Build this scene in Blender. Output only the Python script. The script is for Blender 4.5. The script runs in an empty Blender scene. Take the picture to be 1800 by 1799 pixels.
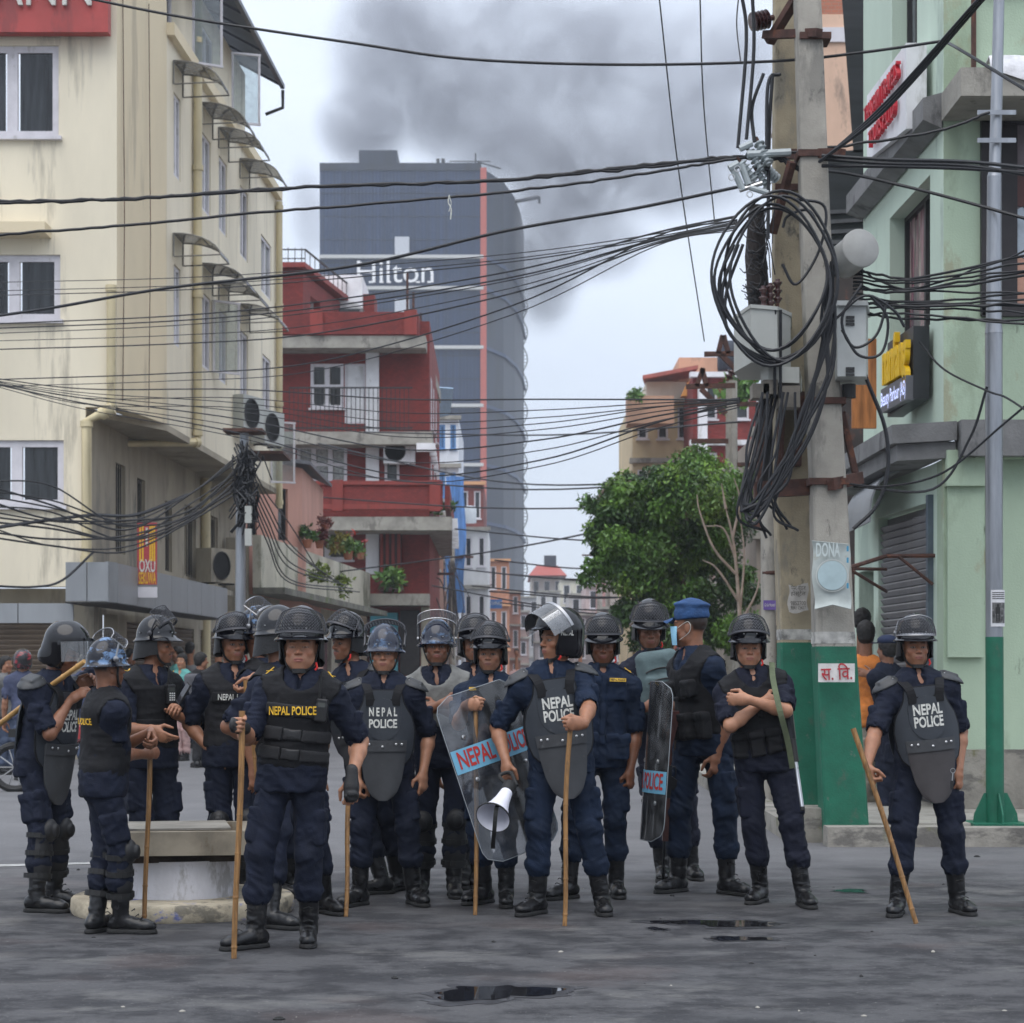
import bpy, bmesh, math, random
import numpy as np
from mathutils import Vector, Matrix, Quaternion
from mathutils.bvhtree import BVHTree
rad = math.radians
random.seed(7); RNG = np.random.default_rng(7)
SC = bpy.context.scene
COL = SC.collection
# ------------------------------------------------------------------ camera
CAMH, FPX, HY = 1.43, 3600.0, 1187.0          # eye height (m), focal length and horizon row in photo pixels
cam = bpy.data.cameras.new('camera'); camo = bpy.data.objects.new('camera', cam); COL.objects.link(camo)
camo.location = (0, 0, CAMH); camo.rotation_euler = (rad(90), 0, 0)
cam.sensor_width = 36; cam.sensor_fit = 'HORIZONTAL'; cam.lens = 72.0
cam.shift_y = (HY - 899.5) / 1800.0; cam.clip_start = .1; cam.clip_end = 3000
cam.dof.use_dof = True; cam.dof.focus_distance = 11.6; cam.dof.aperture_fstop = 6.5
SC.camera = camo
# ------------------------------------------------------------------ sky, sun, exposure
SUN_EL, SUN_ROT = rad(62), rad(200)
W = bpy.data.worlds.new('World'); SC.world = W; W.use_nodes = True
nt = W.node_tree; nt.nodes.clear()
def N(t, kind, **kw):
    n = t.nodes.new(kind)
    for k, v in kw.items(): setattr(n, k, v)
    return n
out = N(nt, 'ShaderNodeOutputWorld'); bg = N(nt, 'ShaderNodeBackground')
sky = N(nt, 'ShaderNodeTexSky', sky_type='NISHITA', sun_disc=False, sun_elevation=SUN_EL, sun_rotation=SUN_ROT)
sky.air_density = 1.0; sky.dust_density = 1.2
# cloud cover: CIE overcast luminance, (1 + 2 sin elevation) / 3 of the zenith, broken by soft cloud noise
tc = N(nt, 'ShaderNodeTexCoord'); sep = N(nt, 'ShaderNodeSeparateXYZ'); nt.links.new(tc.outputs['Generated'], sep.inputs[0])
mx = N(nt, 'ShaderNodeMath', operation='MAXIMUM'); mx.inputs[1].default_value = 0; nt.links.new(sep.outputs['Z'], mx.inputs[0])
lum = N(nt, 'ShaderNodeMath', operation='MULTIPLY_ADD'); lum.inputs[1].default_value = 2.0; lum.inputs[2].default_value = 1.0
nt.links.new(mx.outputs[0], lum.inputs[0])
cn = N(nt, 'ShaderNodeTexNoise'); cn.inputs['Scale'].default_value = 3.2; cn.inputs['Detail'].default_value = 5; cn.inputs['Roughness'].default_value = .55
mp = N(nt, 'ShaderNodeMapping'); mp.inputs['Scale'].default_value = (1, 1, 2.2); nt.links.new(tc.outputs['Generated'], mp.inputs[0]); nt.links.new(mp.outputs[0], cn.inputs['Vector'])
cr = N(nt, 'ShaderNodeMapRange'); cr.inputs['From Min'].default_value = .3; cr.inputs['From Max'].default_value = .7
cr.inputs['To Min'].default_value = .88; cr.inputs['To Max'].default_value = 1.08; nt.links.new(cn.outputs['Fac'], cr.inputs['Value'])
lm2 = N(nt, 'ShaderNodeMath', operation='MULTIPLY'); nt.links.new(lum.outputs[0], lm2.inputs[0]); nt.links.new(cr.outputs[0], lm2.inputs[1])
oc = N(nt, 'ShaderNodeVectorMath', operation='SCALE'); oc.inputs[0].default_value = (6.0, 6.55, 7.5); nt.links.new(lm2.outputs[0], oc.inputs['Scale'])
mixs = N(nt, 'ShaderNodeMix', data_type='RGBA'); mixs.inputs['Factor'].default_value = .82
nt.links.new(sky.outputs[0], mixs.inputs[6]); nt.links.new(oc.outputs[0], mixs.inputs[7])
nt.links.new(mixs.outputs[2], bg.inputs['Color']); bg.inputs['Strength'].default_value = .1
nt.links.new(bg.outputs[0], out.inputs['Surface'])
sl = bpy.data.lights.new('sun', 'SUN'); sl.energy = 1.5; sl.angle = rad(60); sl.color = (1, .93, .84)
so = bpy.data.objects.new('sun', sl); COL.objects.link(so); so.location = (0, 0, 40)
# sun behind the camera's right shoulder: direction towards the sun
sd = Vector((math.sin(SUN_ROT) * math.cos(SUN_EL), math.cos(SUN_ROT) * math.cos(SUN_EL), math.sin(SUN_EL)))
so.rotation_euler = sd.to_track_quat('Z', 'Y').to_euler()
SC.view_settings.view_transform = 'Standard'; SC.view_settings.look = 'None'; SC.view_settings.gamma = 1
SC.view_settings.use_curve_mapping = False; SC.view_settings.exposure = .2
SC.render.engine = 'CYCLES'
SC.cycles.use_denoising = True; SC.cycles.max_bounces = 8; SC.cycles.diffuse_bounces = 3; SC.cycles.glossy_bounces = 3
SC.cycles.transparent_max_bounces = 12; SC.cycles.volume_bounces = 1; SC.cycles.sample_clamp_indirect = 6

def at(px, py, Y):                             # the point seen at a photo pixel, Y metres in front of the camera
    return np.array(((px - 900) / FPX * Y, Y, CAMH + (HY - py) / FPX * Y))
def gnd(px, py):                               # the ground point seen at a photo pixel
    Y = FPX * CAMH / (py - HY); return np.array(((px - 900) / FPX * Y, Y, 0.))
# ------------------------------------------------------------------ materials
MATS = {}
def mat(name, col, rough=.6, metal=0., var=.12, vs=6., bump=0., bs=80., spec=.5, stain=None, stretch=None, attr=None, coat=0., trans=0., alpha=1., emit=None, sub=0., ior=1.45, wet=None):
    if name in MATS: return MATS[name]
    m = bpy.data.materials.new(name); m.use_nodes = True; t = m.node_tree; b = t.nodes['Principled BSDF']; L = t.links.new
    c4 = (*col, 1); b.inputs['Base Color'].default_value = c4; b.inputs['Roughness'].default_value = rough; b.inputs['Metallic'].default_value = metal
    b.inputs['Specular IOR Level'].default_value = spec; b.inputs['Coat Weight'].default_value = coat; b.inputs['Coat Roughness'].default_value = .08
    b.inputs['Transmission Weight'].default_value = trans; b.inputs['Alpha'].default_value = alpha; b.inputs['IOR'].default_value = ior
    if sub: b.inputs['Subsurface Weight'].default_value = sub; b.inputs['Subsurface Radius'].default_value = (.012, .005, .003); b.inputs['Subsurface Scale'].default_value = 1
    if emit: b.inputs['Emission Color'].default_value = (*emit[0], 1); b.inputs['Emission Strength'].default_value = emit[1]
    tc = N(t, 'ShaderNodeTexCoord'); vec = tc.outputs['Object']
    last = None
    if attr:
        a = N(t, 'ShaderNodeAttribute', attribute_name=attr); last = a.outputs['Color']
    if var:
        n = N(t, 'ShaderNodeTexNoise'); n.inputs['Scale'].default_value = vs; n.inputs['Detail'].default_value = 6; n.inputs['Roughness'].default_value = .62
        v = vec
        if stretch:
            mp = N(t, 'ShaderNodeMapping'); mp.inputs['Scale'].default_value = stretch; L(vec, mp.inputs[0]); v = mp.outputs[0]
        L(v, n.inputs['Vector'])
        r = N(t, 'ShaderNodeMapRange'); r.inputs['From Min'].default_value = .36; r.inputs['From Max'].default_value = .64
        r.inputs['To Min'].default_value = 1 - 1.25 * var; r.inputs['To Max'].default_value = 1 + 1.25 * var; L(n.outputs['Fac'], r.inputs['Value'])
        s = N(t, 'ShaderNodeVectorMath', operation='SCALE')
        if last: L(last, s.inputs[0])
        else: s.inputs[0].default_value = col
        L(r.outputs[0], s.inputs['Scale']); last = s.outputs[0]
        r2 = N(t, 'ShaderNodeMapRange'); r2.inputs['To Min'].default_value = max(.02, rough - .1); r2.inputs['To Max'].default_value = min(1, rough + .1)
        L(n.outputs['Fac'], r2.inputs['Value']); L(r2.outputs[0], b.inputs['Roughness'])
    if stain:                                  # (colour, threshold, scale, stretch): stains and wear with a shape of their own
        for (scol, thr, ssc, sst) in stain:
            mp = N(t, 'ShaderNodeMapping'); mp.inputs['Scale'].default_value = sst; L(vec, mp.inputs[0])
            n = N(t, 'ShaderNodeTexNoise'); n.inputs['Scale'].default_value = ssc; n.inputs['Detail'].default_value = 7; n.inputs['Roughness'].default_value = .68; L(mp.outputs[0], n.inputs['Vector'])
            r = N(t, 'ShaderNodeMapRange'); thr = .5 + (thr - .5) * .62; r.inputs['From Min'].default_value = thr; r.inputs['From Max'].default_value = thr + .075; r.inputs['To Max'].default_value = .72; L(n.outputs['Fac'], r.inputs['Value'])
            mm = N(t, 'ShaderNodeMix', data_type='RGBA'); L(r.outputs[0], mm.inputs['Factor'])
            if last: L(last, mm.inputs[6])
            else: mm.inputs[6].default_value = c4
            mm.inputs[7].default_value = (*scol, 1); last = mm.outputs[2]
    if last: L(last, b.inputs['Base Color'])
    if bump:
        n = N(t, 'ShaderNodeTexNoise'); n.inputs['Scale'].default_value = bs; n.inputs['Detail'].default_value = 4; L(vec, n.inputs['Vector'])
        bp = N(t, 'ShaderNodeBump'); bp.inputs['Strength'].default_value = min(1, bump); bp.inputs['Distance'].default_value = .012; L(n.outputs['Fac'], bp.inputs['Height']); L(bp.outputs[0], b.inputs['Normal'])
    MATS[name] = m; return m
# ------------------------------------------------------------------ objects, tags, simple mesh builder
V3 = lambda *a: np.array(a, float)
def nv(v): return np.asarray(v, float)
def unit(v): v = nv(v); return v / (np.linalg.norm(v) + 1e-12)
def tag(o, label=None, cat=None, group=None, kind=None):
    if label: o['label'] = label
    if cat: o['category'] = cat
    if group: o['group'] = group
    if kind: o['kind'] = kind
    return o
def empty(name, loc, label=None, cat=None, group=None, kind=None):
    o = bpy.data.objects.new(name, None); COL.objects.link(o); o.location = tuple(loc); o.empty_display_size = .1
    return tag(o, label, cat, group, kind)
def link(name, me, m=None, parent=None, smooth=False):
    o = bpy.data.objects.new(name, me); COL.objects.link(o)
    if m is not None and not me.materials: me.materials.append(m)
    if parent is not None: o.parent = parent
    if smooth: me.polygons.foreach_set('use_smooth', np.ones(len(me.polygons), bool))
    return o
def base_of(parent):                           # world position of a chain of unrotated parents
    p = Vector((0, 0, 0))
    while parent is not None: p += parent.location; parent = parent.parent
    return nv(p)
def np_mesh(name, verts, faces, uvcol=None):
    me = bpy.data.meshes.new(name); verts = np.asarray(verts, np.float32); n = len(verts)
    me.vertices.add(n); me.vertices.foreach_set('co', verts.ravel())
    faces = np.asarray(faces, np.int32); k = faces.shape[1]; nf = len(faces)
    me.loops.add(nf * k); me.loops.foreach_set('vertex_index', faces.ravel())
    me.polygons.add(nf); me.polygons.foreach_set('loop_start', np.arange(0, nf * k, k, dtype=np.int32))
    me.update(calc_edges=True)
    if uvcol is not None:
        a = me.color_attributes.new('Col', 'FLOAT_COLOR', 'POINT'); c = np.ones((n, 4), np.float32); c[:, :3] = uvcol; a.data.foreach_set('color', c.ravel())
    return me
SMALL = {'roof_mast', 'iron_frame', 'bootlace', 'rivet', 'node', 'mesh_visor', 'guard_strap', 'chin_strap', 'visor_frame', 'shutter_slats', 'hinge'}
class MB:
    """Collects boxes, bars, tubes, prisms in world coordinates; build() links ONE mesh object, its origin at the parent's."""
    def __init__(s): s.v = []; s.f = []
    def add(s, vs, fs):
        o = len(s.v); s.v += [tuple(map(float, p)) for p in vs]; s.f += [tuple(i + o for i in f) for f in fs]; return s
    def box(s, c, h, R=None):                  # centre, half sizes, columns of R are the box axes
        c = nv(c); R = np.eye(3) if R is None else nv(R)
        vs = [c + R @ V3(x * h[0], y * h[1], z * h[2]) for x in (-1, 1) for y in (-1, 1) for z in (-1, 1)]
        return s.add(vs, [(0, 1, 3, 2), (4, 6, 7, 5), (0, 4, 5, 1), (2, 3, 7, 6), (0, 2, 6, 4), (1, 5, 7, 3)])
    def bar(s, a, b, w, h=None, up=(0, 0, 1)):
        a, b = nv(a), nv(b); d = unit(b - a); up = nv(up)
        if abs(d @ up) > .98: up = V3(1, 0, 0)
        x = unit(np.cross(d, up)); y = np.cross(x, d)
        return s.box((a + b) / 2, (w / 2, (h or w) / 2, np.linalg.norm(b - a) / 2), np.stack([x, y, d], 1))
    def tube(s, pts, r, n=6, caps=True):
        pts = [nv(p) for p in pts]; rs = r if hasattr(r, '__len__') else [r] * len(pts); o = len(s.v); prev = None
        for i, p in enumerate(pts):
            d = unit(pts[min(i + 1, len(pts) - 1)] - pts[max(i - 1, 0)])
            if prev is None: u = V3(0, 0, 1) if abs(d[2]) < .9 else V3(1, 0, 0)
            else: u = prev
            x = unit(np.cross(d, u)); u = np.cross(x, d); prev = u
            for k in range(n):
                a = 2 * math.pi * k / n; s.v.append(tuple(p + rs[i] * (math.cos(a) * x + math.sin(a) * u)))
        for i in range(len(pts) - 1):
            for k in range(n):
                a, b = o + i * n + k, o + i * n + (k + 1) % n; s.f.append((a, b, b + n, a + n))
        if caps: s.f.append(tuple(o + k for k in range(n))[::-1]); e = o + (len(pts) - 1) * n; s.f.append(tuple(e + k for k in range(n)))
        return s
    def lathe(s, c, prof, n=20, R=None, sx=1., sy=1., caps=True):   # prof: (radius, height) list
        c = nv(c); R = np.eye(3) if R is None else nv(R); o = len(s.v); m = len(prof)
        for (r, z) in prof:
            for k in range(n):
                a = 2 * math.pi * k / n; s.v.append(tuple(c + R @ V3(r * math.cos(a) * sx, r * math.sin(a) * sy, z)))
        for i in range(m - 1):
            for k in range(n):
                a, b = o + i * n + k, o + i * n + (k + 1) % n; s.f.append((a, b, b + n, a + n))
        if caps and prof[0][0] > 1e-6: s.f.append(tuple(o + k for k in range(n))[::-1])
        if caps and prof[-1][0] > 1e-6: s.f.append(tuple(o + (m - 1) * n + k for k in range(n)))
        return s
    def prism(s, poly, d):                     # polygon (world points) pushed along d
        k = len(poly); poly = [nv(p) for p in poly]; d = nv(d)
        return s.add(poly + [p + d for p in poly], [tuple(range(k))[::-1], tuple(range(k, 2 * k))] + [(i, (i + 1) % k, (i + 1) % k + k, i + k) for i in range(k)])
    def sheet(s, P, thick=None, nrm=None):     # grid P[i][j] of points, optional thickness along nrm
        P = np.asarray(P, float); a, b = P.shape[:2]; o = len(s.v)
        s.v += [tuple(p) for p in P.reshape(-1, 3)]
        q = [(i * b + j, i * b + j + 1, (i + 1) * b + j + 1, (i + 1) * b + j) for i in range(a - 1) for j in range(b - 1)]
        if thick is None: s.f += [tuple(o + k for k in f) for f in q]; return s
        nrm = np.broadcast_to(nv(nrm), P.shape) if nrm is not None else None
        if nrm is None:
            du = np.gradient(P, axis=0); dv = np.gradient(P, axis=1); nrm = np.cross(du, dv); nrm /= np.linalg.norm(nrm, axis=-1, keepdims=True) + 1e-9
        Q = P + nrm * thick; m = a * b; s.v += [tuple(p) for p in Q.reshape(-1, 3)]
        s.f += [tuple(o + k for k in f) for f in q] + [tuple(o + m + k for k in f[::-1]) for f in q]
        edge = [j for j in range(b)] + [i * b + b - 1 for i in range(1, a)] + [(a - 1) * b + j for j in range(b - 2, -1, -1)] + [i * b for i in range(a - 2, 0, -1)]
        for i in range(len(edge)):
            p, q2 = edge[i], edge[(i + 1) % len(edge)]; s.f.append((o + q2, o + p, o + m + p, o + m + q2))
        return s
    def build(s, name, m, parent=None, smooth=False, loc=None):
        me = bpy.data.meshes.new(name); b = base_of(parent) if parent is not None else (nv(loc) if loc is not None else np.zeros(3))
        v = np.asarray(s.v, float) - b; me.from_pydata([tuple(p) for p in v], [], s.f); me.update()
        bm = bmesh.new(); bm.from_mesh(me); bmesh.ops.recalc_face_normals(bm, faces=bm.faces); bm.to_mesh(me); bm.free()
        o = link(name, me, m, parent)
        if name in SMALL: o['kind'] = 'stuff'
        if loc is not None and parent is None: o.location = tuple(loc)
        if smooth:
            me.polygons.foreach_set('use_smooth', np.ones(len(me.polygons), bool))
            try: me.set_sharp_from_angle(angle=rad(40))
            except Exception: pass
        return o
def catenary(a, b, sag, n=20, wob=0.):
    a, b = nv(a), nv(b); t = np.linspace(0, 1, n)[:, None]; p = a + (b - a) * t; p[:, 2] -= (4 * sag * t * (1 - t))[:, 0]
    if wob: p[1:-1] += RNG.normal(0, wob, (n - 2, 3))
    return p
def spline(pts, n=8):                          # Catmull-Rom through the points
    P = [nv(p) for p in pts]; P = [2 * P[0] - P[1]] + P + [2 * P[-1] - P[-2]]; o = []
    for i in range(1, len(P) - 2):
        for k in range(n):
            t = k / n; p0, p1, p2, p3 = P[i - 1:i + 3]
            o.append(.5 * (2 * p1 + (p2 - p0) * t + (2 * p0 - 5 * p1 + 4 * p2 - p3) * t * t + (3 * p1 - p0 - 3 * p2 + p3) * t ** 3))
    o.append(P[-2]); return o
# ------------------------------------------------------------------ vector noise for folds and wear
_H = np.random.default_rng(3).random(4096)
def vnoise(p, seed=0):
    i = np.floor(p).astype(np.int64); f = p - i; f = f * f * (3 - 2 * f); r = 0
    for dx in (0, 1):
        for dy in (0, 1):
            for dz in (0, 1):
                h = ((i[:, 0] + dx) * 73856093 ^ (i[:, 1] + dy) * 19349663 ^ (i[:, 2] + dz) * 83492791 ^ seed * 2654435) % 4096
                r = r + _H[h] * (f[:, 0] if dx else 1 - f[:, 0]) * (f[:, 1] if dy else 1 - f[:, 1]) * (f[:, 2] if dz else 1 - f[:, 2])
    return r * 2 - 1
# ------------------------------------------------------------------ implicit surfaces: smooth unions on a rectilinear grid, then surface nets
BIG = .07
def axis(lo, hi, h, fine=()):
    a = [lo]
    while a[-1] < hi:
        st = h
        for (x0, x1, hf) in fine:
            if x0 - hf <= a[-1] <= x1: st = min(st, hf)
        a.append(a[-1] + st)
    return np.array(a)
class Field:
    def __init__(s, lo, hi, h, fx=(), fy=(), fz=(), hz=None):
        s.ax = [axis(lo[0], hi[0], h, fx), axis(lo[1], hi[1], h, fy), axis(lo[2], hi[2], hz or h, fz)]
        s.g = np.full([len(a) for a in s.ax], BIG, np.float32)
    def sub(s, lo, hi, m):
        sl = [slice(max(0, np.searchsorted(a, lo[i] - m)), min(len(a), np.searchsorted(a, hi[i] + m))) for i, a in enumerate(s.ax)]
        if any(q.stop - q.start < 1 for q in sl): return None, None
        return tuple(sl), np.meshgrid(*[a[q].astype(np.float32) for a, q in zip(s.ax, sl)], indexing='ij', sparse=True)
    def put(s, sl, d, k, op='u'):
        g = s.g[sl]
        if op == 's': d = -d
        if k > 0:
            h = np.maximum(k - np.abs(g - d), 0) / k
            r = (np.minimum(g, d) - h * h * k * .25) if op == 'u' else (np.maximum(g, d) + h * h * k * .25)
        else: r = np.minimum(g, d) if op == 'u' else np.maximum(g, d)
        s.g[sl] = r
    def cone(s, a, b, ra, rb=None, k=.02, op='u', flat=None):      # flat = (axis vector, factor): squeeze the section along an axis
        a, b = nv(a), nv(b); rb = ra if rb is None else rb; R = max(ra, rb) * (1 if flat is None else max(1, 1 / flat[1])); m = k + .012 + R
        sl, G = s.sub(np.minimum(a, b), np.maximum(a, b), m)
        if sl is None: return s
        ab = b - a; L2 = ab @ ab + 1e-12; px, py, pz = G[0] - a[0], G[1] - a[1], G[2] - a[2]
        t = np.clip((px * ab[0] + py * ab[1] + pz * ab[2]) / L2, 0, 1); qx, qy, qz = px - t * ab[0], py - t * ab[1], pz - t * ab[2]
        d2 = qx * qx + qy * qy + qz * qz
        if flat is not None:
            f = unit(flat[0]); dq = qx * f[0] + qy * f[1] + qz * f[2]; d2 = d2 + dq * dq * (1 / flat[1] ** 2 - 1); 
            d = (np.sqrt(d2) - (ra + (rb - ra) * t)) * min(1, flat[1] if flat[1] < 1 else 1)
        else: d = np.sqrt(d2) - (ra + (rb - ra) * t)
        s.put(sl, d, k, op); return s
    def ell(s, c, r, R=None, k=.02, op='u'):
        c, r = nv(c), nv(r); R = np.eye(3) if R is None else nv(R); ext = np.sqrt(((R * r) ** 2).sum(1))
        sl, G = s.sub(c - ext, c + ext, k + .012)
        if sl is None: return s
        p = [G[i] - c[i] for i in range(3)]; q = [(p[0] * R[0, j] + p[1] * R[1, j] + p[2] * R[2, j]) for j in range(3)]
        k0 = np.sqrt(sum((q[j] / r[j]) ** 2 for j in range(3))); k1 = np.sqrt(sum((q[j] / r[j] ** 2) ** 2 for j in range(3))) + 1e-9
        s.put(sl, k0 * (k0 - 1) / k1, k, op); return s
    def rbox(s, c, h, R=None, rd=.005, k=.0, op='u'):
        c, h = nv(c), nv(h); R = np.eye(3) if R is None else nv(R); ext = np.abs(R) @ h
        sl, G = s.sub(c - ext, c + ext, k + .012)
        if sl is None: return s
        p = [G[i] - c[i] for i in range(3)]; q = [np.abs(p[0] * R[0, j] + p[1] * R[1, j] + p[2] * R[2, j]) - (h[j] - rd) for j in range(3)]
        d = np.sqrt(sum(np.maximum(x, 0) ** 2 for x in q)) + np.minimum(np.maximum(np.maximum(q[0], q[1]), q[2]), 0) - rd
        s.put(sl, d, k, op); return s
    def plane(s, c, n, k=0):                   # keep the side n points away from
        n = unit(n); c = nv(c); X = np.meshgrid(*[a.astype(np.float32) for a in s.ax], indexing='ij', sparse=True)
        s.put(tuple(slice(None) for _ in range(3)), (X[0] - c[0]) * n[0] + (X[1] - c[1]) * n[1] + (X[2] - c[2]) * n[2], k, 'i'); return s
    def mesh(s):
        g = s.g; g[0] = g[-1] = BIG; g[:, 0] = g[:, -1] = BIG; g[:, :, 0] = g[:, :, -1] = BIG
        ins = g < 0; nx, ny, nz = g.shape
        c = ins[:-1, :-1, :-1].astype(np.int8)
        for dx in (0, 1):
            for dy in (0, 1):
                for dz in (0, 1):
                    if dx or dy or dz: c = c + ins[dx:nx - 1 + dx, dy:ny - 1 + dy, dz:nz - 1 + dz]
        act = (c > 0) & (c < 8); I = np.argwhere(act); idm = np.full(act.shape, -1, np.int32); idm[act] = np.arange(len(I))
        co = [(0, 0, 0), (1, 0, 0), (0, 1, 0), (1, 1, 0), (0, 0, 1), (1, 0, 1), (0, 1, 1), (1, 1, 1)]
        v = np.stack([g[I[:, 0] + a, I[:, 1] + b, I[:, 2] + d] for a, b, d in co], 1)
        acc = np.zeros((len(I), 3)); cnt = np.zeros(len(I))
        for e0, e1 in ((0, 1), (2, 3), (4, 5), (6, 7), (0, 2), (1, 3), (4, 6), (5, 7), (0, 4), (1, 5), (2, 6), (3, 7)):
            a, b = v[:, e0], v[:, e1]; m = (a < 0) != (b < 0); t = np.where(m, a / np.where(m, a - b, 1), 0)
            pos = nv(co[e0])[None] + t[:, None] * (nv(co[e1]) - nv(co[e0]))[None]; acc += pos * m[:, None]; cnt += m
        acc /= cnt[:, None]; P = np.stack([s.ax[i][I[:, i]] + acc[:, i] * (s.ax[i][I[:, i] + 1] - s.ax[i][I[:, i]]) for i in range(3)], 1)
        F = []
        for A in range(3):
            sl0 = [slice(None)] * 3; sl1 = [slice(None)] * 3; sl0[A] = slice(0, -1); sl1[A] = slice(1, None)
            a, b = ins[tuple(sl0)], ins[tuple(sl1)]; E = np.argwhere(a != b); pos = a[E[:, 0], E[:, 1], E[:, 2]]
            B, Cc = (A + 1) % 3, (A + 2) % 3; E0 = E.copy(); q = []
            ok = (E[:, B] > 0) & (E[:, Cc] > 0) & (E[:, B] < g.shape[B] - 1) & (E[:, Cc] < g.shape[Cc] - 1); E = E[ok]; pos = pos[ok]
            for db, dc in ((-1, -1), (0, -1), (0, 0), (-1, 0)):
                e = E.copy(); e[:, B] += db; e[:, Cc] += dc; q.append(idm[e[:, 0], e[:, 1], e[:, 2]])
            q = np.stack(q, 1); q[~pos] = q[~pos][:, ::-1]; F.append(q)
        return P, np.concatenate(F)
def vnormals(P, F):
    n = np.cross(P[F[:, 2]] - P[F[:, 0]], P[F[:, 3]] - P[F[:, 1]]); N_ = np.zeros_like(P)
    for k in range(4): np.add.at(N_, F[:, k], n)
    return N_ / (np.linalg.norm(N_, axis=1, keepdims=True) + 1e-12)
def sdf_obj(F_, name, m, parent, fold=None, colf=None, keep=None):
    P, F = F_.mesh()
    if len(F) == 0: return None, None
    if fold is not None: P = P + vnormals(P, F) * fold(P)[:, None]
    me = np_mesh(name, P - base_of(parent), F, colf(P) if colf else None)
    o = link(name, me, m, parent, smooth=True); return o, (P, F)
# ------------------------------------------------------------------ lettering
_TXT = {}
def text_geo(body, bold=0., align='CENTER'):
    key = (body, bold, align)
    if key in _TXT: return _TXT[key]
    cu = bpy.data.curves.new('lettering', 'FONT'); cu.body = body; cu.align_x = align; cu.align_y = 'CENTER'; cu.offset = bold; cu.resolution_u = 3
    o = bpy.data.objects.new('lettering', cu); COL.objects.link(o); dg = bpy.context.evaluated_depsgraph_get(); dg.update()
    me = bpy.data.meshes.new_from_object(o.evaluated_get(dg)); v = np.array([p.co[:] for p in me.vertices]).reshape(-1, 3); f = [tuple(p.vertices) for p in me.polygons]
    bpy.data.objects.remove(o); bpy.data.curves.remove(cu); bpy.data.meshes.remove(me); _TXT[key] = (v, f); return v, f
def text(name, body, c, right, up, size, m, parent=None, bold=0., depth=.0, bvh=None, lift=.004, sx=1., fit=None, align='CENTER', shear=0.):
    """Lettering at c; with bvh it is laid on that surface along the direction right x up. fit: width in metres."""
    v, f = text_geo(body, bold, align); right, up = unit(right), nv(up); up = unit(up - right * (up @ right)); n = np.cross(right, up)
    if len(v) == 0: return None
    w = np.ptp(v[:, 0]); kx = (fit / w if fit else size * sx); P = nv(c)[None] + (v[:, :1] * kx + v[:, 1:2] * shear * size) * right[None] + v[:, 1:2] * size * up[None]
    if bvh is not None:
        Q = []
        for p in P:
            hit = bvh.ray_cast(Vector(p + n * .35), Vector(-n), .8)
            Q.append(nv(hit[0]) + n * lift if hit[0] is not None else p)
        P = np.array(Q)
    b = MB()
    if depth:
        k = len(P); fr = f; ed = {}
        for q in fr:
            for i in range(len(q)):
                e = (q[i], q[(i + 1) % len(q)]); 
                if (e[1], e[0]) in ed: del ed[(e[1], e[0])]
                else: ed[e] = 1
        b.add(list(P + n * depth) + list(P), [tuple(q) for q in fr] + [(e[1], e[0], e[0] + k, e[1] + k)[::-1] for e in ed])
    else: b.add(list(P), f)
    me = bpy.data.meshes.new(name); base = base_of(parent) if parent is not None else np.zeros(3)
    me.from_pydata([tuple(p - base) for p in np.asarray(b.v)], [], b.f); me.update(); return link(name, me, m, parent)
def clear_mat(name, tint, haze, rough=.06, dirt=.12):
    if name in MATS: return MATS[name]
    m = bpy.data.materials.new(name); m.use_nodes = True; t = m.node_tree; t.nodes.remove(t.nodes['Principled BSDF']); o = t.nodes['Material Output']
    tr = N(t, 'ShaderNodeBsdfTransparent'); tr.inputs[0].default_value = (*tint, 1); gl = N(t, 'ShaderNodeBsdfGlossy'); gl.inputs['Roughness'].default_value = rough
    df = N(t, 'ShaderNodeBsdfDiffuse'); df.inputs[0].default_value = (.6, .62, .65, 1); fr = N(t, 'ShaderNodeFresnel'); fr.inputs[0].default_value = 1.5
    m1 = N(t, 'ShaderNodeMixShader'); m2 = N(t, 'ShaderNodeMixShader'); L = t.links.new
    tc = N(t, 'ShaderNodeTexCoord'); n = N(t, 'ShaderNodeTexNoise'); n.inputs['Scale'].default_value = 9; n.inputs['Detail'].default_value = 8; L(tc.outputs['Object'], n.inputs['Vector'])
    r = N(t, 'ShaderNodeMapRange'); r.inputs['From Min'].default_value = .4; r.inputs['From Max'].default_value = .75; r.inputs['To Min'].default_value = haze; r.inputs['To Max'].default_value = haze + dirt; L(n.outputs['Fac'], r.inputs['Value'])
    L(r.outputs[0], m1.inputs[0]); L(tr.outputs[0], m1.inputs[1]); L(df.outputs[0], m1.inputs[2])
    L(fr.outputs[0], m2.inputs[0]); L(m1.outputs[0], m2.inputs[1]); L(gl.outputs[0], m2.inputs[2]); L(m2.outputs[0], o.inputs[0])
    MATS[name] = m; return m
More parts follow.
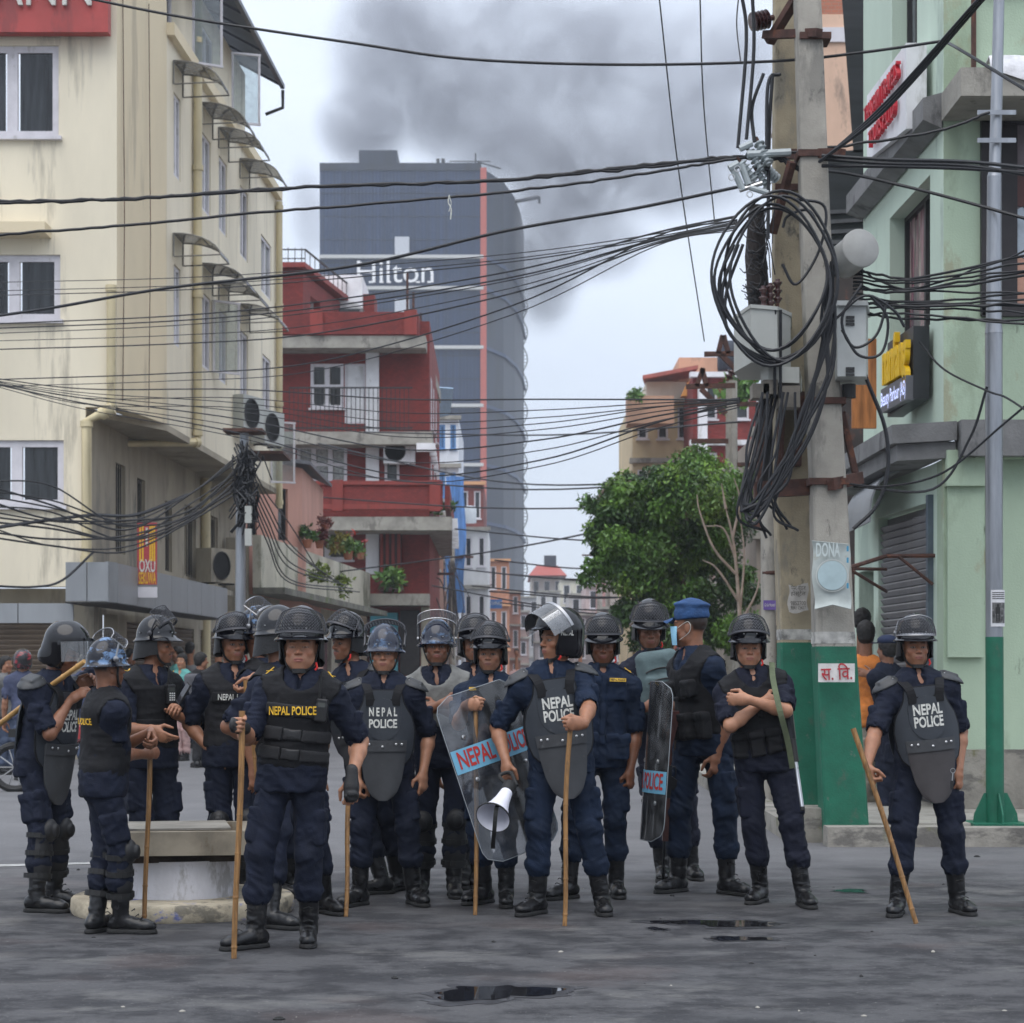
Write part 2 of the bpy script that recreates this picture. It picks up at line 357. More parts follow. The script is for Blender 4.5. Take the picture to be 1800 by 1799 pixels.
# ------------------------------------------------------------------ people
def basis(yaw, pitch=0., roll=0.):             # columns: person's right, forward, up; yaw 0 faces the camera, + turns to the picture's right; pitch + looks up
    a, p, q = rad(yaw), rad(pitch), rad(roll)
    f = V3(math.sin(a) * math.cos(p), -math.cos(a) * math.cos(p), math.sin(p)); r = V3(-math.cos(a), -math.sin(a), 0); u = np.cross(r, f)
    r2 = r * math.cos(q) + u * math.sin(q); u2 = np.cross(r2, f); return np.stack([r2, f, u2], 1)
def ik(a, c, l1, l2, pole):
    d = c - a; D = np.linalg.norm(d); D2 = min(D, (l1 + l2) * .995); c = a + d / D * D2; d = unit(d); x = (l1 * l1 - l2 * l2 + D2 * D2) / (2 * D2)
    h = math.sqrt(max(0, l1 * l1 - x * x)); pole = nv(pole); p = unit(pole - d * (pole @ d)); return a + d * x + p * h, c
M_SKIN = mat('skin', (.3, .16, .1), .48, var=.07, vs=30, attr='Col', bump=.05, bs=180, sub=.12)
M_NAVY = mat('navy_cloth', (.0082, .0115, .0245), .8, var=.16, vs=9, bump=.35, bs=150, spec=.25)
M_NAVY2 = mat('navy_twill', (.0085, .0105, .022), .8, var=.16, vs=9, bump=.35, bs=150, spec=.25)
M_NAVY3 = mat('blue_navy_cloth', (.0078, .0158, .036), .8, var=.16, vs=9, bump=.35, bs=150, spec=.25)
M_VEST = mat('black_nylon', (.0065, .0065, .008), .7, var=.2, vs=14, bump=.4, bs=260, spec=.3)
M_BOOT = mat('boot_leather', (.008, .008, .009), .3, var=.3, vs=18, bump=.2, bs=60, stain=[((.05, .047, .043), .63, 14, (1, 1, 1))])
M_SOLE = mat('boot_sole', (.014, .014, .014), .8, var=.3, vs=20)
M_SHELL = mat('helmet_shell', (.004, .004, .006), .09, var=0, spec=.6)
M_CAMO = mat('blue_camo_shell', (.007, .008, .014), .14, var=0, spec=.5, stain=[((.17, .3, .52), .535, 9, (1, 1, 1.8)), ((.2, .17, .12), .7, 40, (1, 1, 1))])
M_STEELB = mat('blue_steel_shell', (.012, .015, .03), .13, var=0, spec=.6, stain=[((.09, .16, .28), .55, 9, (1, 1, 1.5))])
M_MESHV = mat('visor_mesh_black', (.07, .07, .077), .4, metal=.6, var=0)
M_MESHR = mat('visor_rim_metal', (.35, .35, .36), .35, metal=.9, var=.1)
M_LEATH = mat('black_leather', (.010, .010, .011), .42, var=.2, vs=20, bump=.2, bs=90)
M_PLATE = mat('armour_plate', (.025, .030, .038), .46, var=.12, vs=7, bump=.12, bs=300, stain=[((.065, .068, .072), .68, 20, (1, 1, 1))])
M_PLATEB = mat('armour_grey_pad', (.040, .042, .046), .6, var=.12, vs=9, bump=.2, bs=300, stain=[((.09, .09, .09), .66, 16, (1, 1, .6))])
M_PLATEN = mat('armour_brown_pad', (.045, .040, .041), .6, var=.12, vs=9, bump=.2, bs=300)
M_PADS = mat('pad_plastic', (.034, .036, .039), .46, var=.15, vs=9, bump=.1, bs=120, stain=[((.1, .1, .1), .68, 30, (1, 1, 1))])
M_KNEE = mat('shin_guard_plastic', (.012, .012, .013), .5, var=.2, vs=12, bump=.1, bs=100)
M_WHITE = mat('print_white', (.55, .55, .51), .75, var=.2, vs=50, stain=[((.25, .25, .24), .66, 60, (1, 1, 1))])
M_YEL = mat('print_yellow', (.72, .43, .03), .7, var=.12, vs=60)
M_STEEL = mat('rivet_steel', (.5, .5, .5), .35, metal=.9, var=.1)
M_HAIR = mat('hair_black', (.011, .009, .008), .6, var=.3, vs=60, bump=.6, bs=120)
M_RED = mat('red_strap', (.6, .02, .015), .6, var=.05)
M_GREY = mat('grey_canvas', (.17, .17, .16), .8, var=.15, vs=10, bump=.4, bs=120)
M_OLIVE = mat('olive_webbing', (.09, .11, .06), .8, var=.15, vs=20, bump=.3, bs=200)
M_BAMBOO = mat('bamboo', (.24, .125, .043), .45, var=.3, vs=5, stretch=(14, 14, 1.2), bump=.12, bs=60, stain=[((.1, .045, .015), .58, 3.2, (4, 4, 1))])
M_BAMBOO2 = mat('pale_cane', (.42, .24, .08), .42, var=.18, vs=5, stretch=(3, 3, 3))
M_RUBBER = mat('black_rubber', (.012, .012, .012), .6, var=.1)
M_CAP = mat('cap_blue', (.016, .055, .15), .8, var=.18, vs=14, bump=.4, bs=160)
M_MASK = mat('surgical_mask', (.28, .55, .72), .8, var=.08, vs=30, bump=.2, bs=90)
M_RADIO = mat('radio_plastic', (.012, .012, .013), .4, var=.1)
M_KEY = mat('radio_key', (.6, .62, .6), .5, var=0)
M_CLEAR = clear_mat('clear_visor', (.93, .94, .95), .12)
M_SHIELD = clear_mat('scratched_polycarbonate', (.82, .84, .87), .03, dirt=.12)

SKINS = {'a': (.37, .182, .108), 'b': (.295, .136, .076), 'c': (.23, .102, .057), 'd': (.42, .215, .125), 'e': (.19, .078, .04)}
def ridg(p, sc, seed=0): return 1 - 2 * np.abs(vnoise(p * nv(sc), seed))

def torso(F, K, off, k=.05, upper=True):
    s, b = K['s'], K['belly']; hc, nb = K['hipC'], K['neckB']; RP, RC = K['RP'], K['RC']; U = K['up']
    F.ell(hc + U * .03 * s, nv((.163, .112 + .5 * b, .13)) * s + off, RP, k)
    F.ell(hc + U * .17 * s + RC[:, 1] * b * .6, nv((.148, .108 + b, .16)) * s + off, RC, k)
    F.ell(hc + U * .36 * s + RC[:, 1] * .005, nv((.168, .116 + .3 * b, .19)) * s + off, RC, k)
    if upper:
        F.cone(K['sh'][0], K['sh'][1], .062 * s + off, k=k)
        for i in (0, 1): F.cone(nb + U * .035 * s, K['sh'][i] + U * .012 * s, .05 * s + off * .8, .05 * s + off, k=.04)
def hand(F, K, i, w, hc, fd, ts, pn, curl, thumb=None):
    s = K['s'] * 1.04; P = lambda a, b, c: hc + (fd * a + ts * b + pn * c) * s
    F.cone(w, P(-.03, 0, 0), .026 * s, .033 * s, k=.015, flat=(pn, .72)); F.cone(P(-.03, .004, 0), P(.018, .0, 0), .034 * s, .037 * s, k=.012, flat=(pn, .45))
    F.ell(P(-.03, .022, .012), nv((.028, .018, .016)) * s, np.stack([fd, ts, pn], 1), .014)
    for q, (off, ln) in enumerate(((.029, (.042, .025, .02)), (.010, (.046, .029, .021)), (-.010, (.043, .027, .02)), (-.028, (.034, .02, .017)))):
        p = P(.03 - .004 * abs(q - 1), off, -.002); th = 0; cc = curl if not hasattr(curl, '__len__') else curl[q]
        for j, an in enumerate((85, 98, 55)):
            th += rad(an * cc + (4 * q if cc < .5 else 0)); d = fd * math.cos(th) + pn * math.sin(th) + ts * (.05 - .03 * q) * (1 - min(1, cc)); e = p + unit(d) * ln[j] * s
            F.cone(p, e, (.0098 - .0008 * j) * s, (.009 - .0009 * j) * s, k=.004); p = e
    cm = curl if not hasattr(curl, '__len__') else curl[1]
    p0 = P(-.035, .026, .012); d1 = unit(ts * (.75 - .35 * cm) + fd * .55 + pn * (.2 + .35 * cm)); d2 = unit(ts * (.35 - .75 * cm) + fd * .75 + pn * (.15 + .4 * cm))
    p1 = p0 + d1 * .042 * s; p2 = p1 + d2 * .03 * s; p3 = p2 + unit(d2 + fd * .1) * .024 * s
    F.cone(p0, p1, .0135 * s, .0112 * s, k=.01).cone(p1, p2, .0108 * s, .0098 * s, k=.004).cone(p2, p3, .0098 * s, .0075 * s, k=.004)
def head_sdf(F, K, lod=0):
    h = K['hs']; R = K['RH']; C = K['headC']; P = lambda x, y, z: C + R @ V3(x, y, z) * h; fw = K.get('fat', 1.)
    F.ell(P(0, -.008, .035), nv((.074, .096, .088)) * h, R, .02); F.ell(P(0, .022, -.042), nv((.061 * fw, .066, .088)) * h, R, .03)
    F.cone(C + R @ V3(0, -.022, -.05) * h, K['neckB'] + K['RC'][:, 1] * .01, .054 * h, .064 * K['s'], k=.03)
    F.ell(P(0, .066, -.102), nv((.028, .022, .019)) * h, R, .02)
    for x in (-1, 1):
        F.ell(P(x * .047 * fw, .012, -.066), nv((.02, .03, .028)) * h, R, .025); F.ell(P(x * .04, .062, -.026), nv((.024, .02, .02)) * h, R, .02)
        if lod == 0: F.ell(P(x * .077, -.008, -.008), nv((.009, .019, .032)) * h, R, .008)
    if lod: F.cone(P(0, .085, .0), P(0, .108, -.03), .008 * h, .012 * h, k=.01); return
    F.cone(P(-.036, .077, .02), P(.036, .077, .02), .0135 * h, k=.014)
    for x in (-1, 1): F.ell(P(x * .032, .094, -.001), nv((.019, .014, .0115)) * h, R, .010, 's')
    F.ell(P(0, .074, -.062), nv((.035, .024, .032)) * h, R, .02)
    for x in (-1, 1): F.ell(P(x * .032, .0725, -.001), nv((.0155, .0135, .012)) * h, R, .003)
    F.cone(P(0, .085, .012), P(0, .109, -.028), .0075 * h, .0115 * h, k=.009)
    for x in (-1, 1): F.ell(P(x * .0135, .097, -.032), nv((.0085, .011, .008)) * h, R, .006)
    F.ell(P(0, .0935, -.0595), nv((.024, .0095, .0052)) * h, R, .004); F.ell(P(0, .092, -.0705), nv((.0205, .0100, .0062)) * h, R, .004)
    F.cone(P(-.022, .1035, -.0652), P(.022, .1035, -.0652), .0026 * h, k=.003, op='s')
def skin_col(K):
    base = nv(SKINS[K['skin']]); C, R, h = K['headC'], K['RH'], K['hs']; fc = K['face']; hd = nv((.012, .010, .009))
    def f(P):
        q = (P - C) @ R / h; x, y, z = q.T; x = np.abs(x); c = np.tile(base, (len(P), 1)); v = vnoise(P * 40) * .06 + vnoise(P * 120, 3) * .04; c *= (1 + v)[:, None]
        def mixc(col, w): c[:] = c * (1 - w[:, None]) + nv(col) * w[:, None]
        sm = lambda d, a: np.clip(.5 - d / a, 0, 1)
        mixc(base * nv((1.18, .92, .88)), .5 * sm(np.hypot((x - .042) / .02, (z + .03) / .018) - 1, .6) * (y > .03)); mixc(base * nv((1.15, .9, .86)), .5 * sm(np.hypot(x / .016, (z + .03) / .014) - 1, .5) * (y > .09))
        beard = fc.get('stubble', .25); w = sm(z + .045 + .3 * np.maximum(0, .02 - x), .03) * sm(-(z + .125), .02) * (y > -.0); mixc(base * nv((.45, .43, .45)), beard * w * (np.hypot(x / .026, (z + .065) / .013) > 1))
        if fc.get('tache'): mixc(hd, fc['tache'] * sm(np.abs(z + .0495 + .18 * x) - .005, .006) * sm(x - .029, .006) * (y > .06))
        if fc.get('goatee'): mixc(hd, fc['goatee'] * sm(np.hypot(x / .022, (z + .098) / .016) - 1, .5) * (y > .05))
        mixc(nv(fc.get('lip', (.26, .09, .075))), .75 * sm(np.hypot(x / .025, (z + .0652) / .0115) - 1, .35) * (y > .078)); mixc((.06, .02, .018), .8 * sm(np.abs(z + .0652) - .0012, .003) * sm(x - .021, .004) * (y > .075))
        br = .03 - 6 * (x - .03) ** 2; mixc(hd, .85 * sm(np.abs(z - br + .004) - .0036, .004) * sm(np.abs(x - .033) - .019, .006) * (y > .05))
        if fc.get('shut'): mixc(hd, .8 * sm(np.abs(z + .006 - 8 * (x - .032) ** 2) - .001, .004) * sm(np.abs(x - .032) - .013, .004) * (y > .05))
        else:
            e = np.hypot((x - .032) / .0135, (z + .002) / (.0062 * fc.get('open', 1.))); mixc((.015, .01, .009), .8 * sm(e - 1.25, .3) * (y > .05)); mixc((.3, .27, .25), sm(e - .85, .35) * (y > .05))
            mixc((.018, .010, .007), sm(np.hypot(x - .032, z + .001) - .0058, .003) * sm(e - 1.05, .3) * (y > .05))
        hw = sm(-(z + .02 - .5 * np.maximum(0, y + .02)), .02) * sm(y - .012, .02) * sm(-(z + .045), .03); mixc(hd, .92 * hw * (np.hypot(x / .085, 1 * (y + .01) / .2) > .0) * (x < .0835) * sm(-(np.hypot(y + .008, z + .008) - .03), .01))
        mixc(hd, .9 * sm(-(z - .065 - .0 * y), .02))
        return c
    return f
def lattice(b, S, nu, nv_, r=.0013, n=3):      # expanded-metal mesh on S(u, v), u and v from 0 to 1
    for i in range(nu):
        for j in range(nv_):
            c = lambda a, d: S(min(1, max(0, a / nu)), min(1, max(0, d / nv_)))
            L_, R_, B_, T_ = c(i, j + .5), c(i + 1, j + .5), c(i + .5, j), c(i + .5, j + 1)
            for p, q in ((L_, T_), (T_, R_), (R_, B_), (B_, L_)): b.tube([p, q], r, n, caps=False)
def helmet(K, kind='riot', visor='up', shell=None, guard=True, tilt=0, strap=True, red=True, vrim=None, cells=(18, 6)):
    C, R, h, root = K['headC'], K['RH'], K['hs'] * K.get('hk', 1.), K['root']; shell = shell or M_SHELL
    P = lambda x, y, z: C + R @ V3(x, y, z) * h
    b = MB(); n = 36; rows = []; z0 = .123 + K['hel'] / h - (.140 if kind != 'steel' else .150)
    if kind == 'full':
        F = Field(C - .2, C + .2, .0065); dz = K['hel'] / h - .049; F.ell(P(0, -.012, .03 + dz), nv((.128, .150, .142)) * h, R, 0); F.ell(P(0, -.03, -.05), nv((.118, .12, .1)) * h, R, .05)
        F.plane(P(0, -.03, -.118), R @ unit((0, .35, -1)), .006)
        F.ell(P(0, -.012, .026 + dz * .9), nv((.112, .134, .126)) * h, R, .003, 's'); F.cone(P(0, -.02, -.06), P(0, -.04, -.25), .1 * h, k=.003, op='s')
        F.rbox(P(0, .16, -.1 + dz * .8), nv((.2, .098, .145)) * h, R, .02, .008, 's')
        o, PF = sdf_obj(F, 'helmet', shell, root); K['helm_bvh'] = BVHTree.FromPolygons(PF[0].tolist(), PF[1].tolist())
        pk = MB(); Pp = [[P(.118 * math.sin(a), -.012 + .14 * math.cos(a) + t * .045 * math.cos(a), .052 + dz * .8 - .02 * t) for t in (0, .5, 1)] for a in np.linspace(-1.05, 1.05, 15)]
        pk.sheet(Pp, .006); pk.build('peak', M_SHELL, o, True)
        b2 = MB()
        for x in (-1, 1): b2.lathe(P(x * .128, .02, .03 + dz), [(.026, 0), (.026, .006), (.018, .01), (.008, .011)], 16, R @ np.array([[0, 0, x], [0, 1, 0], [-x, 0, 0]]))
        b2.build('hinge', M_PLATEB if K.get('pivot') is None else K['pivot'], o, True)
        if visor:
            ang = rad({'up': 62, 'half': 30}[visor]); ca, sa = math.cos(ang), math.sin(ang)
            def S(u, v):
                a = (u - .5) * 2 * 1.45; z = -.135 * v + .045; y = .163 * math.cos(a) + .0; x = .142 * math.sin(a); y2, z2 = y - .0, z - .03
                return P(x, .0 + y2 * ca - z2 * sa, .03 + dz + y2 * sa + z2 * ca)
            g = MB(); g.sheet([[S(u, v) for v in np.linspace(0, 1, 6)] for u in np.linspace(0, 1, 25)], .003); g.build('clear_visor', M_CLEAR, o, True)
            rb = MB(); rb.sheet([[S(u, v) for v in (-.06, .07)] for u in np.linspace(0, 1, 25)], .006); rb.build('visor_band', K.get('band') or M_MESHR, o, True)
        top = o
    else:
        st = kind == 'steel'; fl = .024 if st else .02
        prof = [(math.cos(a), math.sin(a)) for a in np.linspace(math.pi / 2, 0, 11)]
        def rim(th, k):                        # th 0 = front; a brim that is longest at the brow
            fr = max(0, math.cos(th)) ** 1.5; return fl * k + (0 if st else .034) * fr * k
        for (c, z) in prof: rows.append([P(.112 * c * math.sin(t), -.010 + .131 * c * math.cos(t), z0 + (.140 if not st else .150) * z - (.012 * (1 - z) * (1 - math.cos(t)) / 2)) for t in np.linspace(0, 2 * math.pi, n, endpoint=False)])
        for k, dz in ((.35, -.014), (1., -.026), (1., -.031), (.3, -.022), (-.25, -.008), (-.6, .06)):
            rows.append([P((.112 + rim(t, k)) * math.sin(t), -.010 + (.131 + rim(t, k)) * math.cos(t), z0 + dz - .012 * (1 - math.cos(t)) / 2 - (.012 * max(0, math.cos(t)) * max(k, 0) if not st else 0)) for t in np.linspace(0, 2 * math.pi, n, endpoint=False)])
        vs = [p for r_ in rows for p in r_]; b.add(vs, [(i * n + k, i * n + (k + 1) % n, (i + 1) * n + (k + 1) % n, (i + 1) * n + k) for i in range(len(rows) - 1) for k in range(n)])
        o = b.build('helmet', shell, root, True); top = o
        rv = MB()
        for a in (-2.2, -1.15, -.35, .35, 1.15, 2.2): rv.lathe(P(.1155 * math.sin(a), -.010 + .1345 * math.cos(a), z0 + .016), [(0, -.004), (.005, -.002), (.005, .003), (0, .005)], 8, R)
        rv.build('rivet', M_STEEL, o)
        if visor:
            ang = rad({'brow': 9, 'up': 20, 'high': 56, 'back': 104}.get(visor, 0) + tilt); ca, sa = math.cos(ang), math.sin(ang)
            A, Bf, Cz = (.126, .154, .150); zp = z0 + .012
            def S(u, v):
                a = (u - .5) * 2 * 1.42
                if visor in ('back', 'high'): x, y, z = .128 * max(-1, min(1, math.sin(a) * 1.12)), .158 * math.cos(a * .72), zp - .015 + .115 * v
                else:
                    ps = -.06 + .82 * v * (1 - .15 * abs(a)); x, y, z = A * math.sin(a) * math.cos(ps), Bf * math.cos(a) * math.cos(ps) - .008, zp - .01 + Cz * math.sin(ps) - .022 * math.cos(a) * (1 - v)
                y2, z2 = y + .01, z - zp; return P(x, -.01 + y2 * ca - z2 * sa, zp + y2 * sa + z2 * ca)
            lb = MB(); lattice(lb, S, *cells, r=.0015 * h); lb.build('mesh_visor', M_MESHV, o)
            fr = MB(); loop = [S(u, 0) for u in np.linspace(0, 1, 25)] + [S(1, v) for v in np.linspace(.1, 1, 6)] + [S(u, 1) for u in np.linspace(.98, 0, 25)] + [S(0, v) for v in np.linspace(.9, 0, 6)]
            fr.tube(loop, .0035 * h, 6, caps=False)
            lo = [[S(u, v) for v in (-.02, .1)] for u in np.linspace(0, 1, 25)]; fr.sheet(lo, .004)
            for x in (0, 1): fr.tube([P((.126 if x else -.126), -.01, zp), S(x, .45)], .006 * h, 6); fr.lathe(P((1 if x else -1) * .122, -.01, zp), [(.016, 0), (.016, .008), (.007, .012)], 12, R @ np.array([[0, 0, 1 if x else -1], [0, 1, 0], [-(1 if x else -1), 0, 0]]))
            fr.build('visor_frame', vrim or M_MESHV, o, True)
    if guard:                                  # leather flap over the ears and nape
        g = MB(); Pp = []
        for a in np.linspace(1.2, 2 * math.pi - 1.2, 25):
            bk = (1 - math.cos(a)) / 2; Pp.append([P((.106 - .014 * t + .03 * t * bk) * math.sin(a), -.012 + (.125 + .035 * t * bk - .01 * t) * math.cos(a), z0 - .012 - (.095 + .06 * bk) * t + .003 * math.sin(9 * a) * t) for t in np.linspace(0, 1, 5)])
        g.sheet(Pp, .006); g.build('neck_guard', M_LEATH, top, True)
    if strap:
        g = MB()
        for x in (-1, 1):
            pts = spline([P(x * .1, .02, z0 - .02), P(x * .079, .028, -.05), P(x * .058, .045, -.098), P(x * .024, .076, -.122), P(0, .082, -.126)], 5); d = []
            for i in range(len(pts) - 1): g.bar(pts[i], pts[i + 1] + (pts[i + 1] - pts[i]) * .15, .015 * h, .004, up=pts[i] - P(0, 0, -.05))
        g.build('chin_strap', M_RUBBER, top)
        c = MB(); Pp = [[P(.034 * math.sin(a) * 1.05, .064 + .030 * math.cos(a), -.118 + .022 * t) for t in np.linspace(-.5, .5, 4)] for a in np.linspace(-1.6, 1.6, 9)]
        c.sheet(Pp, .005); c.build('chin_cup', M_RUBBER, top, True)
        if red: q = MB(); q.tube([P(-.078, .03, -.075), P(-.085, .04, -.1), P(-.075, .045, -.112)], .006, 6); q.build('strap_buckle', M_RED, top)
    K['helmet'] = top; return top
def clothes(K, h):
    s, root, U = K['s'], K['root'], K['up']; cloth, cloth2 = K['cloth']
    lo, hi = K['lo'], K['hi']; ph = RNG.random() * 50
    # ---- shirt worn over the trousers, sleeves rolled above the elbow
    zb = K['hem']; F = Field((lo[0], lo[1], zb - .06), (hi[0], hi[1], K['neckB'][2] + .12), h)
    torso(F, K, .012 * s, .05); hc = K['hipC']
    for dz, w in ((-.02, .172), (-.10, .185)): F.ell(hc + U * dz * s, nv((w, .128 + .4 * K['belly'], .13)) * s, K['RP'], .05)
    F.plane(V3(0, 0, zb), V3(0, 0, -1), .006)
    for i in (0, 1):
        a, e, w = K['sh'][i], K['el'][i], K['wr'][i]; q = K['sleeve']
        if q <= 1: tip = a + (e - a) * q; F.cone(a, tip, .061 * s, .056 * s, k=.035); F.cone(tip - unit(e - a) * .045 * s, tip, .062 * s, .062 * s, k=.006)
        else: tip = e + (w - e) * (q - 1); F.cone(a, e, .066 * s, .057 * s, k=.035); F.cone(e, tip, .057 * s, .044 * s, k=.02)
        F.cone(tip, tip + unit(tip - (e if q > 1 else a)) * .03, .052 * s, k=.003, op='s')
    cn, R = K['neckB'], K['RC']
    F.cone(cn + U * .005, cn + U * .055 * s + R[:, 1] * .012, .072 * s, .070 * s, k=.02); F.cone(cn + U * .02, cn + U * .16 * s, .060 * s, .066 * s, k=.004, op='s')
    F.cone(cn + R[:, 1] * .10 * s + U * .07 * s, cn + R[:, 1] * .115 * s - U * .05 * s, .040 * s, .006 * s, k=.006, op='s')
    for x in (-1, 1):                          # collar leaves
        F.rbox(cn + (R[:, 0] * x * .048 + R[:, 1] * .078 + U * .018) * s, nv((.034, .008, .03)) * s, np.stack([unit(R[:, 0] + R[:, 1] * x * -.75 + U * x * .0), unit(R[:, 1] + R[:, 0] * x * .75 + U * .5), unit(np.cross(unit(R[:, 0] + R[:, 1] * x * -.75), unit(R[:, 1] + R[:, 0] * x * .75 + U * .5)))], 1), .006, .006)
    if K['pockets']:
        for x in (-1, 1):
            c = hc + (U * .385 + R[:, 0] * x * .082 + R[:, 1] * .115) * s; F.rbox(c, nv((.058, .018, .068)) * s, R, .008, .008); F.rbox(c + U * .05 * s + R[:, 1] * .006, nv((.061, .018, .024)) * s, R, .004, .003)
            c = hc + (U * .02 + R[:, 0] * x * .1 + R[:, 1] * .125) * s; F.rbox(c, nv((.07, .02, .078)) * s, K['RP'], .008, .008); F.rbox(c + U * .055 * s + R[:, 1] * .006, nv((.073, .02, .026)) * s, K['RP'], .004, .003)
        F.rbox(hc + (U * .2 + R[:, 1] * (.128 + K['belly'])) * s, nv((.017, .012, .28)) * s, R, .004, .004)
    for i in (0, 1):                           # sleeve pocket
        o = K['out'][i]; c = K['sh'][i] + (K['el'][i] - K['sh'][i]) * .5 + o * .058 * s; F.rbox(c, nv((.04, .014, .05)) * s, np.stack([R[:, 1], o, np.cross(R[:, 1], o)], 1), .006, .006)
    sh = [K['sh'][0], K['sh'][1]]; els = K['el']
    def fold(p):
        q = np.stack([p[:, 0] + .4 * p[:, 2], p[:, 1], p[:, 2] + .5 * p[:, 0]], 1) + ph; d = .0062 * ridg(q, (13, 13, 14), 1) + .004 * ridg(p + ph, (26, 26, 38), 2)
        for a, e in zip(sh, els):              # creases gather at the elbow and armpit
            m = a + (e - a) * .6; g = np.exp(-((p - m) ** 2).sum(1) / .012); d = d + g * .006 * ridg(p + ph, (14, 14, 44), 4)
        w = np.exp(-((p[:, 2] - hc[2] - .06) / .1) ** 2); return d + w * .005 * ridg(p + ph, (7, 7, 26), 5)
    o, K['shirtPF'] = sdf_obj(F, 'shirt', cloth, root, fold)
    # ---- trousers, bloused over the boots
    z1 = hc[2] + .06; F = Field((lo[0], lo[1], .1), (hi[0], hi[1], z1 + .04), h); RP = K['RP']
    F.ell(hc + U * .0, nv((.155, .112, .12)) * s, RP, .03); F.ell(hc - RP[:, 1] * .03 - U * .05, nv((.14, .1, .11)) * s, RP, .03)
    F.plane(V3(0, 0, z1), V3(0, 0, 1), 0)
    for i in (0, 1):
        hp, kn, an = K['hp'][i], K['kn'][i], K['an'][i]; bt = an + (kn - an) * ((K['boot'] - .09) / max(.1, kn[2] - an[2])); o = -RP[:, 0] if i else RP[:, 0]; o = RP[:, 0] * (1 if i == 0 else -1); td = unit(kn - hp)
        F.cone(hp, kn, .089 * s, .067 * s, k=.03); F.cone(kn, bt, .066 * s, .064 * s, k=.02); F.ell(bt + (kn - bt) * .12, nv((.071, .074, .045)) * s, None, .02)
        F.ell(kn + (hp - kn) * .02 + K['ff'][i] * .012, nv((.066, .07, .07)) * s, None, .02)
        c = hp + (kn - hp) * .66 + o * .060 * s; B = np.stack([unit(np.cross(o, td)), unit(o - td * (o @ td)), td], 1); F.rbox(c, nv((.072, .026, .085)) * s, B, .012, .012); F.rbox(c - td * .068 * s + o * .006, nv((.076, .026, .026)) * s, B, .006, .004)
        F.cone(bt, bt - V3(0, 0, .1), .05 * s, k=.004, op='s')
    kns, ans = K['kn'], K['an']
    def fold2(p):
        p = p + ph; p0 = p - ph; q = np.stack([p[:, 0] + .5 * p[:, 2], p[:, 1], p[:, 2] - .55 * p[:, 0] * np.sign(p0[:, 0] - hc[0])], 1); d = .0065 * ridg(q, (15, 15, 8), 6) + .0038 * ridg(q, (26, 26, 24), 7); p = p0
        for kn, an in zip(kns, ans):
            g = np.exp(-((p - kn) ** 2).sum(1) / .022); d = d + g * .006 * ridg(q, (9, 9, 24), 8)
            b = an + V3(0, 0, .22); g = np.exp(-((p - b) ** 2).sum(1) / .018); d = d + g * .006 * ridg(q, (10, 10, 30), 9)
        g = np.exp(-((p[:, 2] - hc[2] + .14) / .07) ** 2); return d + g * .006 * ridg(p + ph, (16, 16, 20), 10)
    sdf_obj(F, 'trousers', cloth2, root, fold2)
def boots(K, h):
    s, root = K['s'], K['root']
    for i in (0, 1):
        g, an, kn, f = K['g'][i], K['an'][i], K['kn'][i], K['ff'][i]; r = V3(-f[1], f[0], 0); s2 = min(1.05, s)
        F = Field(g - V3(.24, .24, .02), g + V3(.24, .24, .42), h); top = an + (kn - an) * ((K['boot'] + .03 - .09) / max(.1, kn[2] - an[2])); B = np.stack([r, f, V3(0, 0, 1)], 1)
        F.cone(an - V3(0, 0, .02), top, .047 * s2, .058 * s2, k=.03); F.ell(g - f * .035 + V3(0, 0, .055), nv((.038, .044, .045)) * s2, B, .02)
        F.cone(g + f * .02 + V3(0, 0, .062), g + f * .13 + V3(0, 0, .046), .043 * s2, .040 * s2, k=.02); F.ell(g + f * .155 + V3(0, 0, .042), nv((.044, .055, .034)) * s2, B, .02)
        F.cone(top - unit(kn - an) * .02, top - unit(kn - an) * .008, .063 * s2, k=.006)
        F.plane(V3(0, 0, .02), V3(0, 0, -1)); 
        o, _ = sdf_obj(F, 'boot', M_BOOT, root, lambda p: .002 * ridg(p, (22, 22, 40), 3) + .004 * ridg(p, (14, 14, 46), 5) * np.exp(-((p[:, 2] - .13) / .05) ** 2))
        F = Field(g - V3(.24, .24, .02), g + V3(.24, .24, .05), .008, hz=.006); F.ell(g - f * .035, nv((.040, .050, .07)) * s2, B, .0); F.ell(g + f * .135, nv((.049, .082, .07)) * s2, B, .04); F.ell(g + f * .05, nv((.038, .09, .07)) * s2, B, .03)
        F.plane(V3(0, 0, .027), V3(0, 0, 1)); F.plane(V3(0, 0, .001), V3(0, 0, -1)); sdf_obj(F, 'sole', M_SOLE, o)
        if h < .009:
            b = MB()
            for q in range(6):
                t = q / 5; c = g + f * (.115 - .07 * min(1, t * 1.6)) + V3(0, 0, .088 + .16 * t * t + .05 * t) if t < .55 else an + (top - an) * (t * .9) + f * (.05 + .004 * t) * s2
                b.tube([c - r * .026 - V3(0, 0, .006), c + f * .010 + V3(0, 0, .004), c + r * .026 - V3(0, 0, .006)], .003, 5)
            b.build('bootlace', M_RUBBER, o)
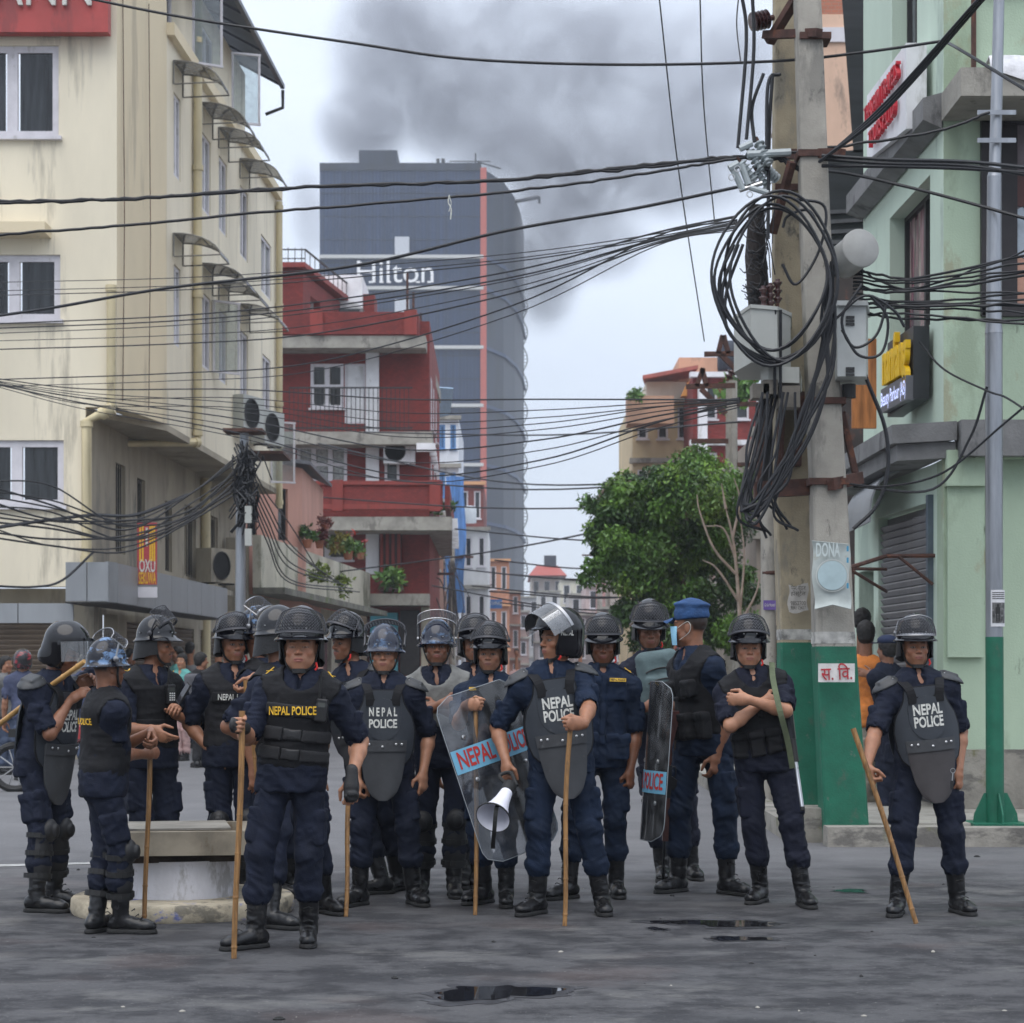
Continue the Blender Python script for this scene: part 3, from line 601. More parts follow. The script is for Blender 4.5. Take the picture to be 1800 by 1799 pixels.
def soft_vest(K, h, m=M_VEST, hem=.01, off=.025, kind='plain'):
    s, root, U, R, hc = K['s'], K['root'], K['up'], K['RC'], K['hipC']
    F = Field(K['lo'], (K['hi'][0], K['hi'][1], K['neckB'][2] + .12), h); torso(F, K, off * s, .05); cn = K['neckB']
    F.plane(hc + U * hem * s, -U, .008)
    F.ell(cn + R[:, 1] * .03 * s + U * .03 * s, nv((.104, .12, .135)) * s, R, .012, 's')
    for i in (0, 1): o = K['out'][i]; F.cone(K['sh'][i] + o * .05 * s - U * .05 * s, K['sh'][i] + o * .3 * s - U * .05 * s, .105 * s, .13 * s, k=.012, op='s'); F.cone(K['sh'][i] + o * .035 * s, K['sh'][i] + o * .3 * s, .08 * s, k=.01, op='s')
    if kind == 'tac':
        for x in (-1, 1):
            for z, w in ((.07, .052), (.07, .15)): F.rbox(hc + (U * z + R[:, 0] * x * w + R[:, 1] * (.15 - .9 * w * w * 3)) * s, nv((.045, .032, .075)) * s, R, .012, .008); F.rbox(hc + (U * (z + .06) + R[:, 0] * x * w + R[:, 1] * (.158 - .9 * w * w * 3)) * s, nv((.048, .034, .022)) * s, R, .008, .004)
            F.rbox(hc + (U * .30 + R[:, 0] * x * .1 + R[:, 1] * .135) * s, nv((.05, .03, .05)) * s, R, .012, .008)
        F.rbox(hc + (U * .24 + R[:, 1] * .16) * s, nv((.02, .012, .012)) * s, R, .004, .003)
    ph = RNG.random() * 30
    o, PF = sdf_obj(F, 'vest', m, root, lambda p: .005 * ridg(p + ph, (7, 7, 20), 2) + .0025 * ridg(p + ph, (24, 24, 40), 3))
    K['vest'] = o; K['bvh'] = BVHTree.FromPolygons(PF[0].tolist(), PF[1].tolist()); return o
def vest_band(K, name, m, z0, z1, x0, x1, off, parent=None, back=False):
    s, U, R, hc = K['s'], K['up'], K['RC'], K['hipC']; c = hc + (U * (z0 + z1) / 2 + R[:, 0] * (x0 + x1) / 2) * s
    F = Field(c - .3, c + .3, .009); torso(F, K, off * s, .05, upper=False); F.plane(hc + U * z0 * s, -U); F.plane(hc + U * z1 * s, U); F.plane(hc + R[:, 0] * x0 * s, -R[:, 0]); F.plane(hc + R[:, 0] * x1 * s, R[:, 0])
    F.plane(hc, R[:, 1] if back else -R[:, 1]); return sdf_obj(F, name, m, parent or K['vest'], lambda p: .0015 * ridg(p, (14, 14, 26), 2))[0]
def plate(K, name, m, wf, z0, z1, D, lean, parent, thick=.012, curv=1.7, side=1, n=14, k=15, bulge=None):
    s, U, R, cc = K['s'], K['up'], K['RC'], K['chest']; P = []
    for z in np.linspace(z0, z1, k):
        row = []
        for u in np.linspace(-1, 1, n):
            x = u * wf(z); e = 1 - abs(u) ** 8; y = D - curv * x * x + lean * z - .006 * abs(u) ** 6 + (bulge(x, z) if bulge else 0); row.append(cc + (R[:, 0] * x + U * z + R[:, 1] * y * side) * s)
        P.append(row)
    b = MB(); b.sheet(P, thick * s, R[:, 1] * side); o = b.build(name, m, parent, True); v = np.array(b.v); return o, BVHTree.FromPolygons([tuple(p) for p in b.v], b.f)
def interp(pts): xs, ys = zip(*pts); return lambda z: float(np.interp(z, xs, ys))
def hard_armour(K, front=True, back=True, lettering=True, groin=None, D=.152, spaced=False):
    s, U, R, cc, root = K['s'], K['up'], K['RC'], K['chest'], K['root']; D = D + K['belly'] * .8
    wf = interp([(-.31, .14), (-.285, .165), (-.22, .186), (-.1, .196), (-.02, .178), (.04, .14), (.09, .122), (.13, .118), (.15, .108)])
    neck = lambda x, z: -.0
    if back: plate(K, 'back_plate', M_PLATE, wf, -.3, .13, .13, .06, root, side=-1)
    o, bv = plate(K, 'chest_plate', M_PLATE, wf, -.31, .15, D, -.05, root, thick=.016)
    K['bvh'] = bv
    rim = MB(); ed = [cc + (R[:, 0] * sx * wf(z) + U * z + R[:, 1] * (D - 1.7 * wf(z) ** 2 - .05 * z)) * s for sx, zs in ((1, np.linspace(-.31, .15, 16)), (-1, np.linspace(.15, -.31, 16))) for z in zs]; rim.tube(ed + [ed[0]], .008 * s, 6, caps=False); rim.build('edge_piping', M_VEST, o, True)
    # raised shield shape with a gabled top
    gf = interp([(-.165, .03), (-.15, .062), (-.11, .096), (-.05, .112), (.02, .114), (.07, .112)])
    top = lambda x: .035 * (1 - abs(x) / .11)
    P = [[cc + (R[:, 0] * u * gf(z) + U * (z + max(0, (z + .02) / .09) * top(u * gf(z)) * .9) + R[:, 1] * (D - 1.7 * (u * gf(z)) ** 2 - .05 * z + .012)) * s for u in np.linspace(-1, 1, 13)] for z in np.linspace(-.165, .07, 12)]
    b = MB(); b.sheet(P, .012 * s, R[:, 1]); b.build('raised_shield', M_PLATE, o, True); bv2 = BVHTree.FromPolygons([tuple(p) for p in b.v], b.f)
    if lettering:
        for body, z in (('NEPAL', .012), ('POLICE', -.062)): text('lettering', (' '.join(body[:4]) + ' ' + body[4:]) if spaced and body == 'NEPAL' else body, cc + (U * z + R[:, 1] * (D + .03)) * s, -R[:, 0], U, (.088 if not spaced else .075) * s, M_WHITE, o, bold=.03, bvh=bv2, lift=.003, fit=.178 * s)
    # lower abdomen pad with rivets
    gw = interp([(-.55, .02), (-.535, .052), (-.5, .085), (-.42, .118), (-.3, .138), (-.2, .146), (-.165, .146)]); g, _ = plate(K, 'groin_pad', groin or M_PLATEB, gw, -.545, -.175, D + .026, -.02, root, curv=1.9, thick=.014)
    gb, _ = plate(K, 'pad_flap', M_PLATEB, interp([(-.24, .146), (-.165, .15)]), -.235, -.165, D + .042, -.02, g, curv=1.9, thick=.008, k=4)
    rv = MB()
    for x, z in ((-.12, -.19), (-.085, -.19), (0, -.205), (.085, -.19), (.12, -.19)): rv.lathe(cc + (R[:, 0] * x + U * z + R[:, 1] * (D + .050 - .02 * z - 1.9 * x * x)) * s, [(.008, 0), (.008, .003), (.004, .006), (0, .006)], 8, np.stack([R[:, 0], U, R[:, 1]], 1))
    rv.build('rivet', M_STEEL, g)
    for i in (0, 1):                           # shoulder straps and shoulder pads
        x = 1 if i == 0 else -1; so = K['sh'][i]; b = MB()
        p = [cc + (R[:, 0] * x * .078 + U * .075 + R[:, 1] * (D + .008)) * s, cc + (R[:, 0] * x * .095 + U * .15 + R[:, 1] * (D - .005)) * s, so + (-K['out'][i] * .055 + U * .083 + R[:, 1] * .055) * s, so + (-K['out'][i] * .05 + U * .1) * s]
        sp = spline(p, 4)
        for q in range(len(sp) - 1): b.bar(sp[q], sp[q + 1] + (sp[q + 1] - sp[q]) * .1, .052 * s, .010, up=R[:, 1] + U * .7)
        b.bar(p[0] - U * .02, p[0] + U * .02, .06 * s, .014, up=R[:, 1]); b.build('shoulder_strap', M_VEST, o)
        o_ = K['out'][i]; B = np.stack([unit(o_ - U * .45), R[:, 1], unit(np.cross(unit(o_ - U * .45), R[:, 1])) * (1 if i == 0 else -1)], 1)
        c = so + (o_ * .005 + U * .035) * s; F = Field(c - .2, c + .2, .0075)
        F.ell(c, nv((.112, .088, .068)) * s, B, 0); F.ell(c - U * .02, nv((.112, .084, .062)) * s, B, .004, 's'); F.plane(c + U * .016 * s, -U - o_ * .35, .004)
        F.rbox(c + (o_ * .02 + U * .052) * s, nv((.05, .05, .014)) * s, B, .01, .008)
        pd, _ = sdf_obj(F, 'shoulder_pad', M_PADS, root)
        if pd:
            rv = MB()
            for q, w in ((.045, .05), (-.045, .05), (.05, -.02), (-.05, -.02)): rv.lathe(c + (R[:, 1] * q + o_ * w + U * (.055 - .45 * max(0, w))) * s, [(0, 0), (.005, .002), (.005, .01), (0, .012)], 8)
            rv.build('rivet', M_STEEL, pd)
    K['chest_plate'] = o; return o
def shin_guards(K):
    s, root = K['s'], K['root']
    for i in (0, 1):
        kn, an, f = K['kn'][i], K['an'][i], K['ff'][i]; ax = unit(an - kn); bt = kn + ax * (np.linalg.norm(an - kn) - .1); f2 = unit(f - ax * (f @ ax)); r = np.cross(ax, f2); P = []
        for t in np.linspace(.16, 1, 10):
            c = kn + (bt - kn) * t; P.append([c + (f2 * math.cos(a) + r * math.sin(a)) * (.079 - .004 * t + .004 * math.sin(t * 20)) * s for a in np.linspace(-1.5, 1.5, 12)])
        b = MB(); b.sheet(P, .008); o = b.build('shin_guard', M_KNEE, root, True)
        F = Field(kn - .14, kn + .14, .008); F.ell(kn + f2 * .05, nv((.068, .055, .078)) * s, np.stack([r, f2, ax], 1), 0); F.plane(kn + f2 * .045, -f2, .004); F.ell(kn + f2 * .1, nv((.038, .018, .045)) * s, np.stack([r, f2, ax], 1), .004); sdf_obj(F, 'knee_cap', M_KNEE, o)
        g = MB()
        for t in (.1, .45, .9):
            c = kn + (bt - kn) * t; ring = [c + (f2 * math.cos(a) + r * math.sin(a)) * .084 * s for a in np.linspace(0, 2 * math.pi, 17)]
            for q in range(16): g.bar(ring[q], ring[q + 1], .005, .03, up=ax)
        g.build('guard_strap', M_RUBBER, o)
def person(name='person', label='', cat='police officer', group='police officers standing across the street', top=None, feet=None, hip=None, neck=None, tor=0, hipyaw=None, head=(0, 0, 0), lean=0., arms=(None, None), skin='b', face=None, hs=1., hk=1., belly=0., fat=1., hel=.09, hres=None, h=.009, cloth=None, pockets=False, sleeve=.86, bootz=.27, hem=None, hy=0., body_only=False, hx=0., nk=1.363):
    K = dict(skin=skin, face=face or {}, hk=hk, fat=fat, pockets=pockets, sleeve=sleeve, boot=bootz)
    g = [nv(gnd(*f[:2])) for f in feet]; K['g'] = g; base = (g[0] + g[1]) / 2; Yb = base[1]
    zt = nv(at(top[0], top[1], Yb))[2]; s = min(1.1, max(.86, (zt - .03 - hel) / 1.70)); K['s'] = s; K['hs'] = hs * .97 * s; K['hel'] = hel; K['belly'] = belly
    hipyaw = tor * .6 if hipyaw is None else hipyaw; K['RP'] = basis(hipyaw); RC = basis(tor)
    hx_ = nv(at(hip, 1187, Yb))[0] if hip else base[0]; nx = nv(at(neck, 1187, Yb))[0] if neck else hx_
    hc = V3(hx_, Yb, .03 + .915 * s); nb = V3(nx, Yb, .03 + nk * s) + RC[:, 1] * lean; U = unit(nb - hc); K['up'] = U
    r = unit(RC[:, 0] - U * (RC[:, 0] @ U)); K['RC'] = RC = np.stack([r, np.cross(U, r), U], 1); K['hipC'], K['neckB'] = hc, nb; K['chest'] = hc + (nb - hc) * .62
    K['RH'] = RH = basis(*head); tx = nv(at(top[0], top[1], Yb))[0] + hx; K['headC'] = V3(tx, nb[1], zt - hel - .123 * K['hs']) + RH[:, 1] * (.012 + hy)
    K['out'] = [r, -r]; K['sh'] = [nb + (o * .174 - U * .052) * s for o in K['out']]
    K['ff'] = [basis(f[2])[:, 1] for f in feet]; K['hp'] = [hc + K['RP'][:, 0] * x * .088 * s - V3(0, 0, .03) for x in (1, -1)]; K['an'] = [a + V3(0, 0, .09) for a in g]; K['kn'] = []
    for i in (0, 1):
        kn, an = ik(K['hp'][i], K['an'][i], .425 * s, .40 * s, K['ff'][i] + K['RP'][:, 1] * .5); K['kn'].append(kn)
    K['el'], K['wr'], K['hand'] = [], [], []
    for i, A in enumerate(arms):
        A = dict(A or {}); side = 1 if i == 0 else -1; f = RC[:, 1]
        fd = unit(A.get('fd', V3(0, 0, -1) + f * .12)); ts = nv(A.get('ts', f * .75 - K['out'][i] * .65)); ts = unit(ts - fd * (ts @ fd)); pn = np.cross(ts, fd) * side
        if 'grip' in A: a, b, t = A['grip']; c = nv(a) + (nv(b) - nv(a)) * t - pn * .03
        elif 'h' in A: c = nv(at(A['h'][0], A['h'][1], Yb + A['h'][2]))
        elif 'w' in A: c = nv(A['w'])
        else: c = K['sh'][i] + (K['out'][i] * .07 - V3(0, 0, .60) + f * .06) * s
        w = c - fd * .07 * s; el, w = ik(K['sh'][i], w, .288 * s, .255 * s, A.get('pole', K['out'][i] * .6 - f * .7 - U * .3)); c = w + fd * .07 * s
        K['el'].append(el); K['wr'].append(w); K['hand'].append((c, fd, ts, pn, A.get('curl', .3)))
    root = empty(name, base, label, cat, group); K['root'] = root; K['base'] = base; K['cloth'] = cloth or (M_NAVY, M_NAVY)
    pts = np.array(K['g'] + K['sh'] + K['el'] + K['wr'] + K['kn'] + [hc, nb]); K['lo'] = pts.min(0) - .2; K['hi'] = pts.max(0) + .2; K['lo'][2] = 0; K['hi'][2] = zt + .08
    K['hem'] = hem if hem is not None else hc[2] - .115 * s
    # ---- the body: one continuous surface
    hres = hres or (.0042 if h < .0095 else .006); hh = .0055 if h < .0095 else .009; C = K['headC']; fi = [[], [], []]
    for a in range(3):
        fi[a].append((C[a] - .135 * hs, C[a] + .135 * hs, hres))
        for (c, fd, ts, pn, cu) in K['hand']: fi[a].append((c[a] - .11, c[a] + .11, hh))
    F = Field(K['lo'], K['hi'], .011, *fi, hz=.011)
    head_sdf(F, K, 0 if h < .015 else 1); torso(F, K, -.018, .04)
    for i in (0, 1):
        a, e, w = K['sh'][i], K['el'][i], K['wr'][i]; F.cone(a, e, .048 * s, .041 * s, k=.03); m = e + (w - e) * .28; F.cone(e, m, .040 * s, .043 * s, k=.02); F.cone(m, w, .043 * s, .0265 * s, k=.02)
        hand(F, K, i, w, *K['hand'][i]); F.cone(K['hp'][i], K['kn'][i], .07 * s, .05 * s, k=.03); F.cone(K['kn'][i], K['an'][i], .05 * s, .035 * s, k=.02)
    o, PF = sdf_obj(F, 'body', M_SKIN, root, None, skin_col(K)); K['body'] = o; K['body_bvh'] = None
    if not body_only: clothes(K, h); boots(K, .0075 if h < .0095 else .011)
    return K
def hair(K, h=.007, m=None, long=0., cut=0.):
    C, R, k = K['headC'], K['RH'], K['hs']; P = lambda x, y, z: C + R @ V3(x, y, z) * k
    F = Field(C - .22, C + .22, h); F.ell(P(0, -.014, .044), nv((.084, .102, .094)) * k, R, .02); F.ell(P(0, -.04, -.02), nv((.074, .068, .07 + long)) * k, R, .03)
    F.rbox(P(0, .1, -.05), nv((.07, .075, .105)) * k, R, .03, .02, 's'); 
    for x in (-1, 1): F.ell(P(x * .085, .0, -.03), nv((.03, .028, .035)) * k, R, .01, 's')
    if cut: F.plane(P(0, 0, cut), R[:, 2])
    return sdf_obj(F, 'hair', m or M_HAIR, K['root'], lambda p: .005 * ridg(p, (45, 45, 45), 1) + .003 * ridg(p, (90, 90, 60), 2))[0]
def stick(a, b, r, label, m=M_BAMBOO, group='bamboo canes carried by the officers', bend=.006):
    a, b = nv(a), nv(b); root = empty('bamboo_cane', b, label, 'cane', group); n = 15; pts = [a + (b - a) * t + V3(math.sin(t * 5 + a[0] * 9) * bend, 0, 0) for t in np.linspace(0, 1, n)]
    MB().tube(pts, [r * (1.04 - .12 * t) for t in np.linspace(0, 1, n)], 10).build('shaft', m, root, True)
    b_ = MB()
    for t in np.linspace(.08, .93, 6) + RNG.normal(0, .012, 6): p = a + (b - a) * t + V3(math.sin(t * 5 + a[0] * 9) * bend, 0, 0); d = unit(b - a) * .004; b_.tube([p - d * 2, p, p + d * 2], [r * .95, r * 1.13, r * .95], 10)
    b_.build('node', m, root, True); return root

def glove(K, i, m):                            # fingerless glove drawn over the hand
    c, fd, ts, pn, cu = K['hand'][i]; s = K['s'] * .97; w = K['wr'][i]; P = lambda a, b, d: c + (fd * a + ts * b + pn * d) * s
    F = Field(c - .16, c + .16, .005); F.cone(w - fd * .045, P(-.03, 0, 0), .0335 * s, .039 * s, k=.012, flat=(pn, .8)); F.cone(P(-.03, .004, 0), P(.018, 0, 0), .040 * s, .0425 * s, k=.012, flat=(pn, .52))
    for q, off in enumerate((.029, .010, -.010, -.028)):
        p = P(.03 - .004 * abs(q - 1), off, -.002); cc = cu if not hasattr(cu, '__len__') else cu[q]; th = rad(85 * cc); d = fd * math.cos(th) + pn * math.sin(th); F.cone(p, p + d * .03 * s, .0125 * s, .0115 * s, k=.004); F.ell(p - pn * .008 * s, nv((.011, .011, .011)) * s, None, .004)
    F.ell(P(.012, 0, -.022), nv((.018, .03, .010)) * s, np.stack([fd, ts, pn], 1), .004)
    return sdf_obj(F, 'glove', m, K['root'])[0]
def tape(K, x, z, w, h, m, off, body=None, mt=None):     # a cloth name tape on the shirt or vest
    s, U, R, hc = K['s'], K['up'], K['RC'], K['hipC']; bv = K.get('bvh') or BVHTree.FromPolygons(K['shirtPF'][0].tolist(), K['shirtPF'][1].tolist()); P = []
    for v in (0, 1):
        row = []
        for u in np.linspace(0, 1, 7):
            p = hc + (R[:, 0] * (x + (u - .5) * w) + U * (z + (v - .5) * h)) * s; hit = bv.ray_cast(Vector(p + R[:, 1] * .4), Vector(-R[:, 1]), .6); q = nv(hit[0]) if hit[0] is not None else p + R[:, 1] * .14; row.append(q + R[:, 1] * .004)
        P.append(row)
    b = MB(); b.sheet(P, .004, R[:, 1]); o = b.build('name_tape', m, K['root'])
    if body: text('lettering', body, np.mean(np.array(P).reshape(-1, 3), 0) + R[:, 1] * .012, -R[:, 0], U, h * .9 * s, mt, o, fit=w * .86 * s, bold=.02)
def rank(K, m, stripe=True):                   # slides on the shoulder straps
    bv = BVHTree.FromPolygons(K['shirtPF'][0].tolist(), K['shirtPF'][1].tolist())
    for i in (0, 1):
        a = K['neckB'] + (K['sh'][i] - K['neckB']) * .62; b_ = K['sh'][i] + K['out'][i] * .03; b = MB(); P = []
        for t in np.linspace(0, 1, 6):
            row = []
            for v in (-.5, 0, .5):
                p = a + (b_ - a) * t + K['RC'][:, 1] * (.02 + v * .05); hit = bv.ray_cast(Vector(p + V3(0, 0, .3)), Vector((0, 0, -1)), .6); row.append((nv(hit[0]) if hit[0] is not None else p) + V3(0, 0, .005))
            P.append(row)
        b.sheet(P, .006, V3(0, 0, 1)); o = b.build('shoulder_slide', M_NAVY2, K['root'])
        d = MB(); c = nv(P[3][1]) + V3(0, 0, .008); e = nv(P[4][1]) - nv(P[3][1]); w = nv(P[3][2]) - nv(P[3][1])
        for q in ((-1, -.6, 1, .6), (-1, .6, 1, -.6)): d.bar(c + e * q[0] + w * q[1], c + e * q[2] + w * q[3], .007, .003)
        d.build('rank_badge', m, o)
def radio(K, x, z, label, keypad=False, tilt=.0):
    s, U, R, hc = K['s'], K['up'], K['RC'], K['hipC']; hit = K['bvh'].ray_cast(Vector(hc + (R[:, 0] * x + U * z) * s + R[:, 1] * .5), Vector(-R[:, 1]), .8); c = nv(hit[0]) + R[:, 1] * .016
    root = empty('handheld_radio', c - U * .07, label, 'radio'); B = np.stack([R[:, 0], R[:, 1], U], 1); F = Field(c - .14, c + .14, .005); F.rbox(c, (.03, .017, .062), B, .006); F.rbox(c - U * .012, (.033, .019, .045), B, .005, .003); sdf_obj(F, 'radio_body', M_RADIO, root)
    b = MB(); b.tube([c + U * .06 + R[:, 0] * .018, c + U * .2 + R[:, 0] * .02 + R[:, 1] * .01], [.007, .0035], 8); b.build('antenna', M_RUBBER, root, True)
    b = MB(); b.lathe(c + U * .06 - R[:, 0] * .008, [(.008, 0), (.008, .014), (0, .014)], 10); b.build('volume_knob', M_RUBBER, root, True)
    b = MB(); b.box(c + R[:, 1] * .0185 + U * .03, (.018, .002, .012), B); b.build('display', mat('radio_display', (.06, .065, .06), .2, var=0), root)
    if keypad:
        for i in range(4):
            for j in range(3): MB().box(c + R[:, 1] * .019 + U * (.005 - i * .014) + R[:, 0] * (j - 1) * .015, (.0048, .002, .0042), B).build('key', M_KEY, root)
    return root
# ------------------------------------------------------------------ materials of the setting
STREAK = (3, 3, .35)
M_YELW = mat('yellow_plaster', (.74, .67, .52), .85, var=.07, vs=.6, stretch=(1, 1, .3), bump=.15, bs=60, stain=[((.40, .36, .28), .60, .9, (1.4, 1.4, .16)), ((.22, .2, .17), .70, .7, (1.2, 1.2, .2))])
M_CREAM = mat('cream_plaster_corner', (.69, .59, .41), .85, var=.06, vs=.5, stretch=(1, 1, .3), bump=.15, bs=60, stain=[((.42, .36, .26), .64, .8, (1.4, 1.4, .15))])
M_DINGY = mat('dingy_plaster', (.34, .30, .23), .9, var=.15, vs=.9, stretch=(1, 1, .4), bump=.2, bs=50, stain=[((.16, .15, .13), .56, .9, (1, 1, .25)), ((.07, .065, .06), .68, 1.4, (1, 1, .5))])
M_PIPE = mat('cream_pipe', (.56, .48, .30), .6, var=.12, vs=2, stretch=(1, 1, .3), stain=[((.2, .17, .12), .66, 3, (1, 1, .4))])
M_UPVC = mat('white_window_frame', (.62, .60, .63), .5, var=.06, vs=4, stain=[((.4, .38, .36), .66, 4, (1, 1, .6))])
M_GLASS = mat('window_glass', (.022, .025, .028), .08, var=.5, vs=3, stretch=(3, 3, .25), spec=.6)  # upright streaks: curtains and reflections put into the glass colour
M_GLASSP = mat('pale_window_glass', (.2, .22, .22), .12, var=.35, vs=4, stretch=(2, 2, .3))
M_CURT = mat('lace_curtain', (.3, .31, .3), .8, var=.35, vs=14)
M_RUST = mat('rusty_iron', (.07, .032, .024), .8, var=.3, vs=8, bump=.3, bs=60, stain=[((.16, .06, .03), .6, 6, (1, 1, 1))])
M_DARKI = mat('dark_iron', (.025, .025, .026), .6, var=.2, vs=6)
M_BRICKR = None
def brick_mat(name, c1, c2, mortar, sc=4.2, rot=False):
    m = bpy.data.materials.new(name); m.use_nodes = True; t = m.node_tree; b = t.nodes['Principled BSDF']; b.inputs['Roughness'].default_value = .85; L = t.links.new
    tc = N(t, 'ShaderNodeTexCoord'); s = N(t, 'ShaderNodeSeparateXYZ'); L(tc.outputs['Object'], s.inputs[0]); ad = N(t, 'ShaderNodeMath', operation='ADD'); L(s.outputs['X'], ad.inputs[0]); L(s.outputs['Y'], ad.inputs[1]); cb = N(t, 'ShaderNodeCombineXYZ'); L(ad.outputs[0], cb.inputs['X']); L(s.outputs['Z'], cb.inputs['Y'])
    k = N(t, 'ShaderNodeTexBrick'); k.inputs['Color1'].default_value = (*c1, 1); k.inputs['Color2'].default_value = (*c2, 1); k.inputs['Mortar'].default_value = (*mortar, 1); k.inputs['Scale'].default_value = sc; k.inputs['Mortar Size'].default_value = .018; L(cb.outputs[0], k.inputs['Vector'])
    n = N(t, 'ShaderNodeTexNoise'); n.inputs['Scale'].default_value = 1.1; n.inputs['Detail'].default_value = 6; L(tc.outputs['Object'], n.inputs['Vector']); r = N(t, 'ShaderNodeMapRange'); r.inputs['From Min'].default_value = .3; r.inputs['From Max'].default_value = .7; r.inputs['To Min'].default_value = .78; r.inputs['To Max'].default_value = 1.2; L(n.outputs['Fac'], r.inputs['Value'])
    v = N(t, 'ShaderNodeVectorMath', operation='SCALE'); L(k.outputs['Color'], v.inputs[0]); L(r.outputs[0], v.inputs['Scale']); L(v.outputs[0], b.inputs['Base Color']); bp = N(t, 'ShaderNodeBump'); bp.inputs['Strength'].default_value = .5; bp.inputs['Distance'].default_value = .02; L(k.outputs['Fac'], bp.inputs['Height']); bp.invert = True; L(bp.outputs[0], b.inputs['Normal']); MATS[name] = m; return m
M_BRICK = brick_mat('red_painted_brick', (.235, .034, .028), (.175, .026, .022), (.11, .022, .019))
M_REDP = mat('red_paint', (.235, .038, .030), .7, var=.15, vs=1.5, stretch=(1, 1, .4), stain=[((.12, .03, .022), .62, 1.2, (1, 1, .4))])
M_WHITEP = mat('white_paint', (.72, .72, .74), .7, var=.08, vs=1.5, stain=[((.45, .44, .42), .64, 2, (1, 1, .3))])
M_CONC = mat('weathered_concrete', (.30, .285, .25), .9, var=.16, vs=2.2, bump=.4, bs=40, stain=[((.12, .11, .1), .58, 2.4, (1, 1, .5)), ((.035, .034, .032), .70, 5, (1, 1, .6))])
M_POLE = mat('pole_concrete', (.33, .31, .27), .9, var=.14, vs=2.2, bump=.35, bs=70, stain=[((.2, .19, .17), .56, 3, (1, 1, .3)), ((.05, .048, .045), .655, 5.5, (1, 1, .55))])
M_KERB = mat('kerb_concrete', (.25, .235, .205), .9, var=.2, vs=2.4, bump=.5, bs=34, stain=[((.09, .085, .08), .55, 2.6, (.6, 1, 1.4)), ((.13, .13, .05), .69, 3, (1, 1, 1))])
M_GREENP = mat('green_pole_paint', (.008, .118, .068), .55, var=.12, vs=5, bump=.2, bs=60, stain=[((.06, .10, .07), .64, 7, (1, 1, .5)), ((.16, .15, .13), .72, 11, (1, 1, .8))])
M_MINT = mat('mint_plaster', (.41, .515, .385), .88, var=.08, vs=.8, stretch=(1, 1, .4), bump=.3, bs=55, stain=[((.29, .36, .26), .55, 1.1, (1, 1, .4)), ((.33, .31, .21), .62, 1.6, (1, 1, .5)), ((.08, .085, .07), .69, 3.2, (1, 1, .45))])
M_MINTS = mat('mint_plaster_side', (.51, .615, .51), .88, var=.06, vs=.8, stretch=(1, 1, .3), bump=.25, bs=55, stain=[((.32, .4, .34), .62, .9, (1, 1, .25))])
M_MINTD = mat('green_reveal', (.24, .36, .22), .88, var=.12, vs=1.2)
M_LEDGE = mat('grey_ledge', (.17, .17, .17), .9, var=.18, vs=2, bump=.4, bs=40, stain=[((.06, .06, .06), .58, 2.2, (1, 1, .5))])
M_GALV = mat('galvanised_steel', (.30, .315, .34), .38, metal=.75, var=.14, vs=5, stretch=(2, 2, .25))
M_FASC = mat('grey_metal_fascia', (.30, .315, .33), .5, metal=.35, var=.08, vs=1.5, stretch=(1, 1, .3), stain=[((.2, .2, .2), .64, 1.6, (1, 1, .3))])
M_CABLE = mat('cable_black', (.012, .013, .016), .5, var=.15, vs=3)
M_BOX = mat('grey_cabinet_paint', (.42, .43, .40), .5, var=.06, vs=2, stain=[((.25, .24, .2), .66, 3, (1, 1, .4))])
M_SHUT = mat('grey_shutter', (.24, .235, .24), .55, metal=.3, var=.1, vs=2, stain=[((.13, .11, .09), .62, 2, (1, 1, .6))])
M_SHUTB = mat('brown_shutter', (.17, .13, .095), .6, metal=.2, var=.12, vs=2)
M_LEAF = mat('leaf', (.055, .12, .025), .5, var=.35, vs=1.3, attr='Col')
M_BARK = mat('bark', (.16, .125, .095), .9, var=.3, vs=8, bump=.5, bs=40)
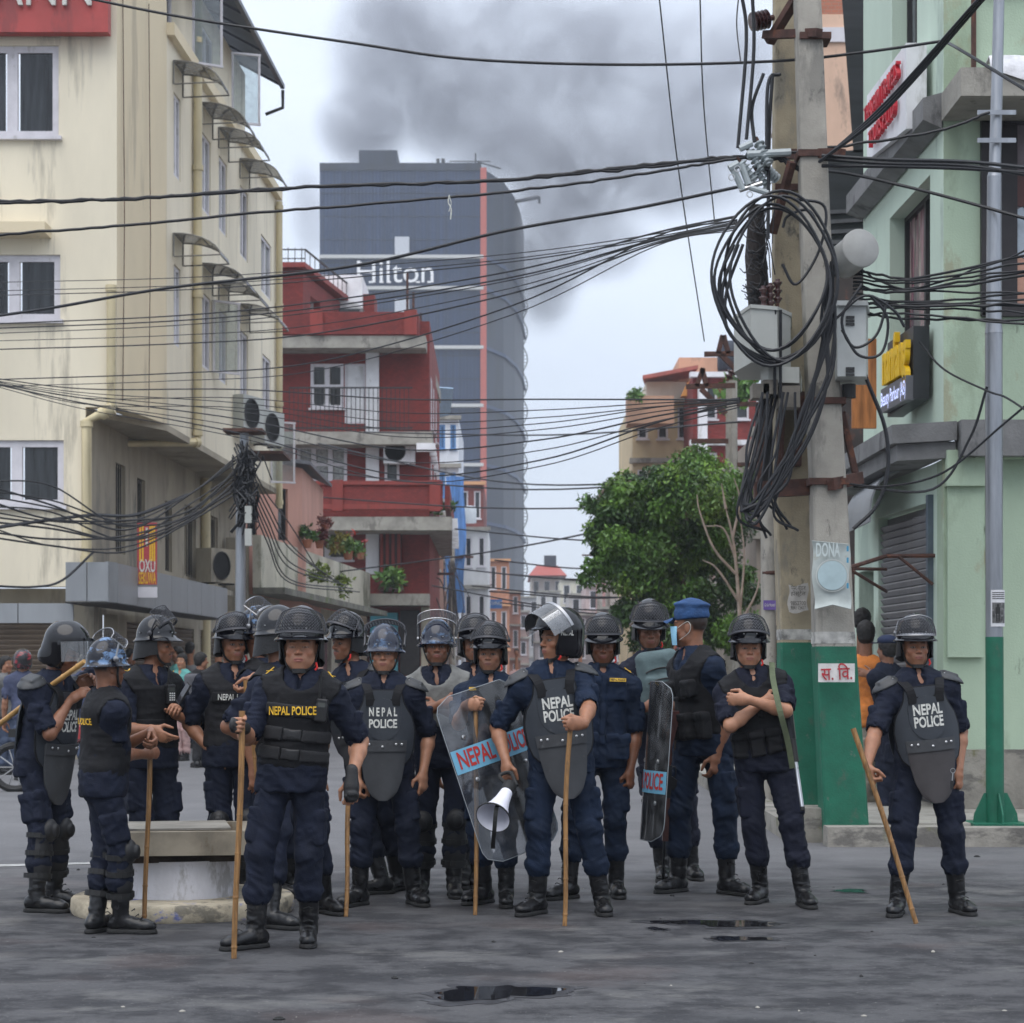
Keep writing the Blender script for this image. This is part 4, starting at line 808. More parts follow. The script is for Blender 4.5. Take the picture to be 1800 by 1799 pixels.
# ------------------------------------------------------------------ the ground
def asphalt():
    m = bpy.data.materials.new('asphalt'); m.use_nodes = True; t = m.node_tree; b = t.nodes['Principled BSDF']; L = t.links.new; tc = N(t, 'ShaderNodeTexCoord'); O = tc.outputs['Object']
    def noise(sc, det, rough, st=(1, 1, 1)):
        mp = N(t, 'ShaderNodeMapping'); mp.inputs['Scale'].default_value = st; L(O, mp.inputs[0]); n = N(t, 'ShaderNodeTexNoise'); n.inputs['Scale'].default_value = sc; n.inputs['Detail'].default_value = det; n.inputs['Roughness'].default_value = rough; L(mp.outputs[0], n.inputs['Vector']); return n.outputs['Fac']
    def rng(v, a, c, lo=0., hi=1.):
        r = N(t, 'ShaderNodeMapRange'); r.interpolation_type = 'SMOOTHSTEP'; L(v, r.inputs['Value']); r.inputs['From Min'].default_value = a; r.inputs['From Max'].default_value = c; r.inputs['To Min'].default_value = lo; r.inputs['To Max'].default_value = hi; return r.outputs[0]
    def mix(f, a, c):
        x = N(t, 'ShaderNodeMix', data_type='RGBA'); L(f, x.inputs['Factor'])
        for s, v in ((6, a), (7, c)):
            if isinstance(v, tuple): x.inputs[s].default_value = (*v, 1)
            else: L(v, x.inputs[s])
        return x.outputs[2]
    def mul(a, c):
        x = N(t, 'ShaderNodeMath', operation='MULTIPLY'); L(a, x.inputs[0])
        if isinstance(c, float): x.inputs[1].default_value = c
        else: L(c, x.inputs[1])
        return x.outputs[0]
    sp = N(t, 'ShaderNodeSeparateXYZ'); L(O, sp.inputs[0]); Y = sp.outputs['Y']
    base = mix(rng(noise(.9, 8, .65), .3, .7), (.15, .15, .155), (.205, .203, .208))
    base = mix(rng(noise(220, 2, .5), .35, .75), base, (.10, .10, .105))
    # the soot of burnt tyres and spilled oil over the near part of the crossing
    wob = N(t, 'ShaderNodeMath', operation='MULTIPLY_ADD'); L(noise(.55, 5, .6), wob.inputs[0]); wob.inputs[1].default_value = 7.; L(Y, wob.inputs[2])
    soot = rng(wob.outputs[0], 22.5, 15.5)
    streak = rng(noise(2.4, 10, .72, (.85, 1.0, 1)), .41, .59)
    dark = mix(streak, (.021, .021, .024), (.072, .071, .074)); dark = mix(rng(noise(1.5, 9, .70, (.6, 1.0, 1)), .54, .66), dark, (.105, .103, .10))
    dark = mix(mul(rng(noise(.8, 4, .5), .56, .70), .4), dark, (.095, .068, .062))
    col = mix(mul(soot, .92), base, dark)
    col = mix(mul(rng(noise(42, 3, .6), .55, .7), .35), col, (.02, .02, .021)); col = mix(rng(noise(60, 2, .5), .68, .74), col, (.22, .21, .2)); L(col, b.inputs['Base Color'])
    wet = mul(soot, rng(noise(1.1, 6, .6, (.6, 1.5, 1)), .46, .62)); ro = N(t, 'ShaderNodeMath', operation='MULTIPLY_ADD'); L(wet, ro.inputs[0]); ro.inputs[1].default_value = -.45; ro.inputs[2].default_value = .9; L(ro.outputs[0], b.inputs['Roughness']); b.inputs['Specular IOR Level'].default_value = .22
    ad = N(t, 'ShaderNodeMath', operation='ADD'); L(noise(140, 3, .6), ad.inputs[0]); L(mul(noise(18, 5, .6), .5), ad.inputs[1]); bp = N(t, 'ShaderNodeBump'); bp.inputs['Strength'].default_value = .4; bp.inputs['Distance'].default_value = .008; L(ad.outputs[0], bp.inputs['Height']); L(bp.outputs[0], b.inputs['Normal'])
    MATS['asphalt'] = m; return m
b = MB(); b.add([(-400, -20, 0), (400, -20, 0), (400, 900, 0), (-400, 900, 0)], [(0, 1, 2, 3)]); tag(b.build('road', asphalt()), kind='structure')
M_DAMP = mat('damp_asphalt', (.032, .032, .036), .42, var=.35, vs=9, bump=.5, bs=120, spec=.3, stain=[((.085, .085, .09), .56, 7, (.6, 1, 1))])
M_PUD = mat('oily_water', (.012, .012, .014), .03, var=0, spec=.6)
def puddle(px, py, wpx, hpx, seed):
    c = nv(gnd(px, py)); a = wpx / 2 / FPX * c[1]; d = abs(nv(gnd(px, py - hpx / 2))[1] - nv(gnd(px, py + hpx / 2))[1]) / 2; r = np.random.default_rng(seed); ph = r.random(5) * 6; P = []
    for k in range(56):
        t = 2 * math.pi * k / 56; q = 1 + .22 * math.sin(2 * t + ph[0]) + .16 * math.sin(3 * t + ph[1]) + .1 * math.sin(7 * t + ph[2]) + .06 * math.sin(13 * t + ph[3]); P.append(c + V3(a * q * math.cos(t), d * q * math.sin(t), .004))
    b = MB(); b.add(P, [tuple(range(56))]); tag(b.build('puddle', M_PUD), kind='structure')
    b = MB(); b.add([c + (p - c) * V3(1.22 + .1 * math.sin(9 * i), 1.5, 0) + V3(0, 0, .002) for i, p in enumerate(np.array(P) * V3(1, 1, 0))], [tuple(range(56))]); tag(b.build('damp_patch', M_DAMP), kind='structure')
for q in ((1265, 1624, 190, 11, 1), (1300, 1651, 90, 8, 2), (868, 1746, 190, 26, 3), (1495, 1567, 60, 5, 5), (1155, 1634, 30, 5, 6)): puddle(*q)
b = MB(); b.add([nv(gnd(x, y)) + V3(0, 0, .004) for x, y in ((-60, 1522), (232, 1515), (232, 1518), (-60, 1526))], [(0, 1, 2, 3)]); tag(b.build('road_marking', mat('worn_road_paint', (.3, .3, .29), .9, var=.3, vs=9)), kind='structure')
# pavement on the right with its kerb, one running along the street, one across the front
b = MB(); b.prism([(2.92, 17.58, .0), (14, 17.58, .0), (14, 95, .0), (3.6, 95, 0), (2.95, 22, .0)], (0, 0, .158)); tag(b.build('pavement', M_CONC), kind='structure')
def kerb_run(pts, n):
    L_ = [np.linalg.norm(nv(pts[i + 1]) - nv(pts[i])) for i in range(len(pts) - 1)]
    for i in range(len(pts) - 1):
        a, c = nv(pts[i]), nv(pts[i + 1]); k = max(1, int(L_[i] / n)); d = (c - a) / k; r = unit(np.cross(unit(c - a), UPZ))
        for q in range(k):
            p0, p1 = a + d * q + unit(d) * .006, a + d * (q + 1) - unit(d) * .006; j = RNG.normal(0, .006, 3); b = MB(); o_ = V3(0, 0, .165 + j[2] * .5); poly = [p0 + r * .0 + o_ * 0, p0 + o_ * .85, p0 + o_ + r * -.03, p0 + o_ - r * .27, p0 - r * .27]
            b.prism(poly, p1 - p0); o = b.build('kerb_stone', M_KERB, KERB)
UPZ = V3(0, 0, 1); KERB = empty('kerb', (2.65, 17.3, 0)); tag(KERB, kind='structure')
kerb_run([(14, 17.3, 0), (2.62, 17.3, 0)], 1.1); kerb_run([(2.62, 17.6, 0), (2.66, 22, 0), (3.1, 60, 0)], 1.2)
# ------------------------------------------------------------------ building helpers
def wall(b, p0, p1, z0, z1, t, ops=()):        # a wall from p0 to p1 (plan points), t = thickness away from the viewer's side, openings (u0, u1, z0, z1)
    p0, p1 = V3(p0[0], p0[1], 0), V3(p1[0], p1[1], 0); L_ = np.linalg.norm(p1 - p0); d = (p1 - p0) / L_; n = V3(-d[1], d[0], 0)
    us = sorted({0, L_, *[min(max(o[i], 0), L_) for o in ops for i in (0, 1)]}); 
    for i in range(len(us) - 1):
        u0, u1 = us[i], us[i + 1]; m = (u0 + u1) / 2; holes = sorted([(max(o[2], z0), min(o[3], z1)) for o in ops if o[0] <= m <= o[1] and o[3] > z0 and o[2] < z1]); z = z0
        for h0, h1 in holes + [(z1, z1)]:
            if h0 > z + 1e-6: b.box(p0 + d * m + n * t / 2 + V3(0, 0, (z + h0) / 2), ((u1 - u0) / 2, abs(t) / 2, (h0 - z) / 2), np.stack([d, n, UPZ], 1))
            z = max(z, h1)
    return d, n
def window(par, p0, d, n, u0, u1, z0, z1, cols=2, inset=.09, m=None, g=None, fr=.06, rows=1, sill=True, open_=None, name='window', bars=0):
    p0 = V3(p0[0], p0[1], 0); B = np.stack([d, n, UPZ], 1); m = m or M_UPVC; g = g or M_GLASS; P = lambda u, z, y: p0 + d * u + n * y + UPZ * z
    b = MB(); y = inset
    for u in (u0 + fr / 2, u1 - fr / 2): b.box(P(u, (z0 + z1) / 2, y), (fr / 2, .04, (z1 - z0) / 2), B)
    for z in (z0 + fr / 2, z1 - fr / 2): b.box(P((u0 + u1) / 2, z, y), ((u1 - u0) / 2 - fr, .038, fr / 2), B)
    for i in range(1, cols): b.box(P(u0 + (u1 - u0) * i / cols, (z0 + z1) / 2, y), (fr * .8, .036, (z1 - z0) / 2 - fr), B)
    for i in range(1, rows): b.box(P((u0 + u1) / 2, z0 + (z1 - z0) * (.3 + .4 * i / rows), y), ((u1 - u0) / 2 - fr, .034, fr * .5), B)
    w = b.build(name, m, par)
    for i in range(cols):
        a, c = u0 + (u1 - u0) * i / cols + fr * 1.1, u0 + (u1 - u0) * (i + 1) / cols - fr * 1.1; MB().box(P((a + c) / 2, (z0 + z1) / 2, y + .012), ((c - a) / 2, .006, (z1 - z0) / 2 - fr), B).build('pane', g, w)
    if sill: MB().box(P((u0 + u1) / 2, z0 - .03, -.02), ((u1 - u0) / 2 + .06, .08, .03), B).build('sill', m, w)
    if bars:
        k = MB()
        for i in range(1, bars): k.box(P(u0 + (u1 - u0) * i / bars, (z0 + z1) / 2, y - .05), (.008, .008, (z1 - z0) / 2), B)
        k.build('window_bars', M_DARKI, w)['kind'] = 'stuff'
    return w
def pipe_run(par, pts, r, m=M_PIPE, name='drain_pipe', collars=True):
    b = MB(); b.tube(pts, r, 10)
    if collars:
        for i in range(len(pts) - 1):
            a, c = nv(pts[i]), nv(pts[i + 1]); k = int(np.linalg.norm(c - a) / 2.2)
            for q in range(k + 1): p = a + (c - a) * (q / max(1, k)) * .96 + (c - a) * .02; e = unit(c - a) * .05; b.tube([p - e, p + e], r * 1.25, 10)
    return b.build(name, m, par, True)
def ac_unit(c, w, h, dep, label, yaw=0, m=None):
    c = nv(c); a = rad(yaw); R_ = np.stack([V3(math.cos(a), math.sin(a), 0), V3(-math.sin(a), math.cos(a), 0), UPZ], 1); root = empty('air_conditioner', c - UPZ * h / 2, label, 'air conditioner', 'air conditioner units on the facades'); MB().box(c, (w / 2, dep / 2, h / 2), R_).build('casing', m or M_BOX, root)
    f = MB(); f.lathe(c - R_[:, 1] * (dep / 2 + .004) - R_[:, 0] * w * .12, [(0, 0), (h * .38, 0), (h * .38, .02), (h * .42, .02), (h * .42, 0)], 20, np.stack([R_[:, 0], UPZ, -R_[:, 1]], 1)); f.build('fan_grille', M_DARKI, root); k = MB()
    for x in (-.35, .35): k.bar(c + R_ @ V3(x * w, dep * .5, -h / 2 - .02), c + R_ @ V3(x * w, -dep * .5, -h / 2 - .02), .03)
    k.build('bracket', M_DARKI, root); return root
# ------------------------------------------------------------------ left: the yellow corner building
YB = empty('corner_building', (-8, 36, 0), 'pale yellow corner building with white windows and cream drain pipes', 'building')
A0, A1, B0, B1 = V3(-13.5, 34, 0), V3(-6.56, 34, 0), V3(-6.12, 36.3, 0), V3(-5.63, 49, 0); ZS, ZT = 5.88, 12.78
wx = lambda px: (px - 900) / FPX * 34 + 13.5; zf = lambda y: 1.43 + (HY - y) / FPX * 34
fw = [(wx(-62), wx(103), zf(241), zf(80)), (wx(-58), wx(106), zf(563), zf(448)), (wx(-55), wx(112), zf(890), zf(774))]
b = MB(); d, n = wall(b, A0, A1, ZS, 15.5, .3, fw); b.build('front_wall', M_YELW, YB)
b = MB(); wall(b, A0, (-7.08, 34), 2.9, ZS, .3, fw); b.build('lower_front_wall', M_YELW, YB)
for i, o in enumerate(fw): window(YB, A0, d, n, *o, cols=4 if False else 2, fr=.11, g=M_GLASS)
MB().box((-9.2, 33.78, zf(410)), (1.55, .25, .09)).build('window_hood', M_CREAM, YB)
b = MB(); wall(b, A1, B0, ZS, ZT + .6, .3); b.build('chamfer_wall', M_CREAM, YB)
sd = unit(B1 - B0); sn = V3(-sd[1], sd[0], 0); LS = np.linalg.norm(B1 - B0); ops = []
cols_ = [(.62, .62), (3.3, .9), (5.1, .9), (7.6, 1.0)]
for u, w in cols_:
    for z0, z1 in ((10.45, 11.95), (7.4, 8.85)): ops.append((u, u + w, z0, z1))
ops += [(10.4, 11.9, 10.2, 11.5), (10.6, 11.8, 7.2, 8.8)]
b = MB(); wall(b, B0, B1, ZS, ZT, .3, ops); b.build('side_wall', M_YELW, YB)
for i, o in enumerate(ops): window(YB, B0, sd, sn, *o, cols=2, fr=.07, inset=.07, g=M_GLASSP if i % 3 else M_GLASS, sill=False)
MB().prism([B0 + V3(.14, 0, ZT), B0 + V3(.14, 0, ZT + .22), B0 + V3(-.3, 0, ZT + .22), B0 + V3(-.3, 0, ZT)], B1 - B0).build('parapet_coping', M_CREAM, YB)
def awning(u, w, z):
    P = [[B0 + sd * (u - .12 + v * (w + .24)) + UPZ * (z + .42 - .42 * (1 - math.cos(t * 1.5)) ) - sn * (.02 + .85 * math.sin(t * 1.5)) for v in (0, 1)] for t in np.linspace(0, 1, 8)]; a = MB(); a.sheet(P, .012); o = a.build('window_awning', clear_mat('smoky_awning_sheet', (.86, .84, .76), .3, dirt=.3), YB, True); f = MB()
    for v in (0, 1): f.tube([P[t][v] for t in range(8)], .016, 6); f.tube([P[0][v] - UPZ * .42, P[0][v]], .016, 6); f.tube([P[0][v] - UPZ * .42, P[-1][v]], .014, 6)
    for t in (0, 3, 7): f.tube([P[t][0], P[t][1]], .014, 6)
    f.build('awning_frame', mat('awning_metal', (.2, .19, .17), .5, metal=.4, var=.1), o)
for u, w in cols_: awning(u, w, 12.05); awning(u, w, 8.95)
# open casements and the people side of the building
for u, z0, z1, a in ((2.2, 12.95, 14.3, 58), (6.4, 12.95, 14.4, 70), (4.3, 7.45, 8.85, 50), (11.6, 5.95, 7.35, 62)):
    c = B0 + sd * u - sn * .02; k = rad(a); q = -sn * math.sin(k) + sd * math.cos(k); f = MB(); w_ = .62
    for uu in (.03, w_ - .03): f.bar(c + q * uu + UPZ * z0, c + q * uu + UPZ * z1, .06, .04)
    for z in (z0, z1): f.bar(c + q * 0 + UPZ * z, c + q * w_ + UPZ * z, .06, .04)
    o = f.build('open_casement', M_UPVC, YB); MB().sheet([[c + q * uu + UPZ * z for z in (z0 + .03, z1 - .03)] for uu in (.04, w_ - .04)], .006).build('pane', clear_mat('clear_window_pane', (.8, .85, .85), .1), o)
# attic storey and its dark roof
b = MB(); wall(b, B0 + sn * .35 + sd * 0, B0 + sd * 10.3 + sn * .35, ZT + .2, 15.1, .25, [(1.2, 2.2, 13.2, 14.6), (4.9, 6.3, 13.1, 14.6)]); wall(b, (-6.6, 34.6), B0 + sn * .35, ZT + .2, 15.1, .25); b.build('attic_wall', M_YELW, YB)
for u0, u1 in ((1.2, 2.2), (4.9, 6.3)): window(YB, B0 + sn * .35, sd, sn, u0, u1, 13.15, 14.6, cols=2, inset=.06, sill=False)
e0, e1 = B0 - sn * .42 - sd * 2, B0 + sd * 10.9 - sn * .42; P = [[e0 + UPZ * 15.0, e1 + UPZ * 15.0], [e0 + sn * 3.4 + UPZ * 16.9, e1 + sn * 3.4 + UPZ * 16.9]]; b = MB(); b.sheet(P, .1, UPZ); b.build('roof', mat('dark_metal_roof', (.05, .06, .075), .5, var=.2, vs=2), YB)
b = MB(); 
for k in np.linspace(.2, .98, 9): p = e0 + (e1 - e0) * k; b.bar(p + UPZ * 14.95 + sn * .02, p + sn * 1.4 + UPZ * 15.7, .05)
b.bar(e0 + UPZ * 14.98, e1 + UPZ * 14.98, .09, .1); b.build('gutter', mat('dark_gutter', (.04, .045, .06), .4, var=.1), YB)
pipe_run(YB, [e1 + UPZ * 14.9, e1 + UPZ * 14.5, e1 + sn * .4 + UPZ * 14.35], .04, M_DARKI, collars=False)
# soffit, recessed lower storey
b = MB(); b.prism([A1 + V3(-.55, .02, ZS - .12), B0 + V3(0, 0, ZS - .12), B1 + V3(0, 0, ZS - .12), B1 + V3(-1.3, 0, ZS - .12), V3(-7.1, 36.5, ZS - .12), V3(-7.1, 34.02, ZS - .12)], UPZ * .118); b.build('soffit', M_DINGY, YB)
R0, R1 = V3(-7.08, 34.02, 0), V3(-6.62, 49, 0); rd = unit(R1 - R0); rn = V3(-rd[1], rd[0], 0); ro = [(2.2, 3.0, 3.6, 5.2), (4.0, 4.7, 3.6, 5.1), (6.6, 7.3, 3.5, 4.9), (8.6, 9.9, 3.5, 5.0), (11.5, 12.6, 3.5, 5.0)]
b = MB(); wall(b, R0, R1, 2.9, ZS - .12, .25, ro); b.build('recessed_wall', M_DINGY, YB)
for o in ro: window(YB, R0, rd, rn, *o, cols=2, fr=.06, inset=.1, sill=False, bars=5, m=M_DINGY)
MB().box((R0 + rd * 9 - rn * .15) + UPZ * 3.28, (3.6, .2, .06), np.stack([rd, rn, UPZ], 1)).build('string_course', M_DINGY, YB)
# ground floor: shutters and grey fascia
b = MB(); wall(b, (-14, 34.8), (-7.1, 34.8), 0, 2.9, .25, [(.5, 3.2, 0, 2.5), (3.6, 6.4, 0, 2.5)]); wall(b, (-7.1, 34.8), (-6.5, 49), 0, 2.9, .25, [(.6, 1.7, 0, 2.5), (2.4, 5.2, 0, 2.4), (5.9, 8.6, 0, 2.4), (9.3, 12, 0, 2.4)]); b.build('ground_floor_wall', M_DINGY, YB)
def shutter(par, p0, p1, z0, z1, pitch, m, name='roller_shutter', parts=True, off=.05):
    p0, p1 = V3(*p0, 0), V3(*p1, 0); d = unit(p1 - p0); n = V3(-d[1], d[0], 0); k = int((z1 - z0) / pitch); sh = None; MBs = MB(); B = np.stack([d, n, UPZ], 1); L_ = np.linalg.norm(p1 - p0)
    root = MB().box((p0 + p1) / 2 + n * (off + .06) + UPZ * (z0 + z1) / 2, (L_ / 2, .01, (z1 - z0) / 2), B).build(name, m, par); proto = None
    for i in range(k):
        c = (p0 + p1) / 2 + n * off + UPZ * (z0 + pitch * (i + .5)); prof = [(-.5, .02), (-.42, .0), (.2, -.028), (.38, -.022), (.45, .01), (.5, .02)]
        if parts:
            if proto is None:
                q = MB(); q.prism([-d * L_ / 2 + n * y + UPZ * a * pitch for a, y in prof] , d * L_); me = q.build('slat', m, None).data; proto = bpy.data.objects['slat']; bpy.data.objects.remove(proto); proto = me
            o = link('slat', proto, None, root); o.location = tuple(c - base_of(root))
        else: MBs.prism([c - d * L_ / 2 + n * y + UPZ * a * pitch for a, y in prof], d * L_)
    if not parts: MBs.build('shutter_slats', m, root)
    return root
for x0, x1 in (((-13.5, 34.8), (-10.8, 34.8)), ((-10.4, 34.8), (-7.6, 34.8)), ((-7.0, 37.2), (-6.88, 40.0)), ((-6.85, 40.7), (-6.74, 43.4)), ((-6.71, 44.1), (-6.6, 46.8))): shutter(YB, x0, x1, 0, 2.5, .085, M_SHUTB, parts=False)
F0, F1, F2, F3 = V3(-7.2, 33.0, 0), V3(-6.5, 33.0, 0), V3(-6.42, 33.35, 0), V3(-6.0, 43.2, 0)
def panels(p0, p1, z0, z1, k, m=M_FASC):
    p0, p1 = nv(p0), nv(p1)
    for i in range(k):
        a, c = p0 + (p1 - p0) * (i / k), p0 + (p1 - p0) * ((i + 1) / k); a, c = a + unit(c - a) * .008, c - unit(c - a) * .008; n = unit(np.cross(UPZ, c - a)); MB().prism([a + UPZ * z0, c + UPZ * z0, c + UPZ * z1, a + UPZ * z1], n * .06).build('fascia_panel', m, YB)
panels(F0, F1, 2.62, 3.25, 2); panels(F1, F2, 2.6, 3.26, 1); panels(F2, F3, 2.6, 3.25, 7); panels((-13.5, 33.4, 0), (-7.15, 33.4, 0), 2.28, 2.6, 7)
b = MB(); b.prism([F0 + UPZ * 2.59, F1 + UPZ * 2.59, F2 + UPZ * 2.59, F3 + UPZ * 2.59, V3(-6.6, 43.2, 2.59), V3(-7.1, 34.7, 2.59), V3(-7.2, 34.7, 2.59)], UPZ * .02); b.build('canopy_soffit', M_DARKI, YB)
pa = B0 + sd * 2.35 - sn * .1
pipe_run(YB, [(-6.63, 33.88, zf(505)), (-6.63, 33.88, zf(722))], .075); pipe_run(YB, [(-6.63, 33.86, zf(722)), (-6.75, 33.86, zf(728)), (-7.04, 33.9, zf(742)), (-7.04, 33.9, 3.3)], .085)
pipe_run(YB, [pa + UPZ * 16, pa + UPZ * 6.0], .085); pipe_run(YB, [pa + UPZ * 6.0, pa + UPZ * 5.82, pa + V3(-1.2, -1.5, 5.62), pa + V3(-1.25, -1.5, 3.2)], .08)
pb = B1 - sd * .25 - sn * .1; pipe_run(YB, [pb + UPZ * 12.7, pb + UPZ * 5.4], .08); pipe_run(YB, [R1 - rd * 4.5 - rn * .1 + UPZ * 5.7, R1 - rd * 4.5 - rn * .1 + UPZ * .2], .11)
b = MB()
for k in (0, 2): p = V3(-6.5 + .12 * k, 34.2 + .55 * k, 0); b.tube([p + UPZ * 13, p + V3(.03, 0, 9), p + UPZ * 6], .008, 5)
b.build('wall_wire', M_RUST, YB)
# signs on it
sg = empty('roof_sign', (-9, 33.8, zf(68)), 'red sign board with raised white letters high on the yellow building', 'sign'); MB().box((-9.72, 33.78, 13.05), (3.08, .12, 1.05)).build('board', mat('sign_red', (.36, .06, .055), .6, var=.12, vs=1.5, stain=[((.22, .05, .05), .6, 2, (1, 1, .3))]), sg)
text('lettering', 'NEPAL MANN', (-9.2, 33.64, 12.74), (1, 0, 0), UPZ, 1.05, M_WHITE, sg, bold=.0, depth=.05, fit=4.6)
sg = empty('vertical_sign', (-6.2, 34.9, 2.95), 'narrow red and yellow vertical sign fixed to the grey canopy', 'sign'); cx = V3(-6.22, 34.9, 3.5); SB = np.stack([unit(V3(.9, .25, 0)), unit(V3(-.25, .9, 0)), UPZ], 1); MB().box(cx, (.165, .04, .53), SB).build('board', mat('sign_red2', (.38, .05, .06), .6, var=.08), sg); MB().box(cx + V3(0, 0, -.66), (.17, .05, .09), SB).build('white_box', M_UPVC, sg)
for k, x in enumerate((-.12, -.075, .05, .085, .12)): MB().box(cx + SB @ V3(x, -.044, .17), (.013, .004, .3), SB).build('yellow_bar', M_YEL, sg)
MB().box(cx + SB @ V3(-.01, -.044, .28), (.018, .004, .16), SB).build('white_bar', M_WHITE, sg)
text('lettering', 'OXU', cx + SB @ V3(0, -.046, -.22), SB[:, 0], UPZ, .3, M_WHITE, sg, fit=.27, bold=.02); text('lettering', 'SEKUWA', cx + SB @ V3(0, -.046, -.43), SB[:, 0], UPZ, .28, M_YEL, sg, fit=.29, bold=.02)
ac_unit((-5.62, 43.4, 6.95), .9, .75, .35, 'air conditioner on the yellow side wall above the soffit', 68); ac_unit((-5.42, 45.4, 6.9), .9, .75, .35, 'second air conditioner on the yellow side wall, farther along', 68); ac_unit((-6.28, 43.6, 3.75), .95, .72, .4, 'beige window air conditioner above the end of the grey canopy', 62, M_DINGY)
MB().box((-5.45, 44.6, 6.2), (.55, .8, .03)).build('unit_shelf', M_RUST, YB)
# ------------------------------------------------------------------ pink house and the low walled terrace
PK = empty('pink_house', (-6, 52, 0), 'small pink house with narrow dark windows beside the red house', 'house')
b = MB(); d, n = wall(b, (-6.6, 49.2), (-5.35, 52.2), 0, 6.7, .25, [(.5, .95, 4.8, 6.1), (2.0, 2.5, 4.8, 6.1)]); wall(b, (-5.35, 52.2), (-5.35, 58), 0, 6.7, .25); b.build('wall', mat('pink_plaster', (.50, .27, .21), .85, var=.1, vs=1, stretch=(1, 1, .3)), PK)
for u in (.5, 2.0): window(PK, (-6.6, 49.2), d, n, u, u + .48, 4.8, 6.1, cols=1, fr=.04, m=M_DARKI, sill=False)
MB().prism([(-7, 48.9, 6.75), (-5.1, 51.8, 6.75), (-5.1, 58, 6.75), (-7, 58, 7.6)], (0, 0, .09)).build('roof', mat('grey_tin', (.12, .12, .13), .6, var=.2), PK)
TR = empty('terrace_building', (-5.4, 54, 0), 'low cream walled building with mossy ledge and planted roof terrace', 'building')
t0, t1 = V3(-5.78, 47.2, 0), V3(-4.5, 65, 0); b = MB(); d, n = wall(b, t0, t1, 3.45, 4.66, .2); b.build('parapet', mat('cream_mouldy', (.5, .47, .38), .9, var=.1, vs=.8, stain=[((.12, .13, .09), .57, .9, (1, 1, .5)), ((.05, .055, .04), .66, 1.3, (1, 1, .6))]), TR)
td = unit(t1 - t0); tn = V3(-td[1], td[0], 0); MB().prism([t0 + UPZ * 3.3 - tn * .55, t0 + UPZ * 3.45 - tn * .55, t0 + UPZ * 3.45 + tn * .2, t0 + UPZ * 3.3 + tn * .2], t1 - t0).build('ledge', mat('mossy_ledge', (.16, .155, .13), .95, var=.3, vs=2, stain=[((.10, .15, .03), .56, 1.6, (1, 1, 1))]), TR)
b = MB(); wall(b, t0 + tn * .3, t1 + tn * .3, 0, 3.3, .2, [(3, 5.2, 0, 2.5), (6.4, 8.6, 0, 2.5), (9.8, 12, 0, 2.5), (13.2, 15.4, 0, 2.5)]); wall(b, (-6.6, 47.2), t0 + tn * .3, 0, 4.6, .2, [(.1, .55, .3, 2.4)]); b.build('wall', M_DINGY, TR)
for i, u in enumerate((3, 6.4, 9.8, 13.2)):
    p = t0 + tn * .42 + td * u; q = p + td * 2.2; MB().prism([p, q, q + UPZ * 2.5, p + UPZ * 2.5], tn * .05).build('shop_door', mat('maroon_door', (.09, .035, .04), .6, var=.2, vs=2) if i != 1 else mat('ochre_door', (.35, .2, .09), .7, var=.2, vs=2), TR)
# ------------------------------------------------------------------ the red brick house
RH_ = empty('red_brick_house', (-5, 67, 0), 'red brick house with white window frames, balconies and flat roof', 'house')
Yr = 66.; rx = lambda px: (px - 900) / FPX * Yr; rz = lambda y: 1.43 + (HY - y) / FPX * Yr; r0 = V3(-8.6, Yr, 0); ru = lambda px: rx(px) + 8.6
op = [(ru(546), ru(604), rz(718), rz(640)), (ru(606), ru(642), rz(745), rz(640)), (ru(522), ru(610), rz(850), rz(784)), (ru(676), ru(702), rz(848), rz(808)), (ru(530), ru(620), rz(985), rz(930))]
b = MB(); d, n = wall(b, r0, (rx(755), Yr), 0, rz(565), .3, op); wall(b, (rx(755), Yr), (rx(755) - .1, Yr + 12), 0, rz(565), .3, [(1.5, 2.6, rz(745), rz(650)), (4, 5, rz(735), rz(650)), (1.5, 2.6, rz(850), rz(790)), (7, 8, rz(735), rz(650)), (5, 6, rz(850), rz(790))]); b.build('wall', M_BRICK, RH_)
w_ = window(RH_, r0, d, n, *op[0], cols=2, fr=.1, inset=.04, rows=2); window(RH_, r0, d, n, *op[1], cols=1, fr=.06, g=M_WHITEP, inset=.05, name='door', sill=False); window(RH_, r0, d, n, *op[2], cols=3, fr=.1, inset=.04, g=M_CURT, rows=2); window(RH_, r0, d, n, *op[3], cols=1, fr=.08, inset=.05); window(RH_, r0, d, n, *op[4], cols=2, fr=.1, inset=.05)
for o in ((1.5, 2.6, rz(745), rz(650)), (4, 5, rz(735), rz(650)), (7, 8, rz(735), rz(650)), (1.5, 2.6, rz(850), rz(790)), (5, 6, rz(850), rz(790))): window(RH_, (rx(755), Yr), unit(V3(-.1, 12, 0)), unit(V3(-12, -.1, 0)), *o, cols=2, fr=.1, inset=.04)
for y0, y1 in ((765, 622), (862, 770), (1010, 935)): MB().box((rx(655), Yr - .06, (rz(y0) + rz(y1)) / 2), (.21, .1, (rz(y1) - rz(y0)) / 2)).build('white_pillar', M_WHITEP, RH_)
def slab(y, px1, Yf, th=.35, side=0.): MB().prism([V3(-8.6, Yf, rz(y)), V3((px1 - 900) / FPX * Yf, Yf, rz(y)), V3((px1 - 900) / FPX * Yf + side, Yr + 12, rz(y)), V3(-8.6, Yr + 12, rz(y))], UPZ * th).build('floor_slab', M_CONC, RH_)
slab(622, 748, Yr - 1.2, .38, .03); slab(788, 760, Yr - 1.1, .4, -.3); slab(940, 795, Yr - 2.0, .42, -.42)
